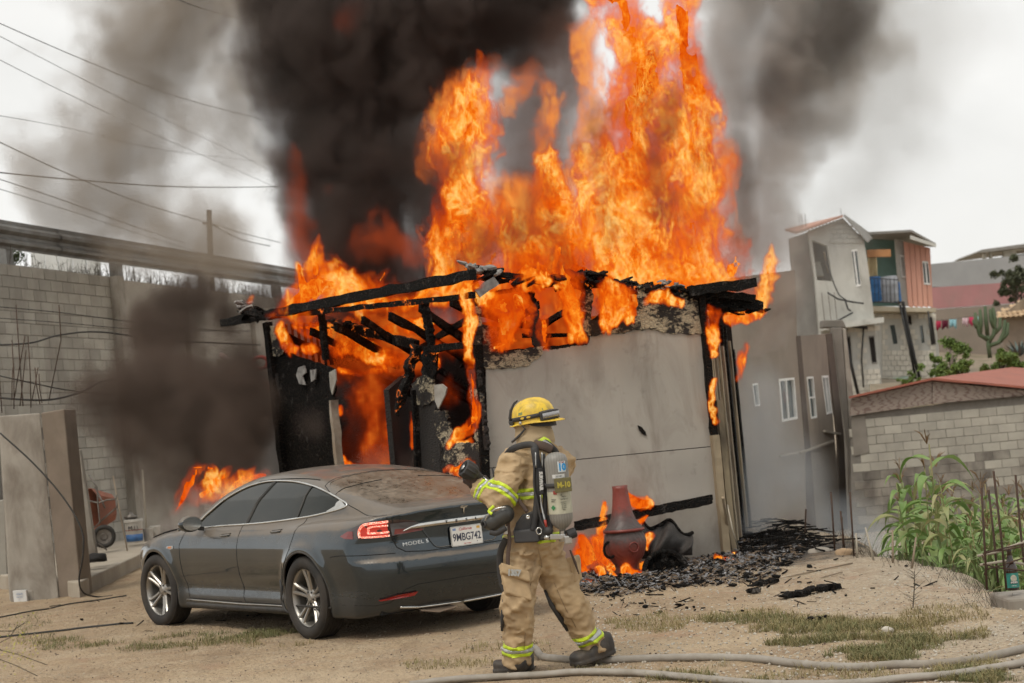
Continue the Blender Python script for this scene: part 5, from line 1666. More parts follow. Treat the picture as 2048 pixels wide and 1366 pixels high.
# keep the left half: y >= 0, weld the centre row
ctr = CV[CFq].mean(1)
CFq = CFq[ctr[:, 1] > 0]
use = np.unique(CFq)
mp_ = -np.ones(len(CV), int); mp_[use] = np.arange(len(use))
CV = CV[use]; CFq = mp_[CFq]
mid_ = CV[:, 1] < HC * .75
CV[mid_, 1] = 0
def reproject(P, d, it=6):
    """slide points along d onto the surface"""
    P = P.copy(); d = np.array(d, float)
    for _ in range(it):
        v = carf(*P.T)
        e = 1e-3
        g = (carf(*(P + d * e).T) - carf(*(P - d * e).T)) / (2 * e)
        g = np.where(np.abs(g) < .15, np.sign(g) * .15 + (g == 0) * .15, g)
        P = P - (np.clip(v / g, -.03, .03))[:, None] * d
    return P
VIEW = {'side': (np.array([1., 0, 0]), np.array([0., 0, 1]), np.array([0., 1, 0])),
        'top': (np.array([1., 0, 0]), np.array([0., 1, 0]), np.array([0., 0, 1])),
        'rear': (np.array([0., 1, 0]), np.array([0., 0, 1]), np.array([-1., 0, 0])),
        'diag': (np.array([.7071, .7071, 0]), np.array([0., 0, 1]), np.array([-.7071, .7071, 0]))}
def pin(P2, poly):
    x, y = P2[:, 0], P2[:, 1]
    c = np.zeros(len(P2), bool)
    for i in range(len(poly)):
        (x1, y1), (x2, y2) = poly[i], poly[i - 1]
        k = (y1 > y) != (y2 > y)
        xx = (x2 - x1) * (y - y1) / (y2 - y1 + 1e-12) + x1
        c ^= k & (x < xx)
    return c
def pdist(P2, poly):
    best = np.full(len(P2), 9.0); near = np.zeros_like(P2)
    for i in range(len(poly)):
        a, b = np.array(poly[i - 1]), np.array(poly[i])
        d = b - a
        t = np.clip(((P2 - a) @ d) / max(d @ d, 1e-12), 0, 1)
        q = a + t[:, None] * d
        r = np.linalg.norm(P2 - q, axis=1)
        m = r < best
        best[m] = r[m]; near[m] = q[m]
    return best, near
def spl(pts, n=8, closed=True):
    P = [np.array(p, float) for p in pts]; out = []
    N = len(P)
    for i in range(N if closed else N - 1):
        p0, p1, p2, p3 = (P[(i - 1) % N], P[i], P[(i + 1) % N], P[(i + 2) % N]) if closed else (P[max(i - 1, 0)], P[i], P[i + 1], P[min(i + 2, N - 1)])
        for k in range(n):
            t = k / n
            out.append(tuple(.5 * ((2 * p1) + (p2 - p0) * t + (2 * p0 - 5 * p1 + 4 * p2 - p3) * t * t + (3 * p1 - p0 - 3 * p2 + p3) * t ** 3)))
    if not closed: out.append(tuple(P[-1]))
    return out
lab = None
faces = [tuple(q) for q in CFq]
fA = np.array([list(q) + [q[3]] * 0 for q in faces])          # quads; triangles repeat the last index
labels = np.zeros(len(fA), int)
locked = np.zeros(len(CV), bool)
def carve(view, poly, idn, cond, only=0):
    """give faces inside poly (seen along view) the label idn, with clean cut edges"""
    global CV, fA, labels, locked
    e1, e2, d = VIEW[view]
    N = None
    P2 = np.stack([CV @ e1, CV @ e2], 1)
    ok = cond(CV)
    nrm = None
    dist, near = pdist(P2, poly)
    ins = pin(P2, poly)
    snap = ok & (dist < HC * .52) & ~locked & (CV[:, 1] > 1e-6)
    Q = CV[snap].copy()
    if len(Q):
        s2 = P2[snap]; mv = near[snap] - s2
        Q = Q + mv[:, :1] * e1 + mv[:, 1:] * e2
        Q2 = reproject(Q, d)
        good = np.linalg.norm(Q2 - Q, axis=1) < HC * 2.0
        Q = np.where(good[:, None], Q2, CV[snap])
        CV[snap] = Q
        idx = np.where(snap)[0][good]
        on = np.zeros(len(CV), bool); on[idx] = True
        locked |= on
    else: on = np.zeros(len(CV), bool)
    sgn = np.where(on, 0, np.where(ins, 1, -1))
    sgn[~ok] = -1
    F = fA
    fs = sgn[F]
    quad = F[:, 2] != F[:, 3]
    mixd = quad & (fs.max(1) > 0) & (fs.min(1) < 0)
    newF, newL = [], []
    keep = np.ones(len(F), bool)
    for i in np.where(mixd)[0]:
        q = F[i]; s = fs[i]
        z = [k for k in range(4) if s[k] == 0]
        if len(z) == 2 and (z[1] - z[0]) == 2:
            k = z[0]
            newF += [(q[k], q[(k + 1) % 4], q[(k + 2) % 4], q[(k + 2) % 4]), (q[k], q[(k + 2) % 4], q[(k + 3) % 4], q[(k + 3) % 4])]
            newL += [labels[i]] * 2
            keep[i] = False
    if newF:
        fA = np.concatenate([F[keep], np.array(newF)]); labels = np.concatenate([labels[keep], np.array(newL)])
    c = CV[fA].mean(1)
    c2 = np.stack([c @ e1, c @ e2], 1)
    sel = pin(c2, poly) & cond(c) & (labels == only)
    labels[sel] = idn
# regions -------------------------------------------------------------
DLO = spl([(2.22, .965), (1.6, .968), (.9, .985), (.35, 1.012), (-.05, 1.045), (-.36, 1.10), (-.22, 1.165), (0.0, 1.225), (.3, 1.285), (.65, 1.328), (1.0, 1.345), (1.3, 1.338), (1.62, 1.285), (1.95, 1.15)], 6)
PA = (lambda y0: (lambda P: P[:, 1] > y0))
c_ = lambda cx, cz, r: [(cx + r * math.cos(a), cz + r * math.sin(a)) for a in np.linspace(0, 2 * math.pi, 64, endpoint=False)]
carve('side', c_(0, .35, .385), 9, lambda P: P[:, 1] > .55)
carve('side', c_(2.96, .35, .385), 9, lambda P: P[:, 1] > .55)
carve('side', DLO, 1, lambda P: (P[:, 1] > .45) & (P[:, 2] > .9))
RW = spl([(.22, 0), (.20, .35), (.10, .58), (-.12, .64), (-.48, .60), (-.80, .50), (-.875, .30), (-.89, 0), (-.89, -.3), (-.8, -.5), (-.48, -.60), (-.12, -.64), (.1, -.58), (.2, -.35)], 6)
carve('top', RW, 2, lambda P: (P[:, 2] > 1.05) & (P[:, 0] < .6))
WSH = spl([(1.42, 0), (1.45, .40), (1.60, .60), (2.0, .72), (2.35, .76), (2.55, .5), (2.6, 0), (2.55, -.5), (2.35, -.76), (2.0, -.72), (1.6, -.6), (1.45, -.4)], 6)
carve('top', WSH, 3, lambda P: (P[:, 2] > .96) & (P[:, 0] > 1.2))
dg = lambda x, y: .7071 * (x + y)
# tail lamp: outer part wraps to the side, inner part sits on the lid
TL = [(dg(-1.035, .47), .885), (dg(-1.0, .60), .838), (dg(-.93, .75), .835), (dg(-.80, .87), .838), (dg(-.66, .925), .845), (dg(-.60, .935), .865), (dg(-.70, .91), .915), (dg(-.84, .84), .965), (dg(-.95, .70), .975), (dg(-1.01, .56), .965), (dg(-1.04, .46), .94)]
carve('diag', TL, 4, lambda P: (P[:, 0] < -.45) & (P[:, 1] > .3))
# lid, bumper, doors
LID = [(-.01, 1.2), (.50, 1.2), (.60, 1.08), (.66, .98), (.655, .84), (.62, .74), (.56, .70), (-.01, .69)]
LID = [(-.70, 1.2)] + [(.70, 1.2), (.685, 1.0), (.665, .86), (.63, .745), (.57, .705), (.40, .690), (-.7, .690)]
carve('rear', LID, 5, lambda P: P[:, 0] < -.87)
BMP = [(-.2, .695), (.66, .705), (.80, .715), (1.2, .72), (1.2, 0), (-.2, 0)]
carve('rear', BMP, 6, lambda P: P[:, 0] < -.43)
FD = spl([(2.36, .93), (2.42, .80), (2.40, .5), (2.33, .29), (1.9, .275), (1.34, .275), (1.27, .30), (1.26, .6), (1.25, .96), (1.8, .955)], 4)
FD = [(2.34, .955), (2.43, .80), (2.42, .5), (2.36, .285), (1.30, .275), (1.26, .32), (1.25, .6), (1.24, .967), (1.5, .962)]
carve('side', FD, 7, lambda P: (P[:, 1] > .6) & (P[:, 2] < .97))
RD = [(1.24, .97), (1.25, .6), (1.255, .32), (1.22, .275), (.50, .275), (.45, .33), (.405, .48), (.35, .58), (.27, .67), (.20, .76), (.16, .88), (.13, 1.025), (.35, 1.01), (.9, .983)]
carve('side', RD, 8, lambda P: (P[:, 1] > .6) & (P[:, 2] < 1.03))

# materials
T = NT('car_paint')
P_ = T.pos()
gn = T.n('NewGeometry')
sp = T.n('SeparateXYZ'); T.l(gn.outputs['Normal'], sp.inputs[0])
n1 = T.noise(P_, 3.5, 5, .6); n2 = T.noise(P_, 90, 3, .7); n3 = T.noise(T.pos((1, 1, 3)), 7, 5, .65)
up_ = T.ramp(T.math('ADD', sp.outputs[2], T.math('MULTIPLY', T.math('SUBTRACT', n1, .5), .4)), [(.18, 0.), (.50, 1.)])
ps = T.n('SeparateXYZ'); T.l(P_, ps.inputs[0])
lowd = T.ramp(T.math('ADD', ps.outputs[2], T.math('MULTIPLY', T.math('SUBTRACT', n3, .5), .5)), [(.15, .85), (.42, .22), (.65, .03)])
dust = T.math('MAXIMUM', T.math('MULTIPLY', up_, .80), T.math('MULTIPLY', lowd, .75))
dust = T.math('MULTIPLY', dust, T.ramp(T.math('ADD', T.math('MULTIPLY', n2, .5), T.math('MULTIPLY', n1, .5)), [(.30, .55), (.62, 1.)]))
base = T.mix(T.noise(P_, 400, 2), (.024, .036, .045), (.032, .046, .056))
col = T.mix(dust, base, T.mix(up_, (.045, .037, .032), (.20, .16, .12)))
rg = T.math('ADD', T.math('MULTIPLY', dust, .6), .14)
b = T.bsdf(col, rg, T.math('SUBTRACT', .65, T.math('MULTIPLY', dust, .65)), n2, .05, .001, Coat_Weight=T.math('SUBTRACT', 1.0, T.math('MULTIPLY', dust, .95), True), Coat_Roughness=.04)
m_paint = T.m
T = NT('dusty_glass')
P_ = T.pos()
gn = T.n('NewGeometry'); sp = T.n('SeparateXYZ'); T.l(gn.outputs['Normal'], sp.inputs[0])
n1 = T.noise(T.pos((1, 1, .4)), 16, 6, .7, .8); n2 = T.noise(P_, 3, 4, .6)
up_ = T.ramp(sp.outputs[2], [(.20, .0), (.62, 1.)])
dd = T.math('MULTIPLY', up_, T.ramp(T.math('ADD', T.math('MULTIPLY', n1, .6), T.math('MULTIPLY', n2, .4)), [(.36, .25), (.60, .88)]))
col = T.mix(dd, (.012, .014, .013), (.22, .17, .12))
T.bsdf(col, T.math('ADD', T.math('MULTIPLY', dd, .6), .04), 0, n1, .1, .001, Specular_IOR_Level=.7)
m_cglass = T.m
T = NT('tinted_side_glass')
T.bsdf(T.mix(T.ramp(T.noise(T.pos((1, 1, 2)), 3, 5), [(.4, 0.), (.7, .5)]), (.008, .010, .007), (.030, .028, .020)), .08, 0, None, Specular_IOR_Level=.32)
m_sglass = T.m
m_chrome = pm('chrome', (.70, .70, .68), (.52, .50, .46), 5, .16, 1.0, bump=0)
m_satin = pm('satin_trim', (.55, .55, .53), (.42, .41, .39), 6, .28, .9, bump=0)
m_blackp = pm('black_trim', (.02, .02, .02), (.05, .045, .04), 5, .6, bump=.1)
m_gap = pm('shut_gap', (.006, .006, .006), rough=.9, bump=0)
T = NT('red_lens'); T.bsdf((.16, .012, .01), .08, 0, None, Coat_Weight=1.0); m_lens = T.m
T = NT('smoked_lens'); T.bsdf((.045, .025, .025), .08, 0, None, Coat_Weight=1.0); m_lensd = T.m
T = NT('lit_lamp')
v = T.n('TexVoronoi'); v.inputs['Scale'].default_value = 95; T.l(T.pos(), v.inputs[0])
T.bsdf((.4, .05, .03), .3, 0, None, Emission_Color=T.mix(T.ramp(v.outputs[0], [(.15, 1.), (.6, 0.)]), (1.0, .20, .12), (1.0, .80, .62)), Emission_Strength=T.ramp(v.outputs[0], [(.1, 1.3), (.7, .6)]))
m_lit = T.m
T = NT('rear_bumper_reflector'); T.bsdf((.30, .012, .010), .2, 0, None, Coat_Weight=.6); m_refl = T.m

NV = normals_of(carf, CV)
def side_part(name, idn, mat, parent, mirror=True, inset=0.0, label=None, lift=0.0, nm2=None):
    """build labelled faces; left and right halves, joined when they meet on the centre line"""
    F = fA[labels == idn]
    u = np.unique(F); mp = -np.ones(len(CV), int); mp[u] = np.arange(len(u))
    V, N = CV[u] - NV[u] * inset, NV[u]
    cen = CV[u][:, 1] == 0
    F = mp[F]
    def mk(V, N, F, nm):
        fl = [tuple(dict.fromkeys(int(i) for i in q)) for q in F]
        Vw = np.array([list(CARM @ Vector(v)) for v in V]); Nw = np.array([list(CARM.to_3x3() @ Vector(n)) for n in N])
        o = npmesh(nm, Vw, fl, mat, parent, True, Nw)
        if label: o['label'] = label
        return o
    Vr, Nr = V * [1, -1, 1], N * [1, -1, 1]
    Fr = F[:, ::-1]
    # triangles hold a repeated last index; reversing keeps them valid through dict.fromkeys
    if cen.any():
        n = len(V)
        m2 = np.arange(n) + n
        m2[cen] = np.where(cen)[0]
        return [mk(np.concatenate([V, Vr]), np.concatenate([N, Nr]), np.concatenate([F, m2[Fr]]), name)]
    out = [mk(V, N, F, name)]
    if mirror: out.append(mk(Vr, Nr, Fr, name))
    return out
side_part('body', 0, m_paint, car)
g = side_part('side_window', 1, m_sglass, car, inset=.006)
side_part('rear_window', 2, m_cglass, car, inset=.003)
side_part('windscreen', 3, m_cglass, car, inset=.003)
tl_ = side_part('tail_light', 4, m_lensd, car, inset=.0)
side_part('boot_lid', 5, m_paint, car)
side_part('rear_bumper', 6, m_paint, car)
fd_ = side_part('front_door', 7, m_paint, car)
rd_ = side_part('rear_door', 8, m_paint, car)
# lines lying on the surface
def on_surf(view, pts, lift=0.0, y0=None, guess=None):
    e1, e2, d = VIEW[view]
    P = np.array([a * e1 + b * e2 for a, b in pts]) + d * (1.6 if guess is None else guess)
    # march inwards to the surface
    hit = np.zeros(len(P), bool)
    for _ in range(900):
        v = carf(*P.T)
        hit |= v < 0
        if hit.all(): break
        P = np.where(hit[:, None], P, P - d * np.clip(v * .5, .003, .06)[:, None])
    P = reproject(P, d, 5)
    bad = np.abs(carf(*P.T)) > .01
    if bad.any() and not bad.all():
        g_ = np.where(~bad)[0]
        P = P[[g_[np.argmin(np.abs(g_ - i))] for i in range(len(P))]]
    n = normals_of(carf, P)
    return P + n * lift, n
def surf_line(name, view, pts, r, mat, parent, closed=False, lift=0.0, flat=1.0, mirror=True, label=None, n=6):
    P, N = on_surf(view, pts, lift)
    out = []
    for s in ((1, -1) if mirror else (1,)):
        Q = [CARM @ Vector((p[0], p[1] * s, p[2])) for p in P]
        if closed: Q = Q + [Q[0]]
        m = MB(); m.tube(Q, r, n, cap=not closed)
        out.append(m.build(name, mat, parent, smooth=True))
    return out
def rs(pts, k=8):      # resample a polyline
    out = []
    for i in range(len(pts) - 1):
        for j in range(k): out.append(tuple(np.array(pts[i]) * (1 - j / k) + np.array(pts[i + 1]) * (j / k)))
    return out + [tuple(pts[-1])]
surf_line('window_trim', 'side', DLO, .0105, m_chrome, car, True, .001)
# chrome flash at the rear tip of the side windows
TIP = [(-.36, 1.10), (-.25, 1.155), (-.215, 1.13), (-.215, 1.105), (-.12, 1.065), (-.2, 1.06)]
P, N = on_surf('side', rs(TIP + [TIP[0]], 4), .006)
for s in (1, -1):
    m = MB(); Q = [CARM @ Vector((p[0], p[1] * s, p[2])) for p in P]
    c = sum(Q, Vector()) / len(Q)
    m.add(Q + [c], [(i, (i + 1) % len(Q), len(Q)) for i in range(len(Q))]); m.build('trim_tip', m_chrome, car)
surf_line('window_pillar', 'side', rs([(1.19, .972), (1.15, 1.15), (1.03, 1.345)]), .022, m_blackp, car, lift=-.012)
surf_line('window_pillar', 'side', rs([(.30, 1.015), (.30, 1.15), (.31, 1.285)]), .011, m_blackp, car, lift=-.004)
surf_line('shut_line', 'side', rs(RD[:1] + RD[1:13]), .0042, m_gap, car, lift=-.0012)
surf_line('shut_line', 'side', rs(FD[:5]), .0042, m_gap, car, lift=-.0012)
surf_line('shut_line', 'side', rs([(1.30, .275), (.50, .275)]), .003, m_gap, car, lift=-.001)
surf_line('shut_line', 'rear', rs([(.69, 1.0), (.665, .86), (.63, .745), (.57, .705), (.40, .690), (0, .690)]), .0045, m_gap, car, lift=-.001)
surf_line('shut_line', 'top', rs([(-.94, .675), (-.7, .70), (-.4, .70), (-.1, .69), (.12, .62), (.22, .45), (.25, 0)]), .004, m_gap, car, lift=-.001)
surf_line('shut_line', 'diag', rs([(dg(-.99, .66), .70), (dg(-.80, .87), .705), (dg(-.6, .94), .712), (dg(-.46, .97), .70)]), .004, m_gap, car, lift=-.001)
surf_line('shut_line', 'side', rs([(-.12, 1.30), (-.14, 1.20)]), .004, m_gap, car, lift=-.001)
surf_line('shut_line', 'side', [(a, b) for a, b in c_(0, .35, .392) if b > .17 + .08], .010, m_blackp, car, lift=-.004)
surf_line('arch_lip', 'side', [(a, b) for a, b in c_(2.96, .35, .392) if b > .25][::1], .008, m_blackp, car, lift=-.004) if False else None
surf_line('roof_edge', 'top', rs([(.30, .56), (.8, .585), (1.35, .60)]), .006, m_gap, car, lift=0)
# lower bumper: dark sill, chrome strip and reflectors
surf_line('bumper_chrome', 'rear', rs([(.62, .255), (.45, .235), (0, .225)], 6), .011, m_chrome, car, lift=.006)
surf_line('bumper_crease', 'rear', rs([(.93, .30), (.80, .285), (.70, .30), (.60, .40), (.5, .43), (0, .44)], 6), .004, m_gap, car, lift=-.002)
RF = [(.50, .375), (.66, .365), (.79, .335), (.77, .325), (.64, .335), (.52, .345)]
P, N = on_surf('rear', rs(RF + [RF[0]], 3), .014)
for s in (1, -1):
    m = MB(); Q = [CARM @ Vector((p[0], p[1] * s, p[2])) for p in P]; c = sum(Q, Vector()) / len(Q)
    m.add(Q + [c], [(i, (i + 1) % len(Q), len(Q)) for i in range(len(Q))]); m.build('reflector', m_refl, car)
# black rocker strip with pale line
surf_line('rocker', 'side', rs([(2.45, .215), (1.3, .21), (.45, .22)], 8), .035, m_blackp, car, lift=-.02)
surf_line('rocker_trim', 'side', rs([(2.43, .268), (1.3, .255), (.48, .262)], 8), .006, m_satin, car, lift=.0)
# tail light innards: red tip, lit C and line of lamps
def patch(view, poly, mat, lift, parent, name, both=True, k=3):
    P, N = on_surf(view, rs(poly + [poly[0]], k), lift)
    for s in ((1, -1) if both else (1,)):
        Q = [CARM @ Vector((p[0], p[1] * s, p[2])) for p in P]
        c2 = np.array([sum(q[i] for q in poly) / len(poly) for i in (0, 1)])
        Pc, _ = on_surf(view, [tuple(c2)], lift)
        c = CARM @ Vector((Pc[0][0], Pc[0][1] * s, Pc[0][2]))
        m = MB(); m.add(Q + [c], [(i, (i + 1) % len(Q), len(Q)) for i in range(len(Q))])
        m.build(name, mat, parent if s == 1 else parent)
lamp = tl_[0]
patch('diag', [(dg(-.60, .935), .866), (dg(-.66, .925), .848), (dg(-.75, .90), .842), (dg(-.75, .90), .905), (dg(-.69, .915), .905)], m_lens, .004, lamp, 'red_lens')
def arc_strip(pts, w, mat, name, lift=.006):
    P, N = on_surf('diag', pts, lift)
    m = MB(); m.tube([CARM @ Vector(p) for p in P], w, 6, flat=.4); m.build(name, mat, lamp, smooth=True)
U0, U1 = dg(-.83, .85), dg(-.955, .68)
arc_strip(spl([(U1 + .00, .962), (U0 - .03, .955), (U0 + .02, .925), (U0 + .035, .885), (U0 + .03, .850)], 6, False), .014, m_lit, 'light_bar')
arc_strip(spl([(U0 + .02, .850), ((U0 + U1) / 2, .845), (U1, .846)], 6, False), .010, m_lit, 'light_bar')
arc_strip(spl([(U1 + .005, .93), (U0 - .06, .928), (U0 - .045, .90), (U0 - .05, .878), (U1 + .00, .876)], 6, False), .009, m_lit, 'light_bar')
patch('diag', [(U1 + .01, .965), (U0 - .0, .955), (U0 + .03, .90), (U0 + .02, .845), (U1 + .01, .842)], pm('lamp_red_glow', (.30, .03, .02), rough=.3, bump=0, Emission_Color=(1, .05, .03), Emission_Strength=.22), .003, lamp, 'lamp_field', False)
# inner lamp on the boot lid
patch('rear', [(.665, .945), (.52, .945), (.43, .93), (.385, .885), (.39, .865), (.55, .850), (.655, .845)], pm('clear_lens', (.11, .11, .115), (.08, .07, .075), 9, .12, bump=0), .010, car, 'inner_tail_light')
patch('rear', [(.63, .895), (.45, .885), (.40, .872), (.41, .862), (.55, .853), (.64, .852)], pm('pale_red_lens', (.20, .05, .045), rough=.15, bump=0), .014, car, 'inner_tail_light')
surf_line('shut_line', 'diag', rs([(dg(-1.0, .675), .98), (dg(-.99, .665), .84)]), .004, m_gap, car, lift=.004)
# chrome bar with letters
bar = []
P, N = on_surf('rear', rs([(.57, .872), (.50, .895), (.42, .903), (.3, .906), (0, .908)], 8), .016)
wd = np.interp(np.arange(len(P)), [0, 8, 14, len(P) - 1], [.003, .012, .022, .024])
PP = [Vector(p) for p in P] + [Vector((p[0], -p[1], p[2])) for p in P[::-1][1:]]
WW = list(wd) + list(wd[::-1][1:])
m = MB(); m.tube([CARM @ p for p in PP], WW, 10, flat=1.0, up=(0, 0, 1))
# flatten across x
bar_o = m.build('chrome_bar', m_chrome, car, auto=60)
RX = CARM.to_3x3()
def rear_frame(y, z, lift=.004):
    P, N = on_surf('rear', [(abs(y), z)], lift)
    p = Vector((P[0][0], y, P[0][2])); n = Vector((N[0][0], N[0][1] * (1 if y >= 0 else -1), N[0][2]))
    xd = Vector((0, -1, 0)); xd = (xd - n * xd.dot(n)).normalized(); yd = n.cross(xd).normalized()
    M = Matrix((xd, yd, n)).transposed().to_4x4(); M.translation = p
    return CARM @ M
for ch_, y in zip('TESLA', (.20, .10, 0, -.10, -.20)):
    text(ch_, .034, m_blackp, bar_o, rear_frame(y, .908, .042), ext=.002, xs=1.3)
text('MODEL S', .042, m_chrome, car, rear_frame(.475, .765, .003), ext=.003, xs=1.35)
# emblem above the bar: the curved T
def emblem(y, z, s, parent):
    M = rear_frame(y, z, .004)
    m = MB()
    arc = lambda r0, r1, w, h0: [(w * t, h0 + r0 * (1 - t * t)) for t in np.linspace(-1, 1, 9)] + [(w * t, h0 + r1 * (1 - t * t)) for t in np.linspace(1, -1, 9)]
    o1 = [(x * s, y_ * s) for x, y_ in [(-1.0 + 2 * t, .78 + .20 * (1 - (2 * t - 1) ** 2)) for t in np.linspace(0, 1, 9)] + [(1.0 - 2 * t, .68 + .20 * (1 - (2 * t - 1) ** 2)) for t in np.linspace(0, 1, 9)]]
    m.prism([M @ Vector((a, b, 0)) for a, b in o1], (M.to_3x3() @ Vector((0, 0, .004))))
    o2 = [(x * s, y_ * s) for x, y_ in [(-.92, .56), (-.5, .70), (0, .62), (.5, .70), (.92, .56), (.80, .40), (.40, .46), (.22, .34), (.0, -1.05), (-.22, .34), (-.40, .46), (-.80, .40)]]
    m.prism([M @ Vector((a, b, 0)) for a, b in o2], (M.to_3x3() @ Vector((0, 0, .004))))
    m.build('emblem', m_chrome, parent)
emblem(0, .992, .038, car)
# number plate
pl_w, pl_h = .305, .152
Mp = rear_frame(0, .775, .02)
n_ = Mp.to_3x3() @ Vector((0, 0, 1))
def plq(a, b, z=0): return Mp @ Vector((a, b, z))
rnd_ = [(sx * (pl_w / 2) - sx * .012 * (1 - math.cos(q)), sy * (pl_h / 2) - sy * .012 * (1 - math.sin(q))) for sx, sy, qs in ((1, 1, (0, .8, 1.57)), (-1, 1, (1.57, .8, 0)), (-1, -1, (0, .8, 1.57)), (1, -1, (1.57, .8, 0))) for q in qs]
m = MB(); m.prism([plq(a, b) for a, b in rnd_], n_ * .003)
plate = m.build('number_plate', pm('plate_white', (.74, .73, .70), (.68, .67, .63), 9, .45), car)
plate['label'] = 'white number plate with dark figures and a red script heading'
m = MB(); m.prism([plq(a * 1.06, b * 1.10, -.004) for a, b in rnd_], n_ * .003); m.build('plate_frame', m_satin, plate)
def pl_text(s, size, mat, x, y, xs=1.0, shear=0, bold=0.0):
    text(s, size, mat, plate, Mp @ Matrix.Translation((x, y, .0036)), ext=.0006, xs=xs, shear=shear, bold=bold)
pl_text('9MBG742', .088, pm('plate_ink', (.05, .055, .09), rough=.6, bump=0), 0, -.012, .80, 0, .0015)
pl_text('California', .034, pm('plate_red', (.55, .04, .04), rough=.6, bump=0), -.012, .056, 1.0, .35)
pl_text('dmv.ca.gov', .014, _mats['plate_red'], 0, -.064, 1.2)
for x, mt in ((-.122, pm('sticker_blue', (.25, .35, .60), rough=.6, bump=0)), (.122, pm('sticker_gold', (.75, .45, .08), rough=.6, bump=0))):
    m = MB(); m.prism([plq(x + a, .058 + b, .0031) for a, b in ((-.016, -.010), (.016, -.010), (.016, .010), (-.016, .010))], n_ * .0006); m.build('sticker', mt, plate)
m = MB(); m.lathe([(0, 0), (.004, .001), (.003, .003), (0, .003)], plq(.098, -.058, .003), 10, n_); m.build('screw', m_gap, plate)
# recess outline round the plate
surf_line('plate_recess', 'rear', spl([(.42, .885), (.36, .80), (.30, .715), (.18, .705), (0, .703)], 5, False), .006, m_paint, car, lift=.001)
# door handles
for (x, z) in ((1.42, .885), (.44, .915)):
    P, N = on_surf('side', rs([(x, z), (x + .17, z - .010)], 5), .002)
    for s in (1, -1):
        m = MB(); m.tube([CARM @ Vector((p[0], p[1] * s, p[2])) for p in P], .013, 8, flat=1.0)
        m.build('door_handle', m_paint, fd_[0] if x > 1 else rd_[0], smooth=True)
    P, N = on_surf('side', rs([(x - .008, z + .015), (x + .178, z + .005)], 5), .001)
    m = MB(); m.tube([CARM @ Vector(p) for p in P], .0035, 6); m.build('handle_gap', m_gap, fd_[0] if x > 1 else rd_[0], smooth=True)
# side repeater badge
patch('side', [(2.56, .79), (2.68, .785), (2.70, .765), (2.60, .755), (2.55, .765)], m_satin, .004, car, 'side_badge')
patch('side', [(2.575, .783), (2.66, .780), (2.655, .763), (2.60, .762)], pm('amber', (.55, .16, .03), rough=.3, bump=0), .006, car, 'side_lamp', True)
# wing mirrors
def mirror(s):
    f = lambda x, y, z: smax(smax(np.sqrt(((x - 2.0) / .10) ** 2 + ((y - 1.03) / .115) ** 2 + ((z - 1.005) / .078) ** 2) - 1, (1.955 - x) * 10, .08), -9 + 0 * x, .1) * .08
    V, F = surfnets(f, (1.85, .88, .9), (2.15, 1.18, 1.12), .012, 2)
    V = V * [1, s, 1]
    if s < 0: F = F[:, ::-1]
    Vw = [CARM @ Vector(v) for v in V]
    o = npmesh('wing_mirror', np.array([list(v) for v in Vw]), F, m_paint, car)
    m = MB(); m.lathe([(0, 0), (.070, 0), (.074, .004), (0, .006)], Vector((0, 0, 0)), 24)
    q = [CARM @ Vector((1.951, s * (1.03 + .098 * a), 1.005 + .062 * b)) for a, b in [(math.cos(t), math.sin(t)) for t in np.linspace(0, 6.283, 24, endpoint=False)]]
    m = MB(); m.prism(q, CF * -.003); m.build('mirror_glass', m_chrome, o)
    m = MB(); m.beam(CARM @ Vector((2.0, s * .90, .945)), CARM @ Vector((2.0, s * .98, .965)), .06, .035); m.build('mirror_arm', m_blackp, o)
    m = MB(); m.tube([CARM @ Vector((2.06 - .0 , s * (.93 + .2 * t), .955 + .01 * math.sin(t * 3))) for t in np.linspace(0, 1, 6)], .010, 6); m.build('mirror_trim', m_satin, o)
mirror(1); mirror(-1)
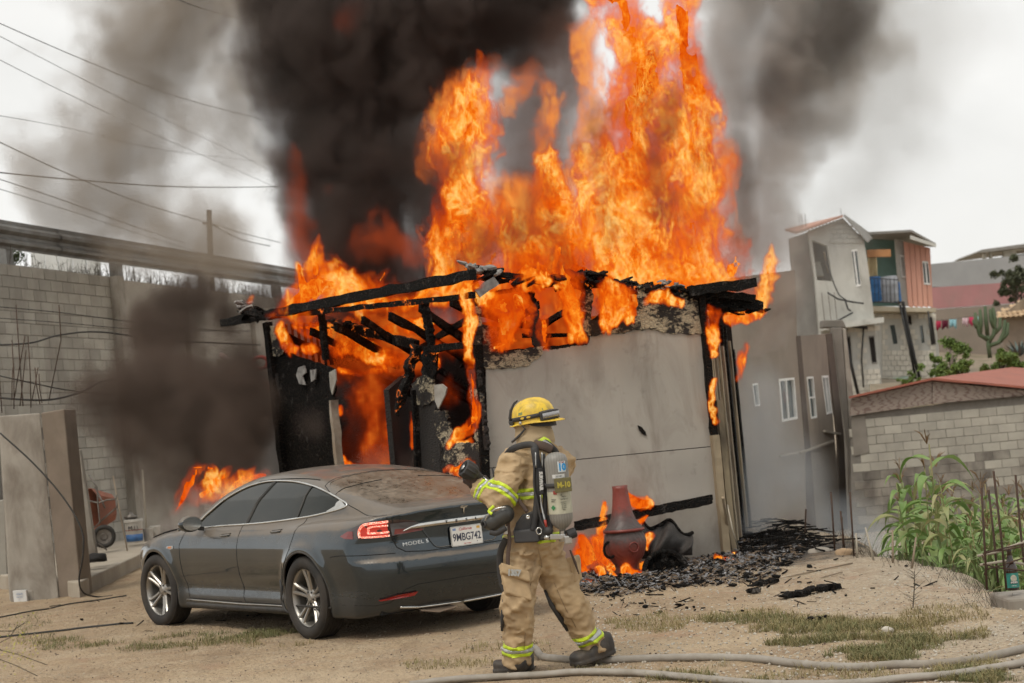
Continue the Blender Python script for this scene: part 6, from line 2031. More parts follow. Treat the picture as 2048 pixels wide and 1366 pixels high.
# wheels
def wheel(xc, s, steer=0.0):
    C = Vector((xc, s * .875, .35))
    Rz = Matrix.Rotation(steer, 3, 'Z')
    def L(r, a, o):        # radius, angle, outward offset -> world
        p = Rz @ Vector((r * math.cos(a), s * o, r * math.sin(a)))
        return CARM @ (C + p)
    def ring(prof, n, name, mat, parent, auto=30):
        m = MB(); vs, fs = [], []
        for r, o in prof:
            for k in range(n): vs.append(L(r, 2 * math.pi * k / n, o))
        for i in range(len(prof) - 1):
            for k in range(n): fs.append((i * n + k, i * n + (k + 1) % n, (i + 1) * n + (k + 1) % n, (i + 1) * n + k))
        m.add(vs, fs); return m.build(name, mat, parent, auto=auto)
    wt = ring([(.245, .085), (.255, .102), (.275, .112), (.305, .116), (.330, .108), (.345, .092), (.350, .075)], 72, 'wheel', m_tyre, car, 50)
    # tread: ribs and grooves with cross cuts
    m = MB(); n = 96
    ribs = [(.092, .058), (.052, .020), (.014, -.014), (-.020, -.052), (-.058, -.092)]
    for (o0, o1) in ribs:
        for k in range(n):
            a0, a1 = 2 * math.pi * (k + .06) / n, 2 * math.pi * (k + .94) / n
            sk = .3 * 2 * math.pi / n
            m.add([L(.343, a0, o0), L(.343, a1, o0), L(.343, a1 + sk, o1), L(.343, a0 + sk, o1), L(.3515, a0, o0), L(.3515, a1, o0), L(.3515, a1 + sk, o1), L(.3515, a0 + sk, o1)],
                  [(4, 5, 6, 7), (0, 1, 5, 4), (1, 2, 6, 5), (2, 3, 7, 6), (3, 0, 4, 7)])
    m.build('tread', m_tyre, wt)
    ring([(.344, .09), (.344, -.09), (.33, -.11), (.26, -.11), (.25, -.10)], 72, 'inner_wall', m_tyre, wt)
    rim = ring([(.247, .098), (.250, .090), (.243, .086), (.232, .070), (.226, .02), (.22, -.08)], 72, 'rim', m_rim, wt)
    ring([(.02, -.06), (.16, -.06), (.165, -.05), (.16, -.04), (.02, -.04)], 40, 'brake_disc', m_steel, wt)
    m = MB(); m.box((0, 0, 0), (.05, .05, .05))
    ring([(.0, .062), (.030, .062), (.036, .056), (.06, .050), (.075, .040), (.075, -.03)], 32, 'hub', m_rim, wt)
    # five twin spokes
    for k in range(5):
        a = 2 * math.pi * k / 5 + math.pi / 2 + (.35 if xc > 1 else .0)
        for q in (-1, 1):
            m = MB(); vs = []
            rr_ = [.045, .09, .15, .20, .242]
            of = [.050, .052, .064, .076, .086]
            hw = [.016, .017, .015, .016, .020]
            sp_ = [.30, .20, .155, .15, .165]
            for r, o, w_, sa in zip(rr_, of, hw, sp_):
                c = a + q * sa
                t = w_ / r
                vs += [L(r, c - t, o - .012), L(r, c - t * .45, o), L(r, c + t * .45, o), L(r, c + t, o - .012), L(r, c + t * .9, o - .045), L(r, c - t * .9, o - .045)]
            fs = []
            for i in range(4):
                for j in range(6): fs.append((i * 6 + j, i * 6 + (j + 1) % 6, (i + 1) * 6 + (j + 1) % 6, (i + 1) * 6 + j))
            m.add(vs, fs); m.build('spoke', m_rim, wt, auto=35)
    for k in range(5):
        a = 2 * math.pi * (k + .5) / 5 + math.pi / 2
        m = MB(); c0 = L(.052, a, .045); c1 = L(.052, a, .058); m.tube([c0, c1], .009, 8); m.build('wheel_nut', m_blackp, wt)
    return wt
m_tyre = pm('tyre_rubber', (.014, .013, .012), (.035, .029, .024), 4, .8, bump=.2, bscale=80, stain=(.08, .062, .045), sscale=3, samt=.4)
m_rim = pm('alloy', (.40, .385, .36), (.30, .28, .25), 6, .32, .75, bump=.05, stain=(.16, .13, .10), sscale=4, samt=.5)
wheel(0, 1); wheel(2.96, 1, R(5)); wheel(0, -1); wheel(2.96, -1, R(5))
# dark wheel wells and underbody
for xc in (0, 2.96):
    for s in (1, -1):
        m = MB(); vs = []; n = 28
        for k in range(n + 1):
            a = math.pi * (k / n * 1.16 - .08)
            for yy in (.935, .60): vs.append(CARM @ Vector((xc + .39 * math.cos(a), s * yy, .35 + .39 * math.sin(a))))
        m.add(vs, [(2 * k, 2 * k + 1, 2 * k + 3, 2 * k + 2) for k in range(n)])
        c = len(m.v)
        m.add([CARM @ Vector((xc + .41 * math.cos(math.pi * (k / n * 1.16 - .08)), s * .60, .35 + .41 * math.sin(math.pi * (k / n * 1.16 - .08)))) for k in range(n + 1)], [tuple(range(n + 1))])
        m.build('wheel_well', m_gap, car, fix=False)
m = MB(); m.prism([CARM @ Vector((x, y, .20)) for x, y in ((-.85, -.75), (3.6, -.7), (3.6, .7), (-.85, .75))], (0, 0, .03)); m.build('underbody', m_gap, car)
# loose trim behind the rear door and torn undertray
m = MB(); m.tube([CARM @ Vector(p) for p in ((.40, .985, .50), (.37, .995, .42), (.40, .99, .33), (.36, .985, .24), (.30, .98, .21))], [.010, .014, .010, .018, .008], 6); m.build('loose_arch_liner', m_blackp, car, smooth=True)
m = MB(); m.prism([CARM @ Vector(p) for p in ((-.98, .45, .20), (-1.02, .30, .17), (-1.0, .10, .19), (-.9, .12, .20), (-.9, .42, .21))], (0, 0, .008)); m.build('torn_undertray', pm('brown_card', (.30, .22, .16), (.2, .15, .11), 8), car)
# roof rail seal, wiper-like antenna, burnt bonnet seam
surf_line('bonnet_edge', 'top', rs([(2.62, .80), (2.95, .86), (3.2, .86)], 6), .012, m_char, car, lift=.004)
for i in range(10):
    a = random.uniform(2.5, 3.3); y = random.uniform(.2, .85)
    P, N = on_surf('top', [(a, y)], .012)
    m = MB(); c = CARM @ Vector(P[0]); m.beam(c, c + Vector((random.uniform(-.08, .08), random.uniform(-.06, .06), random.uniform(.0, .05))), .03, .012, rough=.8, n=3); m.build('burnt_scrap', m_char, car)
# ------------------------------------------------------------------ the firefighter
FDp = 11.72
PXM = FDp / FPX                                    # metres per photo pixel at the figure
def q(x, y, d=0.0): return at(x, y, FDp + d)
m_turn = pm('turnout_cloth', (.47, .34, .195), (.38, .265, .145), 5, .85, bump=.5, bscale=140, bd=.002, stain=(.22, .155, .095), sscale=4, samt=.6)
m_hood = pm('hood_cloth', (.43, .33, .20), (.36, .27, .165), 6, .9, bump=.4, bscale=150, bd=.002)
m_lime = pm('lime_tape', (.62, .78, .03), (.50, .66, .03), 9, .5, bump=.1, stain=(.22, .26, .04), sscale=7, samt=.5)
m_silver = pm('silver_tape', (.50, .51, .50), (.38, .39, .38), 14, .35, .3, bump=.15, bscale=200)
m_blk = pm('black_nylon', (.022, .022, .024), (.045, .042, .04), 9, .65, bump=.4, bscale=160)
m_brn = pm('brown_webbing', (.10, .065, .048), (.07, .048, .038), 12, .8, bump=.4, bscale=200)
m_boot = pm('boot_rubber', (.024, .022, .021), (.055, .046, .038), 8, .6, bump=.3, stain=(.13, .10, .07), sscale=5, samt=.5)
m_glove = pm('glove_leather', (.060, .034, .026), (.04, .024, .019), 12, .75, bump=.5, bscale=90)
m_skin = pm('skin', (.42, .22, .15), (.36, .18, .12), 20, .5, Subsurface_Weight=.05)
m_yel = pm('helmet_yellow', (.80, .55, .04), (.64, .42, .05), 7, .45, bump=.15, stain=(.20, .15, .06), sscale=11, samt=.75)
ff = thing('person', 'firefighter in tan turnout gear and yellow helmet walking left, aiming a hose nozzle', 'person', gp(1040, 1345))

upf = Vector((0, 0, 1))
def fold(x, y, z, s, fx=1.0):
    """broad soft creases plus fine cloth wobble"""
    n = fbm(x * 9 * fx + s, y * 9 * fx, z * 15, 3, 2)
    n2 = fbm(x * 22 + s, y * 22, z * 30, 2, 3)
    n3 = fbm(x * 5 + z * 4 + s, y * 5, z * 8 - x * 5, 2, 4)
    return (np.abs(2 * n - 1) - .25) * .040 + (np.abs(2 * n3 - 1) - .25) * .030 + (n2 - .5) * .010
SHL, SHR = q(1028, 928, -.09), q(1122, 926, .10)
ELB, WRL = q(1000, 1003, -.20), q(957, 976, -.12)
ELR, WRR = q(1050, 1010, .34), q(985, 985, .22)
def f_jacket(x, y, z):
    d = cap(x, y, z, q(1084, 938, .02), q(1076, 1010, 0), .172, .162)
    d = smin(d, cap(x, y, z, q(1070, 1010, 0), q(1062, 1078, 0), .158, .172), .05)
    d = smin(d, cap(x, y, z, SHL, SHR, .085, .085), .07)
    d = smin(d, cap(x, y, z, q(1075, 905, .0), q(1072, 876, -.01), .105, .088), .05)
    a = cap(x, y, z, SHL, ELB, .098, .082)
    a = smin(a, cap(x, y, z, ELB, WRL, .080, .058), .03)
    b = smin(cap(x, y, z, SHR, ELR, .09, .075), cap(x, y, z, ELR, WRR, .075, .055), .03)
    d = smin(d, a, .035)
    d = smin(d, b, .03)
    # open cuffs and hem cut flat
    w = (WRL - ELB).normalized()
    cut = (x - WRL.x) * w.x + (y - WRL.y) * w.y + (z - WRL.z) * w.z - .012
    rr = np.sqrt((x - WRL.x) ** 2 + (y - WRL.y) ** 2 + (z - WRL.z) ** 2)
    d = np.where(rr < .12, smax(d, cut, .01), d)
    d = smax(d, q(1062, 1092).z - z, .015)
    return d + fold(x, y, z, 0.0)
HIP = q(1068, 1088, 0)
KL, AL = q(1036, 1208, -.14), q(1034, 1318, -.06)
KR, AR = q(1140, 1206, .06), q(1188, 1292, .14)
def f_pants(x, y, z):
    d = cap(x, y, z, q(1052, 1085, -.04), q(1085, 1085, .06), .150, .150)
    l = cap(x, y, z, q(1043, 1112, -.06), KL, .128, .104)
    l = smin(l, cap(x, y, z, KL, AL, .102, .088), .04)
    r = cap(x, y, z, q(1092, 1112, .07), KR, .128, .106)
    r = smin(r, cap(x, y, z, KR, AR, .100, .088), .04)
    d = smin(d, l, .04)
    d = smin(d, r, .04)
    d = smax(d, z - q(1062, 1068).z, .01)
    for A, K in ((AL, KL), (AR, KR)):
        w = (A - K).normalized()
        cut = (x - A.x) * w.x + (y - A.y) * w.y + (z - A.z) * w.z - .028
        rr = np.sqrt((x - A.x) ** 2 + (y - A.y) ** 2 + (z - A.z) ** 2)
        d = np.where(rr < .17, smax(d, cut, .012), d)
    # stacked folds above the cuffs and behind the knees
    for A, K in ((AL, KL), (AR, KR)):
        for C, rad in ((A, .20), (K, .14)):
            w = (A - K).normalized()
            t = (x - C.x) * w.x + (y - C.y) * w.y + (z - C.z) * w.z
            rr = np.sqrt((x - C.x) ** 2 + (y - C.y) ** 2 + (z - C.z) ** 2)
            d = d + .007 * np.sin(t * 75 + 3 * np.sin(x * 20)) * np.exp(-(rr / rad) ** 2)
    return d + fold(x, y, z, 5.0)
def sdf_part(name, f, pts, pad, h, mat, parent, newton=2, label=None):
    lo = [min(p[i] for p in pts) - pad for i in range(3)]; hi = [max(p[i] for p in pts) + pad for i in range(3)]
    V, F = surfnets(f, lo, hi, h, newton)
    o = npmesh(name, V, F, mat, parent)
    if label: o['label'] = label
    return o
# the body itself, one skin: head, trunk, arms, legs
def f_body(x, y, z):
    hd = q(1062, 838, 0)
    d = np.sqrt(((x - hd.x) / .095) ** 2 + ((y - hd.y) / .085) ** 2 + ((z - hd.z) / .118) ** 2) * .09 - .09
    d = smin(d, cap(x, y, z, q(1040, 842, .04), q(1036, 852, .045), .030, .030), .02)
    d = smin(d, cap(x, y, z, q(1034, 848, .045), q(1029, 852, .05), .010, .011), .008)      # nose
    d = smin(d, cap(x, y, z, q(1066, 860, 0), q(1074, 900, 0), .06, .07), .03)
    d = smin(d, cap(x, y, z, q(1076, 925, .02), q(1066, 1080, 0), .12, .12), .05)
    for a, b, ra, rb in ((SHL, ELB, .05, .04), (ELB, WRL, .04, .03), (SHR, ELR, .05, .04), (ELR, WRR, .04, .03), (q(1045, 1100, -.05), KL, .08, .055), (KL, AL, .055, .04), (q(1090, 1100, .06), KR, .08, .055), (KR, AR, .055, .04)):
        d = smin(d, cap(x, y, z, a, b, ra, rb), .03)
    return d
sdf_part('body', f_body, [q(960, 790, -.3), q(1210, 1330, .45)], .05, .016, m_skin, ff)
jk = sdf_part('jacket', f_jacket, [q(945, 860, -.3), q(1140, 1085, .40)], .09, .0095, m_turn, ff)
pn = sdf_part('trousers', f_pants, [q(1000, 1065, -.2), q(1200, 1320, .2)], .10, .0095, m_turn, ff)
def band(f, c, ax, w, rad, mat, name, parent, lift=.0045, h=.0065):
    ax = Vector(ax).normalized()
    def g(x, y, z):
        v = f(x, y, z)
        t = (x - c.x) * ax.x + (y - c.y) * ax.y + (z - c.z) * ax.z
        r = np.sqrt((x - c.x) ** 2 + (y - c.y) ** 2 + (z - c.z) ** 2)
        return np.maximum(np.maximum(np.maximum(v - lift, -(v + .010)), np.abs(t) - w / 2), r - rad)
    V, F = surfnets(g, [c[i] - rad - .01 for i in range(3)], [c[i] + rad + .01 for i in range(3)], h, 0)
    npmesh(name, V, F, mat, parent)
def triple(f, c, ax, rad, parent, w=.024, ws=.024):
    ax = Vector(ax).normalized()
    band(f, c - ax * (w * .5 + ws * .5), ax, w, rad, m_lime, 'lime_stripe', parent)
    band(f, c, ax, ws * .98, rad, m_silver, 'silver_stripe', parent, .0055)
    band(f, c + ax * (w * .5 + ws * .5), ax, w, rad, m_lime, 'lime_stripe', parent)
wl = (WRL - ELB).normalized()
triple(f_jacket, WRL - wl * .045, wl, .115, jk, .020, .020)
ua = (ELB - SHL).normalized()
triple(f_jacket, SHL.lerp(ELB, .80) + Vector((-.0, 0, 0)), ua + Vector((-.25, 0, 0)), .125, jk)
upr = (q(1065, 900) - q(1073, 1000)).normalized()
triple(f_jacket, q(1070, 985, 0), upr, .215, jk)
triple(f_jacket, q(1062, 1076, 0), upr, .23, jk, .022, .02)
triple(f_pants, AL - (AL - KL).normalized() * .075, AL - KL, .14, pn, .026, .026)
triple(f_pants, AR - (AR - KR).normalized() * .085, AR - KR, .14, pn, .026, .026)
# collar flap with tape at the nape
def flap(pts, mat, name, parent, th=.006, dome=.02, lift=Vector((0, -.0, 0))):
    P = [q(*p) for p in pts]
    c = sum(P, Vector()) / len(P) + Vector((0, -dome, 0))
    m = MB(); n = len(P)
    m.add(P + [c] + [p + Vector((0, th, 0)) for p in P], [(i, (i + 1) % n, n) for i in range(n)] + [(i, n + 1 + i, n + 1 + (i + 1) % n, (i + 1) % n) for i in range(n)])
    return m.build(name, mat, parent)
cf = flap([(1066, 886, -.125), (1088, 873, -.135), (1098, 878, -.135), (1106, 890, -.13), (1105, 902, -.13), (1086, 893, -.14), (1070, 892, -.13)], m_lime, 'collar_tape', jk)
flap([(1071, 886.5, -.148), (1090, 879.5, -.158), (1104, 889, -.15), (1104.5, 894, -.15), (1088, 886, -.16), (1074, 890, -.148)], m_silver, 'collar_tape', jk, dome=.008)
# hood round head and neck
def f_hood(x, y, z):
    h0, h1 = q(1063, 838, .0), q(1073, 884, -.0)
    d = cap(x, y, z, h0, h1, .107, .118)
    d = smin(d, cap(x, y, z, q(1066, 872, 0), q(1072, 912, 0), .112, .135), .03)
    fc = q(1034, 850, .05)
    hole = np.sqrt(((x - fc.x) / .040) ** 2 + ((y - fc.y) / .07) ** 2 + ((z - fc.z) / .045) ** 2) * .04 - .04
    d = smax(d, -hole, .01)
    w = q(1068, 900) - q(1045, 862)
    return d + (np.abs(2 * fbm(x * 7, y * 7, z * 17, 3, 1) - 1) - .3) * .030
sdf_part('hood', f_hood, [q(1020, 800, -.15), q(1110, 905, .15)], .05, .0085, m_hood, ff)
# thigh pocket, seams, knee patch
def rbox(c, ax, s, r, name, mat, parent, h=.007, wob=.006):
    ax = [Vector(a).normalized() for a in ax]
    def g(x, y, z):
        d = [np.abs((x - c.x) * a.x + (y - c.y) * a.y + (z - c.z) * a.z) - s[i] + r for i, a in enumerate(ax)]
        o = np.sqrt(sum(np.maximum(k, 0) ** 2 for k in d)) + np.minimum(np.maximum(np.maximum(d[0], d[1]), d[2]), 0) - r
        return o + (fbm(x * 22, y * 22, z * 22, 2, 4) - .5) * wob * 2
    e = max(s) * 1.5 + .02
    V, F = surfnets(g, [c[i] - e for i in range(3)], [c[i] + e for i in range(3)], h, 2)
    return npmesh(name, V, F, mat, parent)
lp_ = (KL - HIP).normalized()
sx = Vector((1, .25, .06)).normalized(); sz = lp_; sy = sx.cross(sz).normalized()
pk = rbox(q(1031, 1166, -.205), (sx, sy, sz), (.082, .034, .092), .014, 'pocket', m_turn, pn)
rbox(q(1030, 1146, -.222), (sx + Vector((0, 0, -.12)), sy, sz), (.092, .028, .034), .010, 'pocket_flap', m_turn, pk)
text('1357', .052, m_silver, pk, frame(q(1028, 1146, -.264), (1, .25, -.16), (0, 0, 1)), ext=.003, xs=.85, bold=.004, name='pocket_lettering')
rbox(q(1148, 1138, .06), (Vector((.5, 1, 0)), Vector((1, -.5, 0)), Vector((-.1, 0, 1))), (.06, .030, .085), .015, 'pocket', m_turn, pn)
m = MB(); m.tube([q(1140, 1100, -.02), q(1150, 1125, -.02), q(1158, 1148, -.02)], [.006, .010, .004], 6); m.build('strap_end', m_brn, pn)
# dark inner edge of the trousers and knee patch on the far leg
for pts in ([(1020, 1180, -.20), (1009, 1200, -.17), (1006, 1235, -.15), (1004, 1262, -.13)], [(1090, 1180, .0), (1103, 1210, .0), (1122, 1238, .03), (1135, 1262, .06)]):
    m = MB(); m.tube([q(*p) for p in pts], [.010, .016, .018, .008], 8); m.build('dark_binding', m_blk, pn, smooth=True)
for pts in ([(1071, 1120, -.155), (1062, 1165, -.19), (1054, 1215, -.22), (1051, 1262, -.19), (1048, 1300, -.15)], [(1108, 1165, -.055), (1130, 1215, -.05), (1152, 1255, .0)], [(1075, 1095, -.165), (1082, 1120, -.12), (1086, 1150, -.04)]):
    m = MB(); m.tube([q(*p) for p in pts], .002, 5); m.build('seam', pm('seam_thread', (.25, .17, .09)), pn, smooth=True)

# boots
def boot(heel, toe, ankle, name='boot'):
    d = (toe - heel); L = d.length; d.normalize()
    s = d.cross(UP).normalized(); u = s.cross(d)
    def g(x, y, z):
        X = (x - heel.x) * d.x + (y - heel.y) * d.y + (z - heel.z) * d.z
        Y = (x - heel.x) * s.x + (y - heel.y) * s.y + (z - heel.z) * s.z
        Z = (x - heel.x) * u.x + (y - heel.y) * u.y + (z - heel.z) * u.z
        w = .056 + .012 * np.sin(np.clip(X / L, 0, 1) * 3.1) + .006
        b = smax(np.abs(Y) - w, np.abs(X - L / 2) - L / 2, .06)
        top = .15 - .075 * sstep(.09, .22, X) + .012 * np.exp(-((X - .27) / .05) ** 2)
        v = smax(smax(b, Z - top, .035), .0 - Z, .006)
        a = cap(x, y, z, heel + d * .075 + u * .08, ankle, .072, .080)
        v = smin(v, a, .03)
        sole = smax(smax(np.abs(Y) - w - .004, np.abs(X - L / 2) - L / 2 - .004, .06), np.abs(Z - .012) - .014, .004)
        tread = .004 * (np.sin(X * 260) > 0)
        return np.minimum(v + .004 * (fbm(x * 30, y * 30, z * 30, 2, 1) - .5), sole + np.where(Z < .004, tread, 0))
    pts = [heel, toe, ankle]
    return sdf_part(name, g, pts, .10, .0075, m_boot, ff, 1)
g1, g2 = gp(1062, 1338), gp(994, 1341)
boot(gp(1068, 1341) + Vector((0, .03, .0)), gp(988, 1343) + Vector((0, -.05, .0)), AL + Vector((0, 0, -.02)))
tr_ = q(1146, 1328, .04); tr_.z = .012
boot(q(1226, 1304, .22), tr_ + Vector((-.0, 0, .0)), AR + Vector((.012, 0, -.01)))
# gloves: palm and five bent fingers each
def glove(palm, fdir, side, bend, name, parent, spread=.021):
    f = Vector(fdir).normalized(); s = Vector(side).normalized(); b = Vector(bend).normalized()
    segs = [(palm - f * .045, palm + f * .030, .036, .040)]
    for i, L in enumerate((.085, .095, .090, .072)):
        o = palm + f * .035 + s * (i - 1.5) * spread
        p1 = o + f * L * .42 + b * .008; p2 = p1 + (f * .45 + b).normalized() * L * .38; p3 = p2 + (b - f * .55).normalized() * L * .32
        segs += [(o - f * .02, p1, .0135, .0125), (p1, p2, .0125, .0118), (p2, p3, .0118, .0105)]
    t0 = palm - s * .030 - f * .005
    t1 = t0 + (f * .5 - s * .5 + b * .5).normalized() * .04; t2 = t1 + (f * .8 + b * .6).normalized() * .034
    segs += [(palm - f * .02, t0, .020, .016), (t0, t1, .016, .014), (t1, t2, .014, .012)]
    def g(x, y, z):
        d = None
        for k, (a, c, ra, rb) in enumerate(segs):
            v = cap(x, y, z, a, c, ra, rb)
            d = v if d is None else smin(d, v, .012 if k in (1, 4, 7, 10, 13) else .005)
        return d + (fbm(x * 40, y * 40, z * 40, 2, 2) - .5) * .004
    return sdf_part(name, g, [p for sg in segs for p in sg[:2]], .035, .0052, m_glove, parent, 2)
PAL = q(946, 963, -.13)
glove(PAL, q(938, 944, -.10) - q(950, 966, -.10), Vector((.75, .35, .35)), Vector((.25, .9, .15)), 'glove', ff)
m = MB(); m.tube([q(943, 962, -.12), q(958, 977, -.12)], [.040, .048], 14); m.build('glove_cuff', m_glove, ff, smooth=True)
glove(q(978, 974, .16), Vector((-.5, -.3, .6)), Vector((.6, .5, .3)), Vector((0, -1, .2)), 'glove', ff)
# ---- helmet (one shell with brim, parts on it)
HF = Vector((-.90, .42, -.10)).normalized()            # where he looks
HU = (UP * 1.0 + Vector((-.12, 0, 0)) + HF * .10).normalized()
HS = HU.cross(HF).normalized(); HU = HF.cross(HS).normalized() * (1 if HF.cross(HS).z > 0 else -1)
HC_ = q(1069, 842, -.005)
def hp(a, r, h, fx=0.0):       # angle 0 = front, metres
    return HC_ + HF * (r * 1.14 * math.cos(a) + fx) + HS * (r * math.sin(a)) + HU * h
def hshell(prof, name, mat, parent, n=56, ridge=0.0):
    m = MB(); vs, fs = [], []
    for (r, h) in prof:
        for k in range(n):
            a = 2 * math.pi * k / n
            rr, hh = (r(a) if callable(r) else r), (h(a) if callable(h) else h)
            rr *= 1 + ridge * (abs(math.sin(3 * a)) ** 8) * (hh > .02) * (hh < .12)
            vs.append(hp(a, rr, hh))
    for i in range(len(prof) - 1):
        for k in range(n): fs.append((i * n + k, i * n + (k + 1) % n, (i + 1) * n + (k + 1) % n, (i + 1) * n + k))
    m.add(vs, fs); return m.build(name, mat, parent, smooth=True, fix=True)
brim = lambda e: (lambda a: .124 + e * (.022 + .008 * math.cos(a) ** 2 + .030 * max(0, -math.cos(a)) ** 2))
brh = lambda e: (lambda a: .004 - e * (.006 + .024 * max(0, -math.cos(a)) ** 2 + .004 * abs(math.sin(a))))
dome = [(.126, .004), (.128, .03), (.126, .055), (.119, .085), (.106, .112), (.086, .134), (.058, .150), (.028, .158), (.0005, .160)]
hel = hshell([(.118, -.004), (brim(.55), lambda a: brh(.55)(a) - .006), (brim(1.0), lambda a: brh(1.0)(a) - .005), (brim(1.02), brh(1.0)), (brim(.7), brh(.7)), (brim(.25), brh(.25))] + dome, 'helmet', m_yel, ff, 72, .035)
# elastic goggle strap round the crown with two yellow slots
hshell([(.1295, .018), (.1335, .019), (.1325, .046), (.129, .047)], 'goggle_strap', m_blk, hel, 56)
for a in (1.42, 1.72):
    c = hp(a, .1345, .033); n = (hp(a, .2, .033) - c).normalized(); s_ = n.cross(HU).normalized()
    m = MB(); m.prism([c + s_ * .014 * math.cos(t) + HU * .0075 * math.sin(t) for t in np.linspace(0, 6.283, 14, endpoint=False)], n * .003); m.build('strap_slot', m_yel, hel)
# goggles parked at the back
ga0 = 2.62
def gog(da, r, h): return hp(ga0 + da, r, h)
m = MB(); vs = []
for da in np.linspace(-.42, .62, 9):
    e = .006 * math.cos((da - .1) * 2.4)
    vs += [gog(da, .133, .052 + e), gog(da, .163, .044 + e), gog(da, .160, -.004 - e), gog(da, .133, -.010 - e)]
m.add(vs, [(4 * i + j, 4 * i + (j + 1) % 4, 4 * i + 4 + (j + 1) % 4, 4 * i + 4 + j) for i in range(8) for j in range(4)] + [(0, 1, 2, 3), (32, 33, 34, 35)])
gg = m.build('goggles', m_blk, hel); bevel(gg, .004)
m = MB(); vs = []
for da in np.linspace(-.34, .54, 9):
    vs += [gog(da, .1665, .038), gog(da, .1645, .004), gog(da, .162, .004), gog(da, .162, .038)]
m.add(vs, [(4 * i + j, 4 * i + (j + 1) % 4, 4 * i + 4 + (j + 1) % 4, 4 * i + 4 + j) for i in range(8) for j in range(4)])
m.build('lens', pm('goggle_lens', (.42, .42, .42), (.30, .30, .31), 4, .08, .4, bump=0), gg, smooth=True)
# folded eye shield at the front, bracket and ear cover
m = MB(); m.tube([hp(.35, .140, .012), hp(.45, .142, .05), hp(.42, .128, .10), hp(.3, .10, .142), hp(.2, .075, .158)], [.012, .010, .009, .008, .005], 8); m.build('eye_shield', m_blk, hel, smooth=True)
m = MB(); m.beam(hp(.05, .15, .022), hp(.7, .145, .016), .03, .026); bevel(m.build('shield_bracket', m_blk, hel), .006)
c = hp(1.32, .140, .004); n = (hp(1.32, .2, .004) - c).normalized()
m = MB(); m.lathe([(0, 0), (.012, 0), (.012, .006), (.006, .008), (0, .008)], c, 16, n); m.build('strap_rivet', m_chrome, hel)
m = MB(); m.tube([c - HU * .004 + n * .004, q(1050, 858, -.115), q(1040, 870, -.10), q(1028, 881, -.06), q(1024, 884, .0)], .0085, 8, flat=.5); m.build('chin_strap', m_blk, hel, smooth=True)
hshell([(lambda a: .112 + .01 * max(0, -math.cos(a)), -.002), (lambda a: .116 + .012 * max(0, -math.cos(a)), lambda a: -.012 - .045 * max(0, -math.cos(a)) ** .7)], 'ear_cover', m_blk, hel, 40)
# reflective trapezoids on the crown
for a, w in ((1.35, .040), (2.6, .04)):
    vs = []
    for k in range(5):
        for h in (.056, .074): 
            r = np.interp(h, [.055, .085, .112], [.128, .1215, .1085])
            vs.append(hp(a - .16 + .32 * k / 4, r, h))
    m = MB(); m.add(vs, [(2 * k, 2 * k + 2, 2 * k + 3, 2 * k + 1) for k in range(4)]); m.build('crown_sticker', pm('green_reflector', (.25, .30, .10), (.16, .2, .08), 30, .4), hel, smooth=True, fix=True)

# ---- air pack (worn on the back): its own thing
ap = thing('breathing_apparatus', 'air cylinder and black harness strapped on the back of the firefighter', 'breathing apparatus', q(1110, 985, -.3))
CT, CB = q(1112, 924, -.31), q(1123, 1040, -.30)
cax = (CT - CB).normalized(); CLn = (CT - CB).length
T = NT('wrapped_cylinder')
n_1 = T.noise(T.pos(), 9, 5); wv = T.n('TexWave'); wv.inputs['Scale'].default_value = 60; wv.inputs['Distortion'].default_value = 3; T.l(T.pos((.3, .3, 1)), wv.inputs[0])
T.bsdf(T.mix(T.math('MULTIPLY', wv.outputs[0], .35), T.mix(n_1, (.26, .25, .225), (.20, .19, .17)), (.12, .115, .105)), .45, 0, wv.outputs[0], .2, .001)
m = MB(); r = .0765
m.lathe([(.018, -.075), (.022, -.060), (.040, -.048), (.060, -.028), (.072, -.005), (r, .02), (r, CLn - .0), (.074, CLn + .020), (.064, CLn + .042), (.045, CLn + .056), (.02, CLn + .063), (0, CLn + .065)], CB, 40, cax)
cyl = m.build('cylinder', T.m, ap, smooth=True)
def on_cyl(a, h, lift=.001):    # a: angle from the direction of the camera, to the right
    n0 = (Vector((0, -1, 0)) - cax * Vector((0, -1, 0)).dot(cax)).normalized(); s0 = cax.cross(n0).normalized()
    if s0.x < 0: s0 = -s0
    n = n0 * math.cos(a) + s0 * math.sin(a); t = s0 * math.cos(a) - n0 * math.sin(a)
    return CB + cax * h + n * (r + lift), t, n
def cyl_label(a0, a1, h0, h1, mat, name, lift=.001):
    m = MB(); vs = []
    for k in range(11):
        a = a0 + (a1 - a0) * k / 10
        for h in (h0, h1): vs.append(on_cyl(a, h, lift)[0])
    m.add(vs, [(2 * k, 2 * k + 2, 2 * k + 3, 2 * k + 1) for k in range(10)]); return m.build(name, mat, cyl, smooth=True)
def cyl_text(s, size, a, h, mat, xs=1.0, bold=0.0):
    p, t, n = on_cyl(a, h, .0025); text(s, size, mat, cyl, frame(p, t, cax), ext=.0006, xs=xs, bold=bold)
m_lab = pm('cream_label', (.50, .49, .38), (.42, .41, .31), 16, .6, bump=.05, stain=(.25, .24, .19), sscale=12)
cyl_label(-1.5, 1.5, .045, .19, m_lab, 'label')
m_lt = pm('label_print', (.10, .11, .10), rough=.7, bump=0)
for k, (s, a, h, sz) in enumerate((('AIR', .15, .168, .012), ('4500 PSI', .35, .156, .010), ('CYLINDER', -.55, .140, .009), ('COMPRESSED AIR', .35, .140, .008), ('INSPECT', -.6, .128, .009), ('BEFORE USE', .3, .120, .009), ('DOT 10945', .3, .108, .009), ('FILL DATE', .3, .096, .009), ('NET 30 MIN', .3, .084, .008), ('SERIAL', .3, .072, .008))):
    cyl_text(s, sz, a, h, m_lt, .8)
p, t, n = on_cyl(-.62, .088, .003)
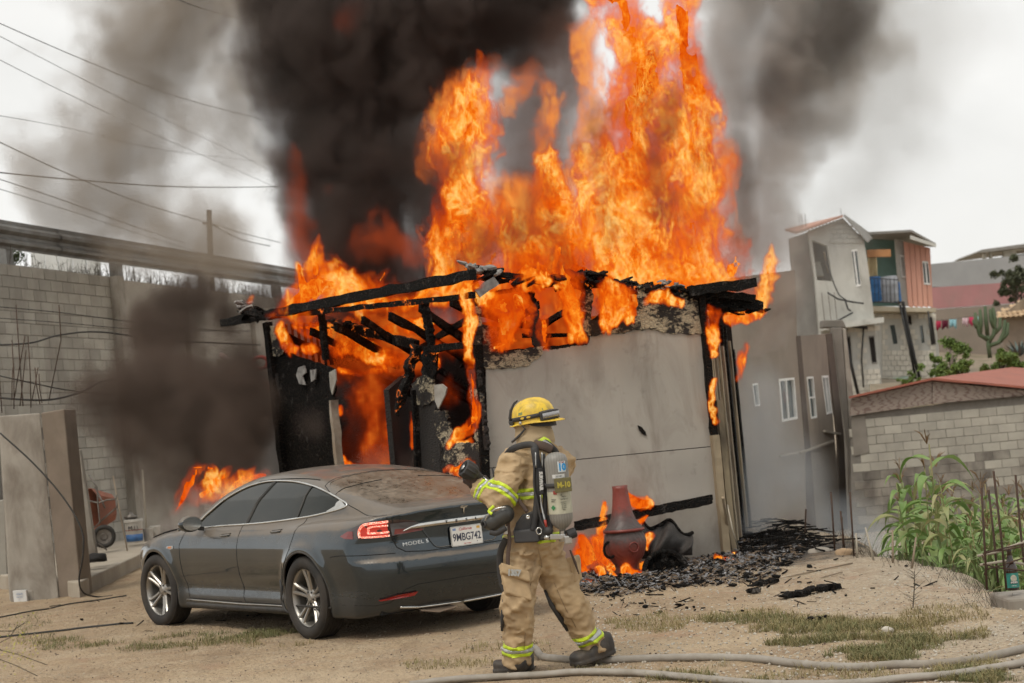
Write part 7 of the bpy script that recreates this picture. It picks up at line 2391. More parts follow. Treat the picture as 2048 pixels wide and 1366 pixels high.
m = MB(); m.prism([p + t * .018 * math.cos(x) + cax * .018 * math.sin(x) for x in (0, 1.571, 3.142, 4.712)], n * .0008); m.build('diamond', pm('green_print', (.04, .22, .08), rough=.6, bump=0), cyl)
p, t, n = on_cyl(-.35, .183, .003)
m = MB(); m.prism([p + t * a + cax * b for a, b in ((-.012, -.010), (.012, -.010), (.012, .014), (-.012, .014))], n * .0008); m.build('red_mark', m_red, cyl)
m_sky = pm('sky_sticker', (.62, .68, .70), rough=.5, bump=0)
cyl_label(.08, .80, .315, .385, m_sky, 'number_sticker', .002)
cyl_text('10', .062, .44, .345, pm('blue_print', (.02, .28, .62), rough=.5, bump=0), .9, .003)
cyl_text('SCBA', .016, .44, .378, m_red, 1.0)
cyl_label(-.45, .62, .278, .302, pm('white_tape', (.66, .66, .64)), 'white_tape', .002)
cyl_text('20181', .018, .1, .290, m_lt, 1.0)
# strap with the M-1 plate
m = MB(); m.lathe([(r + .001, 0), (r + .007, .002), (r + .007, .028), (r + .001, .03)], CB + cax * .215, 36, cax); m.build('cylinder_strap', m_blk, ap, smooth=True)
pb_, t_, n_p = on_cyl(.28, .232, .014)
m = MB()
plt = [pb_ + t_ * a + cax * b for a, b in ((-.055, -.046), (.060, -.046), (.060, .046), (-.055, .046))]
m.prism(plt, n_p * .012); o = m.build('id_plate', pm('olive_plate', (.15, .13, .055), (.10, .09, .04), 14, .7), ap); bevel(o, .003)
text('M-10', .050, pm('yellow_print', (.48, .40, .06), rough=.6, bump=0), o, frame(pb_ + n_p * .0135 + t_ * .006, t_, cax), ext=.001, xs=.85, bold=.002)
# valve, regulator and knobs below
VB = CB - cax * .09
m = MB(); m.lathe([(0, -.05), (.026, -.05), (.030, -.045), (.030, -.02), (.022, -.012), (.022, .02), (0, .02)], VB, 20, cax); m.build('valve', m_satin, ap, auto=40)
m = MB(); m.beam(VB + Vector((-.085, -.01, -.012)), VB + Vector((.02, -.01, -.02)), .036, .036); bevel(m.build('valve_body', m_satin, ap), .006)
m = MB(); m.box(VB + Vector((.03, -.02, -.04)), (.05, .05, .055)); bevel(m.build('valve_block', m_satin, ap), .008)
m = MB(); m.tube([VB + Vector((.03, -.02, -.01)), VB + Vector((.085, -.01, .005))], [.034, .034], 14); bevel(m.build('valve_knob', m_blk, ap), .006)
m = MB(); m.lathe([(0, -.03), (.022, -.026), (.033, 0), (.022, .028), (0, .03)], q(1097, 1062, -.30), 18); m.build('reducer', m_blk, ap, smooth=True)
m = MB(); m.tube([q(1078, 1062, -.29) + Vector((.017 * math.cos(a), 0, .022 * math.sin(a))) for a in np.linspace(0, 6.283, 20)], .0045, 6, cap=False); m.build('ring', m_chrome, ap, smooth=True)
m = MB(); m.tube([q(1090, 1040, -.31), q(1093, 1054, -.31)], .009, 8); m.build('red_fitting', m_redp, ap, smooth=True)
m = MB(); m.tube([VB + Vector((-.09, -.01, -.012)), VB + Vector((-.12, 0, -.015))], .018, 12); m.build('coupling', m_chrome, ap, smooth=True)
# back frame and straps
def strap(pts, w, th, mat, name, parent=None, up=None):
    m = MB(); P = [q(*p) for p in pts]; Q = []
    for i in range(len(P) - 1):
        p0, p1, p2, p3 = P[max(i - 1, 0)], P[i], P[i + 1], P[min(i + 2, len(P) - 1)]
        for k in range(5):
            t = k / 5; Q.append(.5 * ((2 * p1) + (p2 - p0) * t + (2 * p0 - 5 * p1 + 4 * p2 - p3) * t * t + (3 * p1 - p0 - 3 * p2 + p3) * t ** 3))
    Q.append(P[-1])
    m.tube(Q, w, 8, flat=th / w, up=up or (0, -1, 0))
    return m.build(name, mat, parent or ap, smooth=True)
strap([(1012, 912, -.12), (1022, 900, -.17), (1040, 892, -.185), (1060, 889, -.19), (1070, 895, -.205), (1074, 920, -.225), (1082, 960, -.245)], .022, .008, m_blk, 'shoulder_strap')
strap([(1088, 884, -.15), (1100, 892, -.14), (1112, 905, -.12), (1116, 922, -.13), (1114, 945, -.16)], .022, .008, m_blk, 'shoulder_strap')
strap([(1068, 888, -.19), (1086, 892, -.20), (1104, 900, -.19)], .030, .01, m_brn, 'yoke')
strap([(1068, 895, -.215), (1074, 940, -.235), (1075, 990, -.235), (1071, 1035, -.235), (1066, 1062, -.235)], .024, .014, m_blk, 'back_frame')
strap([(1086, 908, -.225), (1088, 950, -.235), (1090, 1000, -.235), (1090, 1050, -.235)], .016, .014, m_blk, 'back_frame')
for x0 in (1071, 1084):
    strap([(x0, 905, -.245), (x0 + 1, 935, -.25)], .0045, .0045, m_satin, 'metal_rod')
m = MB(); m.beam(q(1081, 936, -.262), q(1083, 988, -.262), .014, .030, up=Vector((1, .1, 0))); lb = m.build('lettered_strip', m_blk, ap); bevel(lb, .003)
text('SURVIVAIR', .030, pm('white_print', (.66, .66, .64), rough=.6, bump=0), lb, frame(q(1082, 962, -.272), (q(1083, 988) - q(1081, 936)), (1, 0, 0)), ext=.001, xs=.85, bold=.002)
strap([(1081, 990, -.262), (1083, 1012, -.262), (1090, 1042, -.28)], .007, .007, m_satin, 'air_hose')
strap([(1069, 930, -.25), (1068, 970, -.26), (1074, 1000, -.27), (1082, 1040, -.28), (1092, 1058, -.30)], .007, .007, m_blk, 'air_hose')
strap([(1086, 968, -.25), (1100, 972, -.30)], .008, .006, m_blk, 'cross_strap')
# waist pad
def pad(pts, th, mat, name, label=None):
    P = [q(*p) for p in pts]; m = MB(); m.prism(P, (.0, .035, 0)); o = m.build(name, mat, ap); bevel(o, .012, 3); return o
wpd = pad([(1044, 1030, -.215), (1066, 1022, -.225), (1098, 1030, -.235), (1106, 1050, -.235), (1104, 1080, -.24), (1030, 1084, -.215), (1026, 1064, -.20), (1033, 1045, -.205)], .03, m_blk, 'waist_pad')
pad([(1027, 1062, -.232), (1078, 1056, -.25), (1079, 1084, -.25), (1029, 1087, -.23)], .02, pm('dark_pouch', (.035, .036, .04), (.05, .05, .052), 8, .6, bump=.3, bscale=120), 'pouch')
c = q(1056, 1034, -.265)
m = MB(); m.lathe([(.006, .002), (.014, .002), (.014, .007), (.008, .008), (.006, .006)], c, 20, (0, -1, 0)); m.build('grommet', m_chrome, ap, smooth=True)
m = MB(); m.lathe([(0, 0), (.008, .001), (0, .003)], c, 16, (0, -1, 0)); m.build('grommet_hole', m_gap, ap)
# webbing at the left side
strap([(1024, 985, -.21), (1018, 1010, -.225), (1016, 1050, -.23), (1019, 1080, -.23), (1016, 1110, -.23), (1016, 1142, -.225)], .013, .005, m_brn, 'webbing')
strap([(1030, 988, -.195), (1040, 1004, -.20), (1055, 1024, -.215)], .013, .005, m_brn, 'webbing')
strap([(1012, 1078, -.20), (1002, 1100, -.17), (1000, 1130, -.15), (1004, 1165, -.15), (1012, 1185, -.16)], .022, .008, m_blk, 'hanging_strap')
m = MB(); m.box(q(1012, 1060, -.23), (.02, .02, .05)); m.build('buckle', m_satin, ap)
# face piece hanging at the left hip
def f_mask(x, y, z):
    a, b = q(1010, 1028, -.25), q(984, 1044, -.24)
    d = cap(x, y, z, a, b, .062, .054)
    d = smin(d, cap(x, y, z, b, q(972, 1046, -.235), .055, .036), .02)
    e = q(970, 1048, -.25)
    return smax(d, -(np.sqrt((x - e.x) ** 2 + (y - e.y) ** 2 + (z - e.z) ** 2) - .022), .006)
mk_ = sdf_part('face_piece', f_mask, [q(965, 1010, -.33), q(1025, 1070, -.16)], .06, .007, pm('grey_rubber', (.055, .055, .052), (.03, .03, .028), 7, .4, bump=.05), ap)
strap([(1012, 1014, -.32), (992, 1018, -.315), (976, 1030, -.29), (970, 1044, -.27)], .006, .004, m_satin, 'visor_rim', mk_)
strap([(1012, 1056, -.30), (994, 1066, -.28), (980, 1064, -.27)], .018, .01, m_blk, 'mask_edge', mk_)
strap([(988, 1012, -.30), (978, 1022, -.30), (984, 1028, -.31)], .010, .004, m_lime, 'lime_tag', mk_)
m = MB(); m.lathe([(.0, 0), (.020, 0), (.022, .012), (.014, .016), (.014, .006), (0, .004)], q(971, 1048, -.262), 18, (-.8, -.5, 0)); m.build('inlet', m_blk, mk_, auto=40)

# ---- nozzle in the left hand
nz_ = thing('hose_nozzle', 'black ribbed fire hose nozzle held up by the firefighter in a dark glove', 'nozzle', q(940, 950, -.15))
N0, N1 = q(926, 934, -.17), q(952, 950, -.13)
nax = (N1 - N0).normalized(); nL = (N1 - N0).length
m = MB(); m.lathe([(.030, .004), (.046, 0), (.056, .006), (.058, .02), (.057, .05), (.054, nL * .75), (.046, nL * .9), (.034, nL)], N0, 48, nax, wob=lambda a, z: .10 * (1 if math.sin(12 * a) > 0 else 0) if z > .003 else 0)
bmp = m.build('bumper', m_blk, nz_, auto=50)
m = MB(); m.lathe([(0, .02), (.030, .020), (.044, .002), (.046, .0)], N0, 36, nax); m.build('mouth', m_gap, nz_, smooth=True)
m = MB(); m.lathe([(0, -.002), (.018, -.002), (.020, .02), (0, .02)], N0 , 24, nax); m.build('baffle', m_satin, nz_, smooth=True)
m = MB(); m.lathe([(.034, 0), (.030, .02), (.024, .03), (.024, .10), (.032, .105), (.034, .14), (.0, .14)], N1, 28, nax); m.build('barrel', m_blk, nz_, auto=40)
m = MB(); m.tube([q(966, 955, -.15), q(976, 962, -.16), q(984, 974, -.16), q(981, 980, -.16)], .007, 8); m.build('bail_handle', m_chrome, nz_, smooth=True)
m = MB(); m.tube([q(962, 958, -.12), q(972, 966, -.12), q(980, 976, -.12)], .009, 8); m.build('bail_handle', m_chrome, nz_, smooth=True)
m = MB(); m.tube([q(984, 935, .0), q(988, 950, .0), q(988, 962, -.0)], [.006, .008, .01], 8); m.build('grip', m_blk, nz_, smooth=True)
# hose running from the nozzle down in front of the body to the ground
m_hose = pm('hose_canvas', (.34, .31, .27), (.27, .245, .21), 9, .85, bump=.6, bscale=180, bd=.002, stain=(.20, .165, .12), sscale=3, samt=.6)
HP = [N1 + nax * .13, q(1000, 985, .12), q(1030, 1050, .42), q(1035, 1150, .55), q(1040, 1260, .52), gp(1060, 1305) + Vector((0, .15, .03))]
# ------------------------------------------------------------------ fire hoses on the ground
def ghose(px, r, label, first=None, flat=1.0):
    Q = []
    P = [gp(x, y) for x, y in px]
    for p in P: p.z = float(gh(p.x, p.y)) + r * .85
    if first: P = first + P
    for i in range(len(P) - 1):
        p0, p1, p2, p3 = P[max(i - 1, 0)], P[i], P[i + 1], P[min(i + 2, len(P) - 1)]
        for k in range(12):
            t = k / 12; Q.append(.5 * ((2 * p1) + (p2 - p0) * t + (2 * p0 - 5 * p1 + 4 * p2 - p3) * t * t + (3 * p1 - p0 - 3 * p2 + p3) * t ** 3))
    Q.append(P[-1])
    m = MB(); rs_ = [r * (1 + .06 * math.sin(i * .9) * random.random()) for i in range(len(Q))]
    m.tube(Q, rs_, 14, flat=flat, up=(0, 0, 1))
    return tag(m.build('fire_hose', m_hose, smooth=True), label, 'hose')
ghose([(1072, 1306), (1085, 1318), (1120, 1324), (1160, 1326), (1230, 1325), (1330, 1321), (1420, 1322), (1520, 1326), (1600, 1334), (1680, 1338), (1740, 1338), (1790, 1334), (1860, 1332), (1930, 1328), (1990, 1318), (2080, 1296)], .026, 'grey canvas fire hose snaking from the firefighter to the right edge', HP)
ghose([(820, 1376), (900, 1368), (1000, 1360), (1080, 1355), (1160, 1353), (1260, 1353), (1330, 1357), (1420, 1366), (1520, 1374), (1620, 1374), (1720, 1370), (1820, 1362), (1900, 1356), (1980, 1345), (2090, 1325)], .030, 'wide flat grey fire hose along the bottom edge of the picture', None, .75)

# ------------------------------------------------------------------ starter bars and bottle at the right edge
RBX = 'rebar rods of the unfinished column at the right edge'
cage = thing('rebar_cage', 'rusty rebar cage standing at the right edge with a bottle on its footing', 'rebar cage', gp(1990, 1195))
CD = 12.6
bars = [((1974, 1180), (1963, 975)), ((1996, 1165), (1977, 980)), ((2013, 1180), (1987, 942)), ((2056, 1190), (2031, 950)), ((2070, 1150), (2060, 960))]
for (a, b), dd in zip(bars, (0, .25, -.05, .1, .3)):
    m = MB(); m.tube([at(*a, CD + dd), at((a[0] + b[0]) / 2 + random.uniform(-2, 2), (a[1] + b[1]) / 2, CD + dd), at(*b, CD + dd)], .0085, 7); m.build('rod', m_rust, cage, smooth=True)
for pts in ([(1966, 1108), (2000, 1098), (2055, 1086)], [(1968, 1104), (2010, 1100), (2048, 1092)], [(1966, 1128), (2000, 1136), (2054, 1142)], [(1970, 1140), (2010, 1128), (2060, 1112)], [(1964, 1110), (1975, 1135), (1968, 1150)]):
    m = MB(); m.tube([at(x, y, CD) for x, y in pts], .006, 6); m.build('stirrup', m_rust, cage, smooth=True)
for pts in ([(1960, 1130), (2010, 1122), (2060, 1130)], [(1955, 1112), (1990, 1105), (2052, 1082)]):
    m = MB(); m.tube([at(x, y, CD + .1) for x, y in pts], .011, 6); m.build('stick', m_woodp, cage, smooth=True)
ft = MB(); ft.box(at(2030, 1200, CD + .1) + Vector((.05, 0, -.02)), (.34, .5, .12)); o = ft.build('footing', m_conc, cage); bevel(o, .02)
bt = thing('beer_bottle', 'brown glass bottle with a teal label standing behind the rusty rods', 'bottle', at(2026, 1178, CD + .05))
T = NT('brown_glass'); T.bsdf((.030, .014, .008), .06, 0, None, Coat_Weight=.6); m_bg = T.m
c = at(2026, 1180, CD + .05)
k = .80
m = MB(); m.lathe([(0, .0), (.040, .0), (.047, .006), (.047, .150), (.044, .168), (.034, .190), (.024, .215), (.018, .245), (.0165, .275), (.019, .278), (.019, .290), (.016, .292), (0, .292)], c, 32); m.build('bottle_glass', m_bg, bt, smooth=True)
m_lbl = pm('teal_label', (.03, .24, .20), (.03, .20, .17), 14, .5, bump=0)
m = MB(); vs = []
for kk in range(17):
    a = -math.pi / 2 - 1.35 + 2.7 * kk / 16
    for z in (.02, .125): vs.append(c + Vector((.0482 * math.cos(a), .0482 * math.sin(a), z)))
m.add(vs, [(2 * i, 2 * i + 2, 2 * i + 3, 2 * i + 1) for i in range(16)]); lb = m.build('label', m_lbl, bt, smooth=True)
m = MB(); m.prism([c + Vector((.022 * math.cos(a), -.049, .088 + .026 * math.sin(a))) for a in np.linspace(0, 6.283, 18, endpoint=False)], (0, -.0006, 0)); m.build('label_oval', pm('label_cream', (.50, .46, .36), (.30, .30, .25), 60, .6, bump=0), lb)
m = MB(); m.prism([c + Vector((x, -.0505, z)) for x, z in ((-.026, .050), (.026, .050), (.026, .068), (-.026, .068))], (0, -.0006, 0)); m.build('label_band', m_ink, lb)
text('INDIO', .017, pm('label_white', (.75, .74, .70), bump=0), lb, frame(c + Vector((0, -.0525, .059)), (1, 0, 0), (0, 0, 1)), ext=.0005, bold=.0005)
text('CERVEZA', .009, _mats['label_white'], lb, frame(c + Vector((0, -.0500, .034)), (1, 0, 0), (0, 0, 1)), ext=.0005)
# rods along the edge of the yard
G = 'starter rods along the edge of the yard'
for i, (a, b, D, lab_) in enumerate([((1670, 1108), (1662, 984), 18.6, 'tall rusty rod at the yard edge, leftmost of the near group'), ((1690, 1105), (1681, 1022), 18.4, 'short thick rusty rod between the two tall ones'), ((1708, 1115), (1700, 984), 18.0, 'tall rusty rod at the yard edge, right of the short one'), ((1609, 1078), (1612, 1018), 21, 'thin faint rod standing in the smoke above the debris'), ((1686, 1108), (1684, 1034), 18.4, 'thin rod leaning on the short thick one')]):
    m = MB(); m.tube([at(*a, D), at(*b, D)], .0095 if i != 4 else .006, 6); tag(m.build('rebar', m_rust, smooth=True), lab_, 'rebar', G)
for i, (a, b, D, lab_) in enumerate([((1715, 1120), (1712, 1066), 17.6, 'short pale stick stuck upright at the yard edge'), ((1750, 1132), (1731, 1055), 17.2, 'pale bamboo stick leaning left before the smoke'), ((1786, 1140), (1785, 1060), 16.8, 'dark thin stake at the left end of the corn'), ((1822, 1150), (1832, 1075), 16, 'weathered stake leaning right in front of the corn')]):
    m = MB(); m.tube([at(*a, D), at(*b, D)], [.012, .008], 6); tag(m.build('stick', m_woodp if i < 2 else m_wood, smooth=True), lab_, 'stick', 'stakes along the corn')
m = MB(); m.tube([at(1664, 1105, 18.5), at(1690, 1098, 18.4), at(1712, 1108, 18)], .006, 5); tag(m.build('rod', m_rust), 'bent wire tying the rusty rods at the yard edge', 'wire')
lump('rock', gp(1690, 1112) + Vector((0, 0, .02)), (.10, .08, .06), pm('orange_rock', (.42, .30, .18), (.33, .23, .14), 5, .9, bump=.6, bscale=30), 'orange-brown rock at the lip of the yard below the rusty rods', 'rock', 4)
lump('rock', gp(1640, 1108) + Vector((0, 0, .02)), (.14, .10, .05), pm('grey_rock', (.30, .27, .23), (.22, .2, .17), 5, .9, bump=.6), 'flat grey rock at the lip of the yard beside the debris', 'rock', 6)
lump('rock', gp(1776, 1266) + Vector((0, 0, .015)), (.045, .03, .03), m_pebl, 'pale fist-sized stone lying in the grass patch', 'rock', 8, n=10)
# dead sapling
ds = thing('dead_sapling', 'small bare dead sapling on the dirt in front of the corn', 'plant', gp(1826, 1218))
b0 = gp(1826, 1218); b0.z = float(gh(b0.x, b0.y))
m = MB(); tp = at(1829, 1142, b0.y); m.tube([b0, b0.lerp(tp, .5) + Vector((.004, 0, 0)), tp], [.005, .004, .002], 5)
m.build('stem', m_twig, ds)
for i in range(26):
    t = random.uniform(.15, 1); a = random.uniform(0, 6.3)
    p = b0.lerp(tp, t); e = p + Vector((math.cos(a) * .09, math.sin(a) * .07, random.uniform(.02, .07))) * random.uniform(.4, 1.2)
    m = MB(); m.tube([p, e], [.0025, .001], 4); m.build('twig', m_twig, ds)
# weeds along the bank edge
m = MB()
for i in range(600):
    y = random.uniform(11, 21); p = Vector((float(edge_x(y)) + random.gauss(-.02, .10), y, 0)); p.z = float(gh(p.x, p.y))
    h = random.uniform(.02, .12); a = random.uniform(0, 6.3)
    e = p + Vector((math.cos(a) * h * .7, math.sin(a) * h * .7, h))
    m.tube([p, e], [.002, .001], 3, cap=False)
tag(m.build('dry_weeds', m_twig), kind='stuff')

# ------------------------------------------------------------------ corn
T = NT('corn_leaf')
oi = T.n('ObjectInfo').outputs['Random']
n1 = T.noise(T.pos(), 3, 4)
c = T.mix(T.ramp(n1, [(.35, 0.), (.65, 1.)]), (.115, .215, .045), (.27, .38, .14))
c = T.mix(T.ramp(oi, [(.62, 0.), (.98, 1.)]), c, (.36, .34, .17))
b = T.bsdf(c, .55, 0, None)
tr = T.n('BsdfTranslucent'); T.l(c, tr.inputs[0]); ms = T.n('MixShader'); ms.inputs[0].default_value = .25
T.l(b.outputs[0], ms.inputs[1]); T.l(tr.outputs[0], ms.inputs[2]); T.l(ms.outputs[0], T.out.inputs[0])
m_corn = T.m
m_stalk = pm('corn_stalk', (.16, .19, .07), (.22, .18, .08), 6, .7)
m_tass = pm('corn_tassel', (.20, .12, .06), (.16, .10, .05), 12, .9)
def leaf_mesh(L, w, droop, seed):
    r = random.Random(seed); m = MB(); vs = []; n = 8
    for i in range(n + 1):
        t = i / n
        x = L * (t * .85 - .12 * t ** 3 * droop)
        z = L * (.62 * t - (1.05 * droop) * t ** 2.2)
        ww = w * math.sin(math.pi * min(1, t * .9 + .10)) ** .7 * (1 - t ** 3)
        tw = .25 * math.sin(t * 5 + seed)
        vs += [(x, -ww, z + ww * .4 + tw * ww), (x, 0, z - .002), (x, ww, z + ww * .4 - tw * ww)]
    m.add(vs, [(3 * i + j, 3 * i + j + 1, 3 * i + j + 4, 3 * i + j + 3) for i in range(n) for j in (0, 1)])
    return m.mesh('leaf', m_corn, True)
LM = [leaf_mesh(random.uniform(.42, .62), random.uniform(.038, .052), random.uniform(.5, 1.05), s) for s in range(7)]
def corn_proto(seed):
    r = random.Random(seed); h = r.uniform(1.45, 1.95)
    e = thing('corn_plant', 'corn', 'corn')
    m = MB(); m.tube([(0, 0, 0), (r.uniform(-.03, .03), 0, h * .5), (r.uniform(-.08, .08), r.uniform(-.05, .05), h)], [.014, .011, .006], 6); m.build('stalk', m_stalk, e, smooth=True)
    n = r.randint(15, 18); a = r.uniform(0, 6.3)
    for i in range(n):
        t = .12 + .84 * i / n
        o = link(bpy.data.objects.new('leaf', r.choice(LM))); o.parent = e
        o.location = (0, 0, h * t); a += 2.6 + r.uniform(-.5, .5)
        o.rotation_euler = (0, r.uniform(-.25, .25), a); s = (.75 + .5 * math.sin(t * 3)) * r.uniform(.85, 1.1); o.scale = (s, s, s)
    m = MB()
    for i in range(6):
        b = r.uniform(0, 6.3); L = r.uniform(.08, .18)
        m.tube([(0, 0, h), (math.cos(b) * L * .3, math.sin(b) * L * .3, h + L * .7), (math.cos(b) * L * .6, math.sin(b) * L * .6, h + L * .9)], [.004, .005, .002], 4, cap=False)
    m.build('tassel', m_tass, e)
    return e
protos = [corn_proto(s) for s in range(5)]
spots = []
rc = random.Random(12)
for row in range(14):
    y = 16.8 + row * .62
    for kx in range(13):
        x = max(.213 * y + .1, 4.05) + kx * .31 + rc.uniform(-.16, .16) + (.0 if row < 2 else 0)
        yy = y + rc.uniform(-.2, .2)
        px = 1024 + (x / yy) * FPX
        if px > 2075: continue
        spots.append((x, yy, px))
for row in range(7):
    for kx in range(4):
        y = 12.9 + row * .6 + rc.uniform(-.2, .2); x = 4.1 + kx * .38 + rc.uniform(-.1, .1)
        px = 1024 + x / y * FPX
        if px < 2075: spots.append((x, y, px))
for i, (x, y, px) in enumerate(spots):
    if i < len(protos): e = protos[i]
    else: e = copy_tree(protos[rc.randrange(len(protos))])
    e.location = (x, y, float(gh(x, y)) - .02)
    e.rotation_euler = (rc.uniform(-.06, .06), rc.uniform(-.06, .06), rc.uniform(0, 6.3))
    s = rc.uniform(.82, 1.08) * (1 if y > 17 else .62) * (.92 if px < 1830 else 1)
    e.scale = (s, s, s)
    tag(e, 'green corn plant with arching leaves and brown tassel in the field before the block shed', 'corn', 'corn plants in the field')
# undergrowth among the corn, hides bare soil
m = MB()
for i in range(9000):
    x = rc.uniform(3.9, 8.5); y = rc.uniform(13, 27)
    if 1024 + x / y * FPX > 2100 or 1024 + x / y * FPX < 1765: continue
    z = float(gh(x, y)); h = rc.uniform(.15, .75); a = rc.uniform(0, 6.3); w = Vector((-math.sin(a), math.cos(a), 0)) * .014
    b = Vector((x, y, z)); t1 = b + Vector((math.cos(a) * h * .4, math.sin(a) * h * .4, h * .8)); t2 = b + Vector((math.cos(a) * h, math.sin(a) * h, h * .75))
    m.add([b - w, b + w, t1 + w, t1 - w, t2], [(0, 1, 2, 3), (3, 2, 4)])
tag(m.build('undergrowth', pm('undergrowth', (.09, .15, .04), (.14, .17, .06), 3, .8, bump=0), fix=False), kind='stuff')
# yellow flowering twigs at the lower left corner
wd_ = thing('flowering_weed', 'thin weed with tiny yellow flowers in the lower left corner', 'plant', gp(20, 1330))
for pts in ([(-10, 1315), (30, 1330), (75, 1352)], [(-10, 1290), (20, 1275), (35, 1250)], [(0, 1300), (40, 1310), (95, 1330)], [(-5, 1262), (25, 1262), (50, 1245)]):
    m = MB(); m.tube([at(x, y, 9.5) for x, y in pts], .0025, 5); m.build('stem', m_twig, wd_)
m = MB()
for i in range(120):
    c = at(random.gauss(25, 30), random.gauss(1290, 30), 9.5 + random.uniform(-.15, .15)); a = Vector((random.gauss(0, 1), random.gauss(0, 1), random.gauss(0, 1))).normalized(); b = a.orthogonal().normalized() * .008
    m.add([c - b, c + a * .008, c + b], [(0, 1, 2)])
tag(m.build('flowers', pm('yellow_flower', (.45, .38, .06), (.25, .27, .07), 40, .7, bump=0), wd_, fix=False), kind='stuff')
# ------------------------------------------------------------------ volumes: grids worked out in numpy, sampled into real volumes
def grid_group(nx, ny, nz, lo, hi, mat):
    ng = bpy.data.node_groups.new('density_grid', 'GeometryNodeTree')
    ng.interface.new_socket('Geometry', in_out='INPUT', socket_type='NodeSocketGeometry')
    ng.interface.new_socket('Geometry', in_out='OUTPUT', socket_type='NodeSocketGeometry')
    N, Lk = ng.nodes, ng.links
    gi, go = N.new('NodeGroupInput'), N.new('NodeGroupOutput')
    vc = N.new('GeometryNodeVolumeCube')
    vc.inputs['Min'].default_value = lo
    vc.inputs['Max'].default_value = hi
    vc.inputs['Resolution X'].default_value = nx
    vc.inputs['Resolution Y'].default_value = ny
    vc.inputs['Resolution Z'].default_value = nz
    pos = N.new('GeometryNodeInputPosition')
    sx = N.new('ShaderNodeSeparateXYZ'); Lk.new(pos.outputs[0], sx.inputs[0])
    def mth(op, a, b):
        m = N.new('ShaderNodeMath'); m.operation = op
        for s, v in ((m.inputs[0], a), (m.inputs[1], b)):
            if isinstance(v, bpy.types.NodeSocket): Lk.new(v, s)
            else: s.default_value = v
        return m.outputs[0]
    ix = []
    for k, n in enumerate((nx, ny, nz)):
        t = mth('MULTIPLY', mth('SUBTRACT', sx.outputs[k], lo[k]), (n - 1) / (hi[k] - lo[k]))
        t = mth('MAXIMUM', mth('MINIMUM', mth('ROUND', t, 0), n - 1), 0)
        ix.append(t)
    idx = mth('ADD', mth('MULTIPLY', mth('ADD', mth('MULTIPLY', ix[0], ny), ix[1]), nz), ix[2])
    si = N.new('GeometryNodeSampleIndex'); si.data_type = 'FLOAT'; si.domain = 'POINT'
    na = N.new('GeometryNodeInputNamedAttribute'); na.data_type = 'FLOAT'; na.inputs['Name'].default_value = 'd'
    Lk.new(gi.outputs[0], si.inputs['Geometry'])
    Lk.new([o for o in na.outputs if o.name == 'Attribute'][0], si.inputs['Value'])
    Lk.new(idx, si.inputs['Index'])
    Lk.new(si.outputs[0], vc.inputs['Density'])
    sm = N.new('GeometryNodeSetMaterial'); sm.inputs['Material'].default_value = mat
    Lk.new(vc.outputs[0], sm.inputs[0])
    Lk.new(sm.outputs[0], go.inputs[0])
    return ng
def volume(name, lo, hi, h, fn, mat, label, cat=None, pre=None, ysc=1.0):
    lo, hi = np.array(lo, float), np.array(hi, float)
    n = np.maximum(np.round((hi - lo) / h).astype(int) + 1, 2)
    hi = lo + h * (n - 1)
    ax = [(lo[i] + h * np.arange(n[i])).astype(np.float32) for i in range(3)]
    D = np.empty(n, np.float32)
    cs = max(1, int(600000 / (n[1] * n[2])))
    for i in range(0, n[0], cs):
        X, Y, Z = np.meshgrid(ax[0][i:i + cs], ax[1], ax[2], indexing='ij')
        if pre is None:
            D[i:i + cs] = fn(X, Y, Z); continue
        k = pre(X, Y, Z, ysc) > -.85
        blk = np.zeros(X.shape, np.float32)
        if k.any(): blk[k] = fn(X[k], Y[k], Z[k])
        D[i:i + cs] = blk
    for a in range(3):
        s = [slice(None)] * 3
        for e in (0, -1):
            s[a] = e; D[tuple(s)] = 0
    me = bpy.data.meshes.new(name)
    me.vertices.add(D.size)
    at_ = me.attributes.new('d', 'FLOAT', 'POINT')
    at_.data.foreach_set('value', D.ravel())
    me.materials.append(mat)
    o = link(bpy.data.objects.new(name, me))
    mo = o.modifiers.new('density', 'NODES')
    mo.node_group = grid_group(*[int(k) for k in n], [float(v) for v in lo], [float(v) for v in hi], mat)
    return tag(o, label, cat, None, 'stuff')
def shape(segs):
    """segs: [(px,py,D,rpx), ...] chains -> field 1 on the spine, 0 at the radius, <0 outside"""
    C = []
    for ch in segs:
        P = [(at(x, y, D), r * D / FPX) for x, y, D, r in ch]
        if len(P) == 1: P = P * 2
        for i in range(len(P) - 1): C.append((P[i][0], P[i + 1][0], P[i][1], P[i + 1][1]))
    def f(x, y, z, ysc=1.0):
        best = np.full(np.shape(x), -1.0, np.float32)
        for a, b, ra, rb in C:
            d = b - a
            L2 = max(d.length_squared, 1e-9)
            t = np.clip(((x - a.x) * d.x + (y - a.y) * d.y + (z - a.z) * d.z) / L2, 0, 1)
            q = np.sqrt((x - a.x - d.x * t) ** 2 + ((y - a.y - d.y * t) * ysc) ** 2 + (z - a.z - d.z * t) ** 2)
            best = np.maximum(best, 1 - q / (ra + (rb - ra) * t))
        return best
    xs = [c[k] for c in C for k in (0, 1)]; rr = max(max(c[2], c[3]) for c in C)
    lo = [min(p[i] for p in xs) for i in range(3)]; hi = [max(p[i] for p in xs) for i in range(3)]
    return f, lo, hi, rr

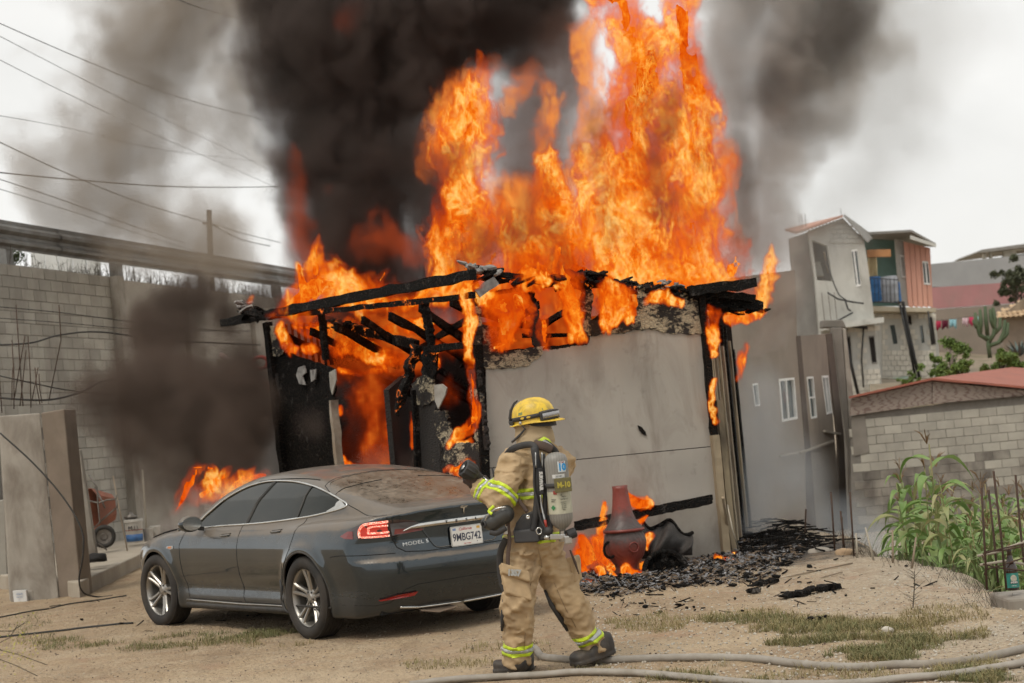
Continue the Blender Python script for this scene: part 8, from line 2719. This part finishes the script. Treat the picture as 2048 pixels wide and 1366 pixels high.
def flame_mat(name, sig=16.0, stops=None, gain=1.0):
    T = NT(name)
    vi = T.n('VolumeInfo')
    d = vi.outputs['Density']
    stops = stops or [(0.0, (.45, .035, .003)), (.16, (.80, .095, .006)), (.36, (.98, .21, .012)), (.60, (1.0, .36, .035)), (.85, (1.0, .56, .12)), (1.0, (1.0, .70, .25))]
    c = T.ramp(d, stops)
    e = T.n('Emission')
    T.l(c, e.inputs[0])
    s = T.math('MULTIPLY', d, sig)
    T.l(T.math('MULTIPLY', s, gain), e.inputs[1])
    a = T.n('VolumeAbsorption')
    a.inputs['Color'].default_value = (0, 0, 0, 1)
    T.l(s, a.inputs['Density'])
    ad = T.n('AddShader')
    T.l(e.outputs[0], ad.inputs[0]); T.l(a.outputs[0], ad.inputs[1])
    T.l(ad.outputs[0], T.out.inputs['Volume'])
    return T.m
def smoke_mat(name, col, dens=1.0, aniso=.0, glow=None):
    T = NT(name)
    d = T.n('VolumeInfo').outputs['Density']
    s = T.math('MULTIPLY', d, dens)
    a = T.n('VolumeAbsorption'); a.inputs['Color'].default_value = (*col, 1); T.l(s, a.inputs['Density'])
    sc = T.n('VolumeScatter'); sc.inputs['Color'].default_value = (*col, 1); sc.inputs['Anisotropy'].default_value = aniso; T.l(s, sc.inputs['Density'])
    ad = T.n('AddShader'); T.l(a.outputs[0], ad.inputs[0]); T.l(sc.outputs[0], ad.inputs[1])
    T.l(ad.outputs[0], T.out.inputs['Volume'])
    return T.m

def core_mat():
    if 'flame_core' in _mats: return _mats['flame_core']
    T = NT('flame_core')
    n1 = T.noise(T.pos((1, .5, .5)), 9, 6, .65, 1.2); n2 = T.noise(T.pos((1, .6, .5)), 3.2, 3, .6)
    r = T.math('SUBTRACT', 1.0, T.math('MULTIPLY', T.math('ABSOLUTE', T.math('SUBTRACT', T.math('MULTIPLY', n1, 2.0), 1.0)), 2.4), True)
    e = T.n('Emission')
    T.l(T.ramp(T.math('MULTIPLY', r, T.math('ADD', T.math('MULTIPLY', n2, 2.2), -.45)), ST), e.inputs[0])
    e.inputs[1].default_value = 1.0
    T.l(e.outputs[0], T.out.inputs[0])
    _mats['flame_core'] = T.m
    return T.m
def flames(name, segs, h, mat, label, seed=0, core=0, edge=.9, fr=1.0, ysc=1.0, fil=.75, warp=1.0, pad=.15, vlow=.9):
    f, lo, hi, rr = shape(segs)
    lo = [lo[0] - rr - pad, lo[1] - rr / ysc - pad, lo[2] - rr - pad]
    hi = [hi[0] + rr + pad, hi[1] + rr / ysc + pad, hi[2] + rr + pad]
    o = 13.7 * seed
    def fn(x, y, z):
        w1x = vnoise(x * 1.9 * fr + o, y * 1.9 * fr, z * 1.3 * fr, 0) - .5
        w1z = vnoise(x * 1.9 * fr, y * 1.9 * fr + o, z * 1.3 * fr, 1) - .5
        w2x = fbm(x * 6 * fr + o, y * 4 * fr, z * 4 * fr, 2, 2) - .5
        w2z = fbm(x * 6 * fr, y * 4 * fr + o, z * 4 * fr, 2, 3) - .5
        xx = x + warp * (.26 * w1x + .14 * w2x) / fr
        zz = z + warp * (.30 * w1z + .16 * w2z) / fr
        s = f(xx, y, zz, ysc)
        n = fbm(xx * 3.2 * fr + o, y * 3.0 * fr, zz * 1.5 * fr, 5, 4, .62)
        n2 = fbm(xx * 13 * fr + o, y * 9 * fr, zz * 7 * fr, 3, 0, .6)
        v = np.clip(s * edge * 1.9 + (n - .5) * 2.7 * vlow + (n2 - .5) * 1.1 - .24, 0, 1)
        a = fbm(xx * 8.5 * fr + o, y * 3.0 * fr, zz * 4.2 * fr, 4, 1, .62)
        r = 1 - np.abs(2 * a - 1) * 3.2
        r = np.clip(r, 0, 1) ** 1.5
        b = fbm(xx * 2.2 * fr, y * 1.5 * fr + o, zz * 1.2 * fr, 2, 5)
        d = (.35 * v + .65 * sstep(0, .42, v)) * ((1 - fil) + fil * r) * (.30 + 1.25 * sstep(.3, .7, b))
        d = np.where(v > .02, np.clip(d, 0, 1), 0)
        return d
    vo = volume(name, lo, hi, h, fn, mat, label, pre=f, ysc=ysc)
    if core:
        def g(x, y, z):
            w1x = vnoise(x * 1.9 * fr + o, y * 1.9 * fr, z * 1.3 * fr, 0) - .5
            w1z = vnoise(x * 1.9 * fr, y * 1.9 * fr + o, z * 1.3 * fr, 1) - .5
            xx = x + warp * .26 * w1x / fr; zz = z + warp * .30 * w1z / fr
            n = fbm(xx * 3.2 * fr + o, y * 3.0 * fr, zz * 1.5 * fr, 4, 4, .62)
            n2 = fbm(xx * 13 * fr + o, y * 9 * fr, zz * 7 * fr, 3, 0, .6)
            return -(f(xx, y, zz, ysc) * edge * 1.9 + (n - .5) * 2.7 * vlow + (n2 - .5) * 1.1 - .24 - (1.35 if core > .04 else 1.4))
        V_, F_ = surfnets(g, lo, hi, core, 0)
        if len(F_): npmesh('flame_core', V_, F_, core_mat(), vo)
    return vo
def smoke(name, segs, h, mat, label, seed=0, edge=1.5, cut=.55, amp=1.5, fr=1.0, ysc=1.0, warp=.6, power=1.0, pad=.2, zmin=None):
    f, lo, hi, rr = shape(segs)
    lo = [lo[0] - rr - pad, lo[1] - rr / ysc - pad, lo[2] - rr - pad]
    if zmin is not None: lo[2] = max(lo[2], zmin)
    hi = [hi[0] + rr + pad, hi[1] + rr / ysc + pad, hi[2] + rr + pad]
    o = 9.1 * seed
    def fn(x, y, z):
        wx = fbm(x * .8 * fr + o, y * .8 * fr, z * .8 * fr, 3, 0) - .5
        wz = fbm(x * .8 * fr, y * .8 * fr + o, z * .8 * fr, 3, 1) - .5
        xx, zz = x + warp * wx * 1.6 / fr, z + warp * wz * 1.6 / fr
        s = f(xx, y, zz, ysc)
        n = fbm(xx * 1.25 * fr + o, y * 1.25 * fr, zz * 1.0 * fr, 6, 2, .62)
        bl = 0
        for k_, w_ in ((1.1, .5), (2.3, .3), (4.7, .2)):
            bl = bl + w_ * np.abs(2 * vnoise(xx * k_ * 1.6 * fr + o, y * k_ * 1.6 * fr, zz * k_ * 1.4 * fr, 3) - 1)
        v = np.clip(s * edge + (n - .5) * amp * .9 + (bl - .38) * amp * .55 + .5 - cut, 0, 1)
        return v ** power
    return volume(name, lo, hi, h, fn, mat, label, pre=f, ysc=ysc)

ST = [(0.0, (.22, .012, .001)), (.12, (.42, .030, .001)), (.28, (.60, .072, .002)), (.50, (.72, .128, .004)), (.74, (.84, .29, .018)), (.90, (.92, .46, .085)), (1.0, (.95, .60, .20))]
m_fl = flame_mat('fire', 13, ST)
m_flp = flame_mat('fire_thin', 6, [(0, (.40, .06, .015)), (.4, (.66, .14, .02)), (1, (.8, .30, .05))])
m_lick = flame_mat('licking_fire', 40, ST)
FB = 20.6
flames('roof_flames', [
    [(890, 570, FB, 50), (910, 480, FB, 85), (920, 390, FB, 78), (930, 300, FB, 66), (945, 220, FB, 50), (955, 150, FB, 24), (950, 120, FB, 12)],
    [(990, 570, FB, 60), (985, 480, FB, 62), (960, 400, FB, 55)],
    [(1090, 570, FB, 60), (1110, 480, FB, 70), (1100, 400, FB, 58), (1095, 320, FB, 38)],
    [(1250, 560, FB, 95), (1255, 450, FB, 105), (1265, 330, FB, 100), (1285, 230, FB, 95), (1290, 130, FB, 82), (1260, 50, FB, 62), (1210, -30, FB, 60)],
    [(1380, 560, FB, 85), (1385, 450, FB, 78), (1390, 330, FB, 78), (1385, 220, FB, 75), (1370, 120, FB, 62), (1365, 30, FB, 48), (1350, -30, FB, 42)],
    [(1200, 500, FB, 60), (1195, 380, FB, 45), (1215, 260, FB, 40)],
    [(880, 555, FB, 50), (1000, 550, FB, 75), (1150, 545, FB, 85), (1300, 560, FB, 75), (1450, 565, FB, 55)], [(1100, 500, FB, 75), (1170, 470, FB, 75)], [(930, 500, FB, 70), (1010, 500, FB, 60)],
    [(1470, 590, FB, 28), (1522, 600, FB, 26), (1532, 540, FB, 20), (1532, 500, FB, 10)], [(1460, 560, FB, 40), (1475, 500, FB, 20)], [(1170, 420, FB, 45), (1180, 300, FB, 40)], [(1040, 470, FB, 60)]], .018, m_fl, 'tall orange flames roaring up from the roof of the burning house', 1, core=.045, fr=1.5, edge=.88, vlow=1.0, warp=1.25)
flames('rising_flames', [
    [(1090, 460, 21.4, 50), (1090, 380, 21.4, 45), (1085, 280, 21.4, 45), (1090, 190, 21.4, 26), (1070, 130, 21.4, 14)],
    [(1020, 220, 21.4, 26), (1050, 130, 21.4, 28), (1100, 200, 21.4, 28)], [(930, 150, 21.4, 20), (1000, 130, 21.4, 24)], [(1180, 320, 21.4, 50), (1190, 200, 21.4, 40), (1170, 60, 21.4, 34)], [(870, 330, 21.4, 40), (930, 180, 21.4, 60)], [(1440, 480, 21.4, 50), (1440, 300, 21.4, 36)], [(1000, 420, 21.4, 80), (1150, 400, 21.4, 80), (1150, 500, 21.4, 90)],
], .026, m_flp, 'thin pale red flames between the two tall tongues', 2, vlow=1.25, fr=1.5, warp=1.2)
flames('eave_flames', [
    [(555, 618, 21.6, 20), (590, 590, 21.5, 45), (650, 565, 21.4, 62), (710, 585, 21.2, 52), (780, 595, 21, 32)],
    [(640, 540, 21.4, 34), (640, 495, 21.4, 18)], [(600, 560, 21.4, 26), (590, 520, 21.4, 14)], [(760, 575, 21, 22), (775, 545, 21, 12)],
    [(700, 612, 20.8, 20), (840, 595, 20.3, 20), (930, 575, 19.8, 26)], [(497, 597, 22.2, 9), (503, 590, 22.2, 8)],
], .0205, m_fl, 'low orange flames along the left eave beam', 3, core=.03, fr=1.2, edge=1.1)
flames('wall_flames', [
    [(965, 590, 18.75, 20), (1000, 620, 18.75, 44), (1010, 668, 18.75, 40), (1035, 600, 18.75, 34), (1048, 655, 18.75, 18)],
    [(985, 690, 18.75, 12), (1010, 690, 18.75, 12)], [(1078, 640, 18.8, 16), (1095, 690, 18.8, 11)],
    [(1125, 495, 18.9, 13), (1140, 560, 18.9, 28), (1138, 620, 18.9, 30), (1140, 670, 18.9, 24), (1130, 692, 18.9, 9)],
    [(1210, 585, 18.95, 32), (1212, 635, 18.95, 28), (1250, 600, 18.95, 36), (1262, 645, 18.95, 14)],
    [(1300, 600, 19, 14), (1330, 590, 19, 14), (1372, 605, 19, 9)], [(1050, 560, 18.8, 28), (1100, 560, 18.8, 20)],
    [(950, 560, 18.6, 24), (935, 600, 18.55, 18), (938, 650, 18.55, 20), (945, 700, 18.5, 12), (948, 770, 18.45, 10), (950, 830, 18.45, 15), (930, 862, 18.5, 18), (900, 884, 18.6, 11)],
], .0125, m_lick, 'bright yellow-orange flames licking down the top of the grey wall', 4, core=.02, fr=1.9, edge=1.1)
flames('corner_flames', [
    [(1432, 620, 19.4, 16), (1435, 680, 19.4, 16), (1428, 720, 19.5, 9)], [(1470, 640, 19.9, 22), (1515, 630, 19.9, 16)],
    [(1490, 690, 21.5, 13), (1487, 720, 21.5, 15), (1478, 755, 21.5, 8)], [(1428, 770, 19.5, 8), (1432, 810, 19.5, 9), (1438, 850, 19.5, 7)],
], .015, m_lick, 'small flames creeping down the right corner of the house', 5, fr=1.8, edge=1.5)
flames('indoor_flames', [
    [(560, 665, 22.2, 18), (590, 700, 22.2, 18)], [(600, 650, 22.3, 22), (660, 660, 22.3, 22), (740, 665, 22.2, 18)], [(620, 700, 22.3, 14)],
    [(690, 690, 22.2, 36), (700, 650, 22.2, 22), (730, 705, 22.2, 26), (790, 722, 22, 24)], [(780, 660, 22, 18)],
    [(690, 742, 21.8, 10), (765, 742, 21.8, 12)], [(690, 830, 21.6, 14)], [(820, 840, 20.8, 11), (825, 880, 20.8, 10)], [(810, 640, 21.4, 22), (860, 655, 21, 16)],
    [(890, 885, 19.5, 10), (935, 885, 19.2, 10)], [(895, 940, 19.1, 9), (950, 932, 18.9, 12)], [(868, 700, 19.8, 12), (880, 725, 19.8, 10)], [(690, 925, 21.5, 16), (740, 935, 21.5, 12)],
], .0165, m_lick, 'flames inside the burning rooms seen through the charred frame', 6, core=.025, fr=1.6, edge=1.1)
flames('indoor_glow', [
    [(600, 640, 23.0, 70), (620, 690, 22.9, 100), (760, 680, 22.6, 110), (900, 630, 22, 90)], [(740, 800, 22.6, 80), (750, 930, 22.6, 70)], [(920, 630, 21.3, 90), (1050, 620, 21.2, 100), (1200, 610, 21.0, 90), (1340, 610, 20.8, 60)],
    [(900, 790, 20.6, 45)],
], .055, flame_mat('fire_deep', 7, [(0, (.035, .004, .001)), (.35, (.11, .010, .001)), (.7, (.34, .035, .003)), (1, (.6, .12, .01))]), 'deep red fire glow filling the inside of the house', 7, vlow=.7, fil=.6, edge=1.3)
flames('ground_flames', [
    [(1165, 1070, 18.9, 13), (1175, 1110, 18.8, 28), (1215, 1090, 18.8, 16)], [(1160, 1100, 18.8, 14), (1168, 1150, 18.7, 14)],
    [(1195, 1080, 18.7, 18), (1205, 1110, 18.6, 16), (1222, 1130, 18.5, 13), (1245, 1150, 18.4, 9)],
    [(1212, 1010, 18.9, 8), (1208, 1050, 18.8, 10), (1206, 1080, 18.8, 10)],
    [(1255, 990, 19, 8), (1268, 1008, 19, 14), (1292, 1005, 19, 14)], [(1282, 1045, 18.9, 11), (1293, 1030, 18.9, 6)],
    [(1255, 1150, 18.0, 15), (1285, 1162, 18.0, 15), (1315, 1163, 18.0, 9)], [(1288, 1138, 18.2, 8), (1292, 1158, 18.2, 10)],
    [(1168, 1168, 17.7, 12), (1200, 1178, 17.7, 13), (1235, 1176, 17.6, 11)], [(1200, 1150, 17.9, 10), (1195, 1135, 17.9, 10)], [(1220, 1155, 17.9, 9), (1234, 1188, 17.8, 9)],
    [(1305, 1078, 18.7, 10), (1300, 1098, 18.7, 7)], [(1430, 1122, 18.8, 8), (1440, 1127, 18.8, 8), (1462, 1127, 18.8, 6)], [(1468, 1098, 19.1, 6)],
], .0115, m_lick, 'small flames on the ash around the clay stove', 8, core=.016, fr=2.3, edge=1.9, vlow=.8, pad=.08)
flames('bonnet_flames', [
    [(356, 1015, 18, 14), (368, 980, 18, 30), (385, 945, 18, 26)], [(400, 995, 18, 32), (430, 960, 18, 36), (455, 935, 18, 18)],
    [(440, 995, 18, 30), (470, 970, 18, 34), (490, 955, 18, 28)], [(385, 938, 18.1, 12), (420, 933, 18.1, 14)], [(500, 962, 18.2, 16), (530, 955, 18.2, 12)],
], .0165, m_fl, 'orange flames bursting from under the bonnet of the grey car', 9, core=.022, fr=1.7, edge=1.1)

SD_ = (.14, .115, .105)
smoke('black_smoke', [
    [(720, 600, 22.6, 110), (710, 500, 22.8, 150), (710, 400, 23, 165), (700, 290, 23.2, 185), (690, 160, 23.4, 215), (760, 40, 23.6, 300), (780, -60, 24, 330)],
    [(860, 570, 22.4, 85), (860, 440, 22.5, 85), (850, 300, 22.8, 80)], [(760, 610, 22.6, 90), (800, 540, 22.5, 90)], [(980, 70, 23.6, 130), (1040, -40, 24, 190)], [(1050, 500, 22.8, 70), (1020, 410, 22.9, 60)],
], .055, smoke_mat('smoke_black', SD_, 5.5), 'thick black smoke column rising behind the left part of the roof', 1, edge=1.9, cut=.60, amp=2.0, fr=1.1)
flames('smoke_glow', [[(620, 520, 22.3, 50), (600, 400, 22.4, 40), (590, 320, 22.4, 25)], [(650, 360, 22.3, 22)], [(700, 20, 22.4, 40)], [(740, 480, 22.2, 60), (860, 500, 22, 60)], [(760, 420, 22.2, 26)]],
    .05, flame_mat('fire_dull', 1.1, [(0, (.05, .006, .002)), (.5, (.22, .022, .004)), (1, (.45, .06, .01))]), 'dull red glow showing inside the black smoke', 3, edge=.9, fil=.5, vlow=1.2)
smoke('pinkish_smoke', [
    [(1080, 540, 22.8, 90), (1090, 420, 23, 100), (1080, 300, 23.2, 100), (1060, 180, 23.4, 100), (1120, 60, 23.6, 70)], [(1300, 560, 22.6, 130), (1320, 420, 22.8, 120), (1330, 280, 23, 90)], [(950, 520, 22.8, 90), (960, 400, 22.9, 60)], [(590, 580, 22.5, 50), (580, 440, 22.6, 60), (560, 330, 22.8, 50)],
], .07, smoke_mat('smoke_reddish', (.30, .20, .165), 2.6), 'thin reddish-grey smoke between the flames', 2, edge=1.4, cut=.45)
smoke('flame_soot', [[(960, 480, 20.1, 60), (1080, 420, 20.1, 60), (1120, 520, 20.1, 50)], [(1190, 440, 20.1, 50), (1200, 250, 20.1, 50)], [(1320, 420, 20.0, 70), (1330, 250, 20.0, 60), (1320, 120, 20.0, 50)], [(1440, 460, 20.0, 50), (1420, 250, 20, 40)], [(900, 320, 20.1, 50), (1000, 300, 20.2, 50)]],
    .04, smoke_mat('smoke_soot', (.26, .13, .08), 2.6), 'dark sooty wisps drawn up in front of the tall flames', 8, edge=1.0, cut=.62, amp=3.2, fr=2.0)
smoke('right_smoke', [
    [(1480, 680, 20.6, 22), (1540, 640, 20.8, 34), (1575, 570, 21.2, 46), (1550, 480, 21.8, 85), (1540, 380, 22.2, 105), (1550, 280, 22.5, 125), (1590, 180, 22.8, 150), (1620, 60, 23.2, 180), (1640, -50, 23.6, 200)],
    [(1480, 540, 22.4, 80), (1470, 400, 22.6, 95), (1465, 250, 22.8, 95), (1480, 100, 23, 115), (1470, -30, 23.3, 130)],
], .055, smoke_mat('smoke_grey', (.58, .54, .50), 2.6), 'billowing grey-brown smoke curling up from the right corner of the roof', 3, edge=1.3, cut=.55, amp=2.0, fr=1.2)
smoke('dark_right_smoke', [
    [(1560, 160, 22.2, 70), (1640, 90, 22.4, 90), (1700, 20, 22.6, 90)], [(1600, 520, 21, 26), (1610, 570, 21, 26), (1570, 630, 20.8, 20), (1500, 665, 20.6, 16)], [(1490, 300, 21.8, 40), (1480, 420, 21.6, 40)],
], .055, smoke_mat('smoke_dark_grey', (.20, .18, .165), 2.4), 'darker brown-grey folds in the smoke at the right', 6, edge=1.4, cut=.5, amp=1.8, fr=1.3)
smoke('drifting_smoke', [
    [(1700, 400, 26, 110), (1740, 240, 26, 160), (1800, 80, 26, 200), (1740, -40, 26, 220)], [(1620, 440, 25, 80), (1650, 560, 24, 60)],
], .12, smoke_mat('smoke_thin_grey', (.60, .59, .57), .45), 'thin pale smoke drifting off to the right', 4, edge=1.0, cut=.42, amp=1.4)
smoke('brown_smoke', [
    [(460, 520, 30, 90), (340, 460, 32, 110), (230, 400, 33, 140), (230, 290, 33, 160), (290, 170, 33, 180), (350, 40, 33, 200), (380, -60, 33, 210)],
    [(110, 420, 33, 90), (90, 330, 33, 90)], [(480, 320, 32, 90), (500, 180, 32, 110), (520, 20, 32, 130)],
], .10, smoke_mat('smoke_brown', (.45, .38, .31), 1.3), 'brown translucent smoke cloud over the guardrail on the left', 5, edge=1.2, cut=.48, amp=2.2, fr=.95)
smoke('bonnet_smoke', [
    [(440, 950, 18.8, 60), (390, 880, 19.6, 120), (330, 820, 20.5, 140), (240, 790, 21, 115), (160, 770, 21.5, 80)], [(340, 760, 22, 110), (340, 680, 23.5, 90), (390, 590, 25.5, 65)],
    [(290, 820, 20, 100), (220, 800, 20.5, 95), (160, 760, 20.5, 60)], [(470, 850, 21.5, 90), (500, 740, 25, 80)], [(260, 900, 19.5, 80), (340, 940, 19.2, 80)], [(440, 640, 26, 80), (540, 620, 26.5, 70)],
], .055, smoke_mat('smoke_dark_brown', (.15, .115, .095), 4.6), 'dark brown smoke pouring off the burning car bonnet', 6, edge=1.25, cut=.62, amp=2.6, zmin=.25)
smoke('bonnet_steam', [[(350, 1045, 17.5, 22), (410, 1035, 17.6, 36), (470, 1000, 17.7, 34), (520, 965, 18, 20)], [(420, 1005, 17.7, 32)]],
    .03, smoke_mat('smoke_whitish', (.60, .52, .48), 2.6), 'light grey smoke low over the car bonnet', 7, edge=1.3, cut=.48, fr=1.5)
smoke('ground_haze', [
    [(1490, 1060, 22, 60), (1510, 970, 23, 95), (1520, 880, 24, 90), (1520, 780, 25, 70)], [(1640, 1060, 26, 80), (1700, 1080, 26, 80), (1770, 1110, 27, 60)], [(1600, 980, 25, 80)],
], .10, smoke_mat('smoke_pale', (.74, .79, .84), .60), 'pale bluish smoke hanging between the burning house and the tan house', 8, edge=1.3, cut=.38, amp=1.2, zmin=-1.4)
smoke('doorway_smoke', [[(700, 930, 20.4, 40), (760, 900, 20.6, 60), (820, 930, 20.4, 40)], [(640, 850, 21.5, 50)]], .06, smoke_mat('smoke_warm', (.40, .31, .27), .9), 'thin grey smoke in the burnt doorway behind the car roof', 9)
smoke('wall_smoke', [[(1180, 1150, 18.4, 40), (1190, 1060, 18.5, 50), (1220, 960, 18.6, 40), (1200, 860, 18.7, 30)], [(1340, 1110, 18.3, 40)]], .04, smoke_mat('smoke_wall', (.30, .26, .24), .3), 'faint dark smoke rising along the grey wall from the clay stove', 4, edge=1.2, cut=.5, zmin=.0)
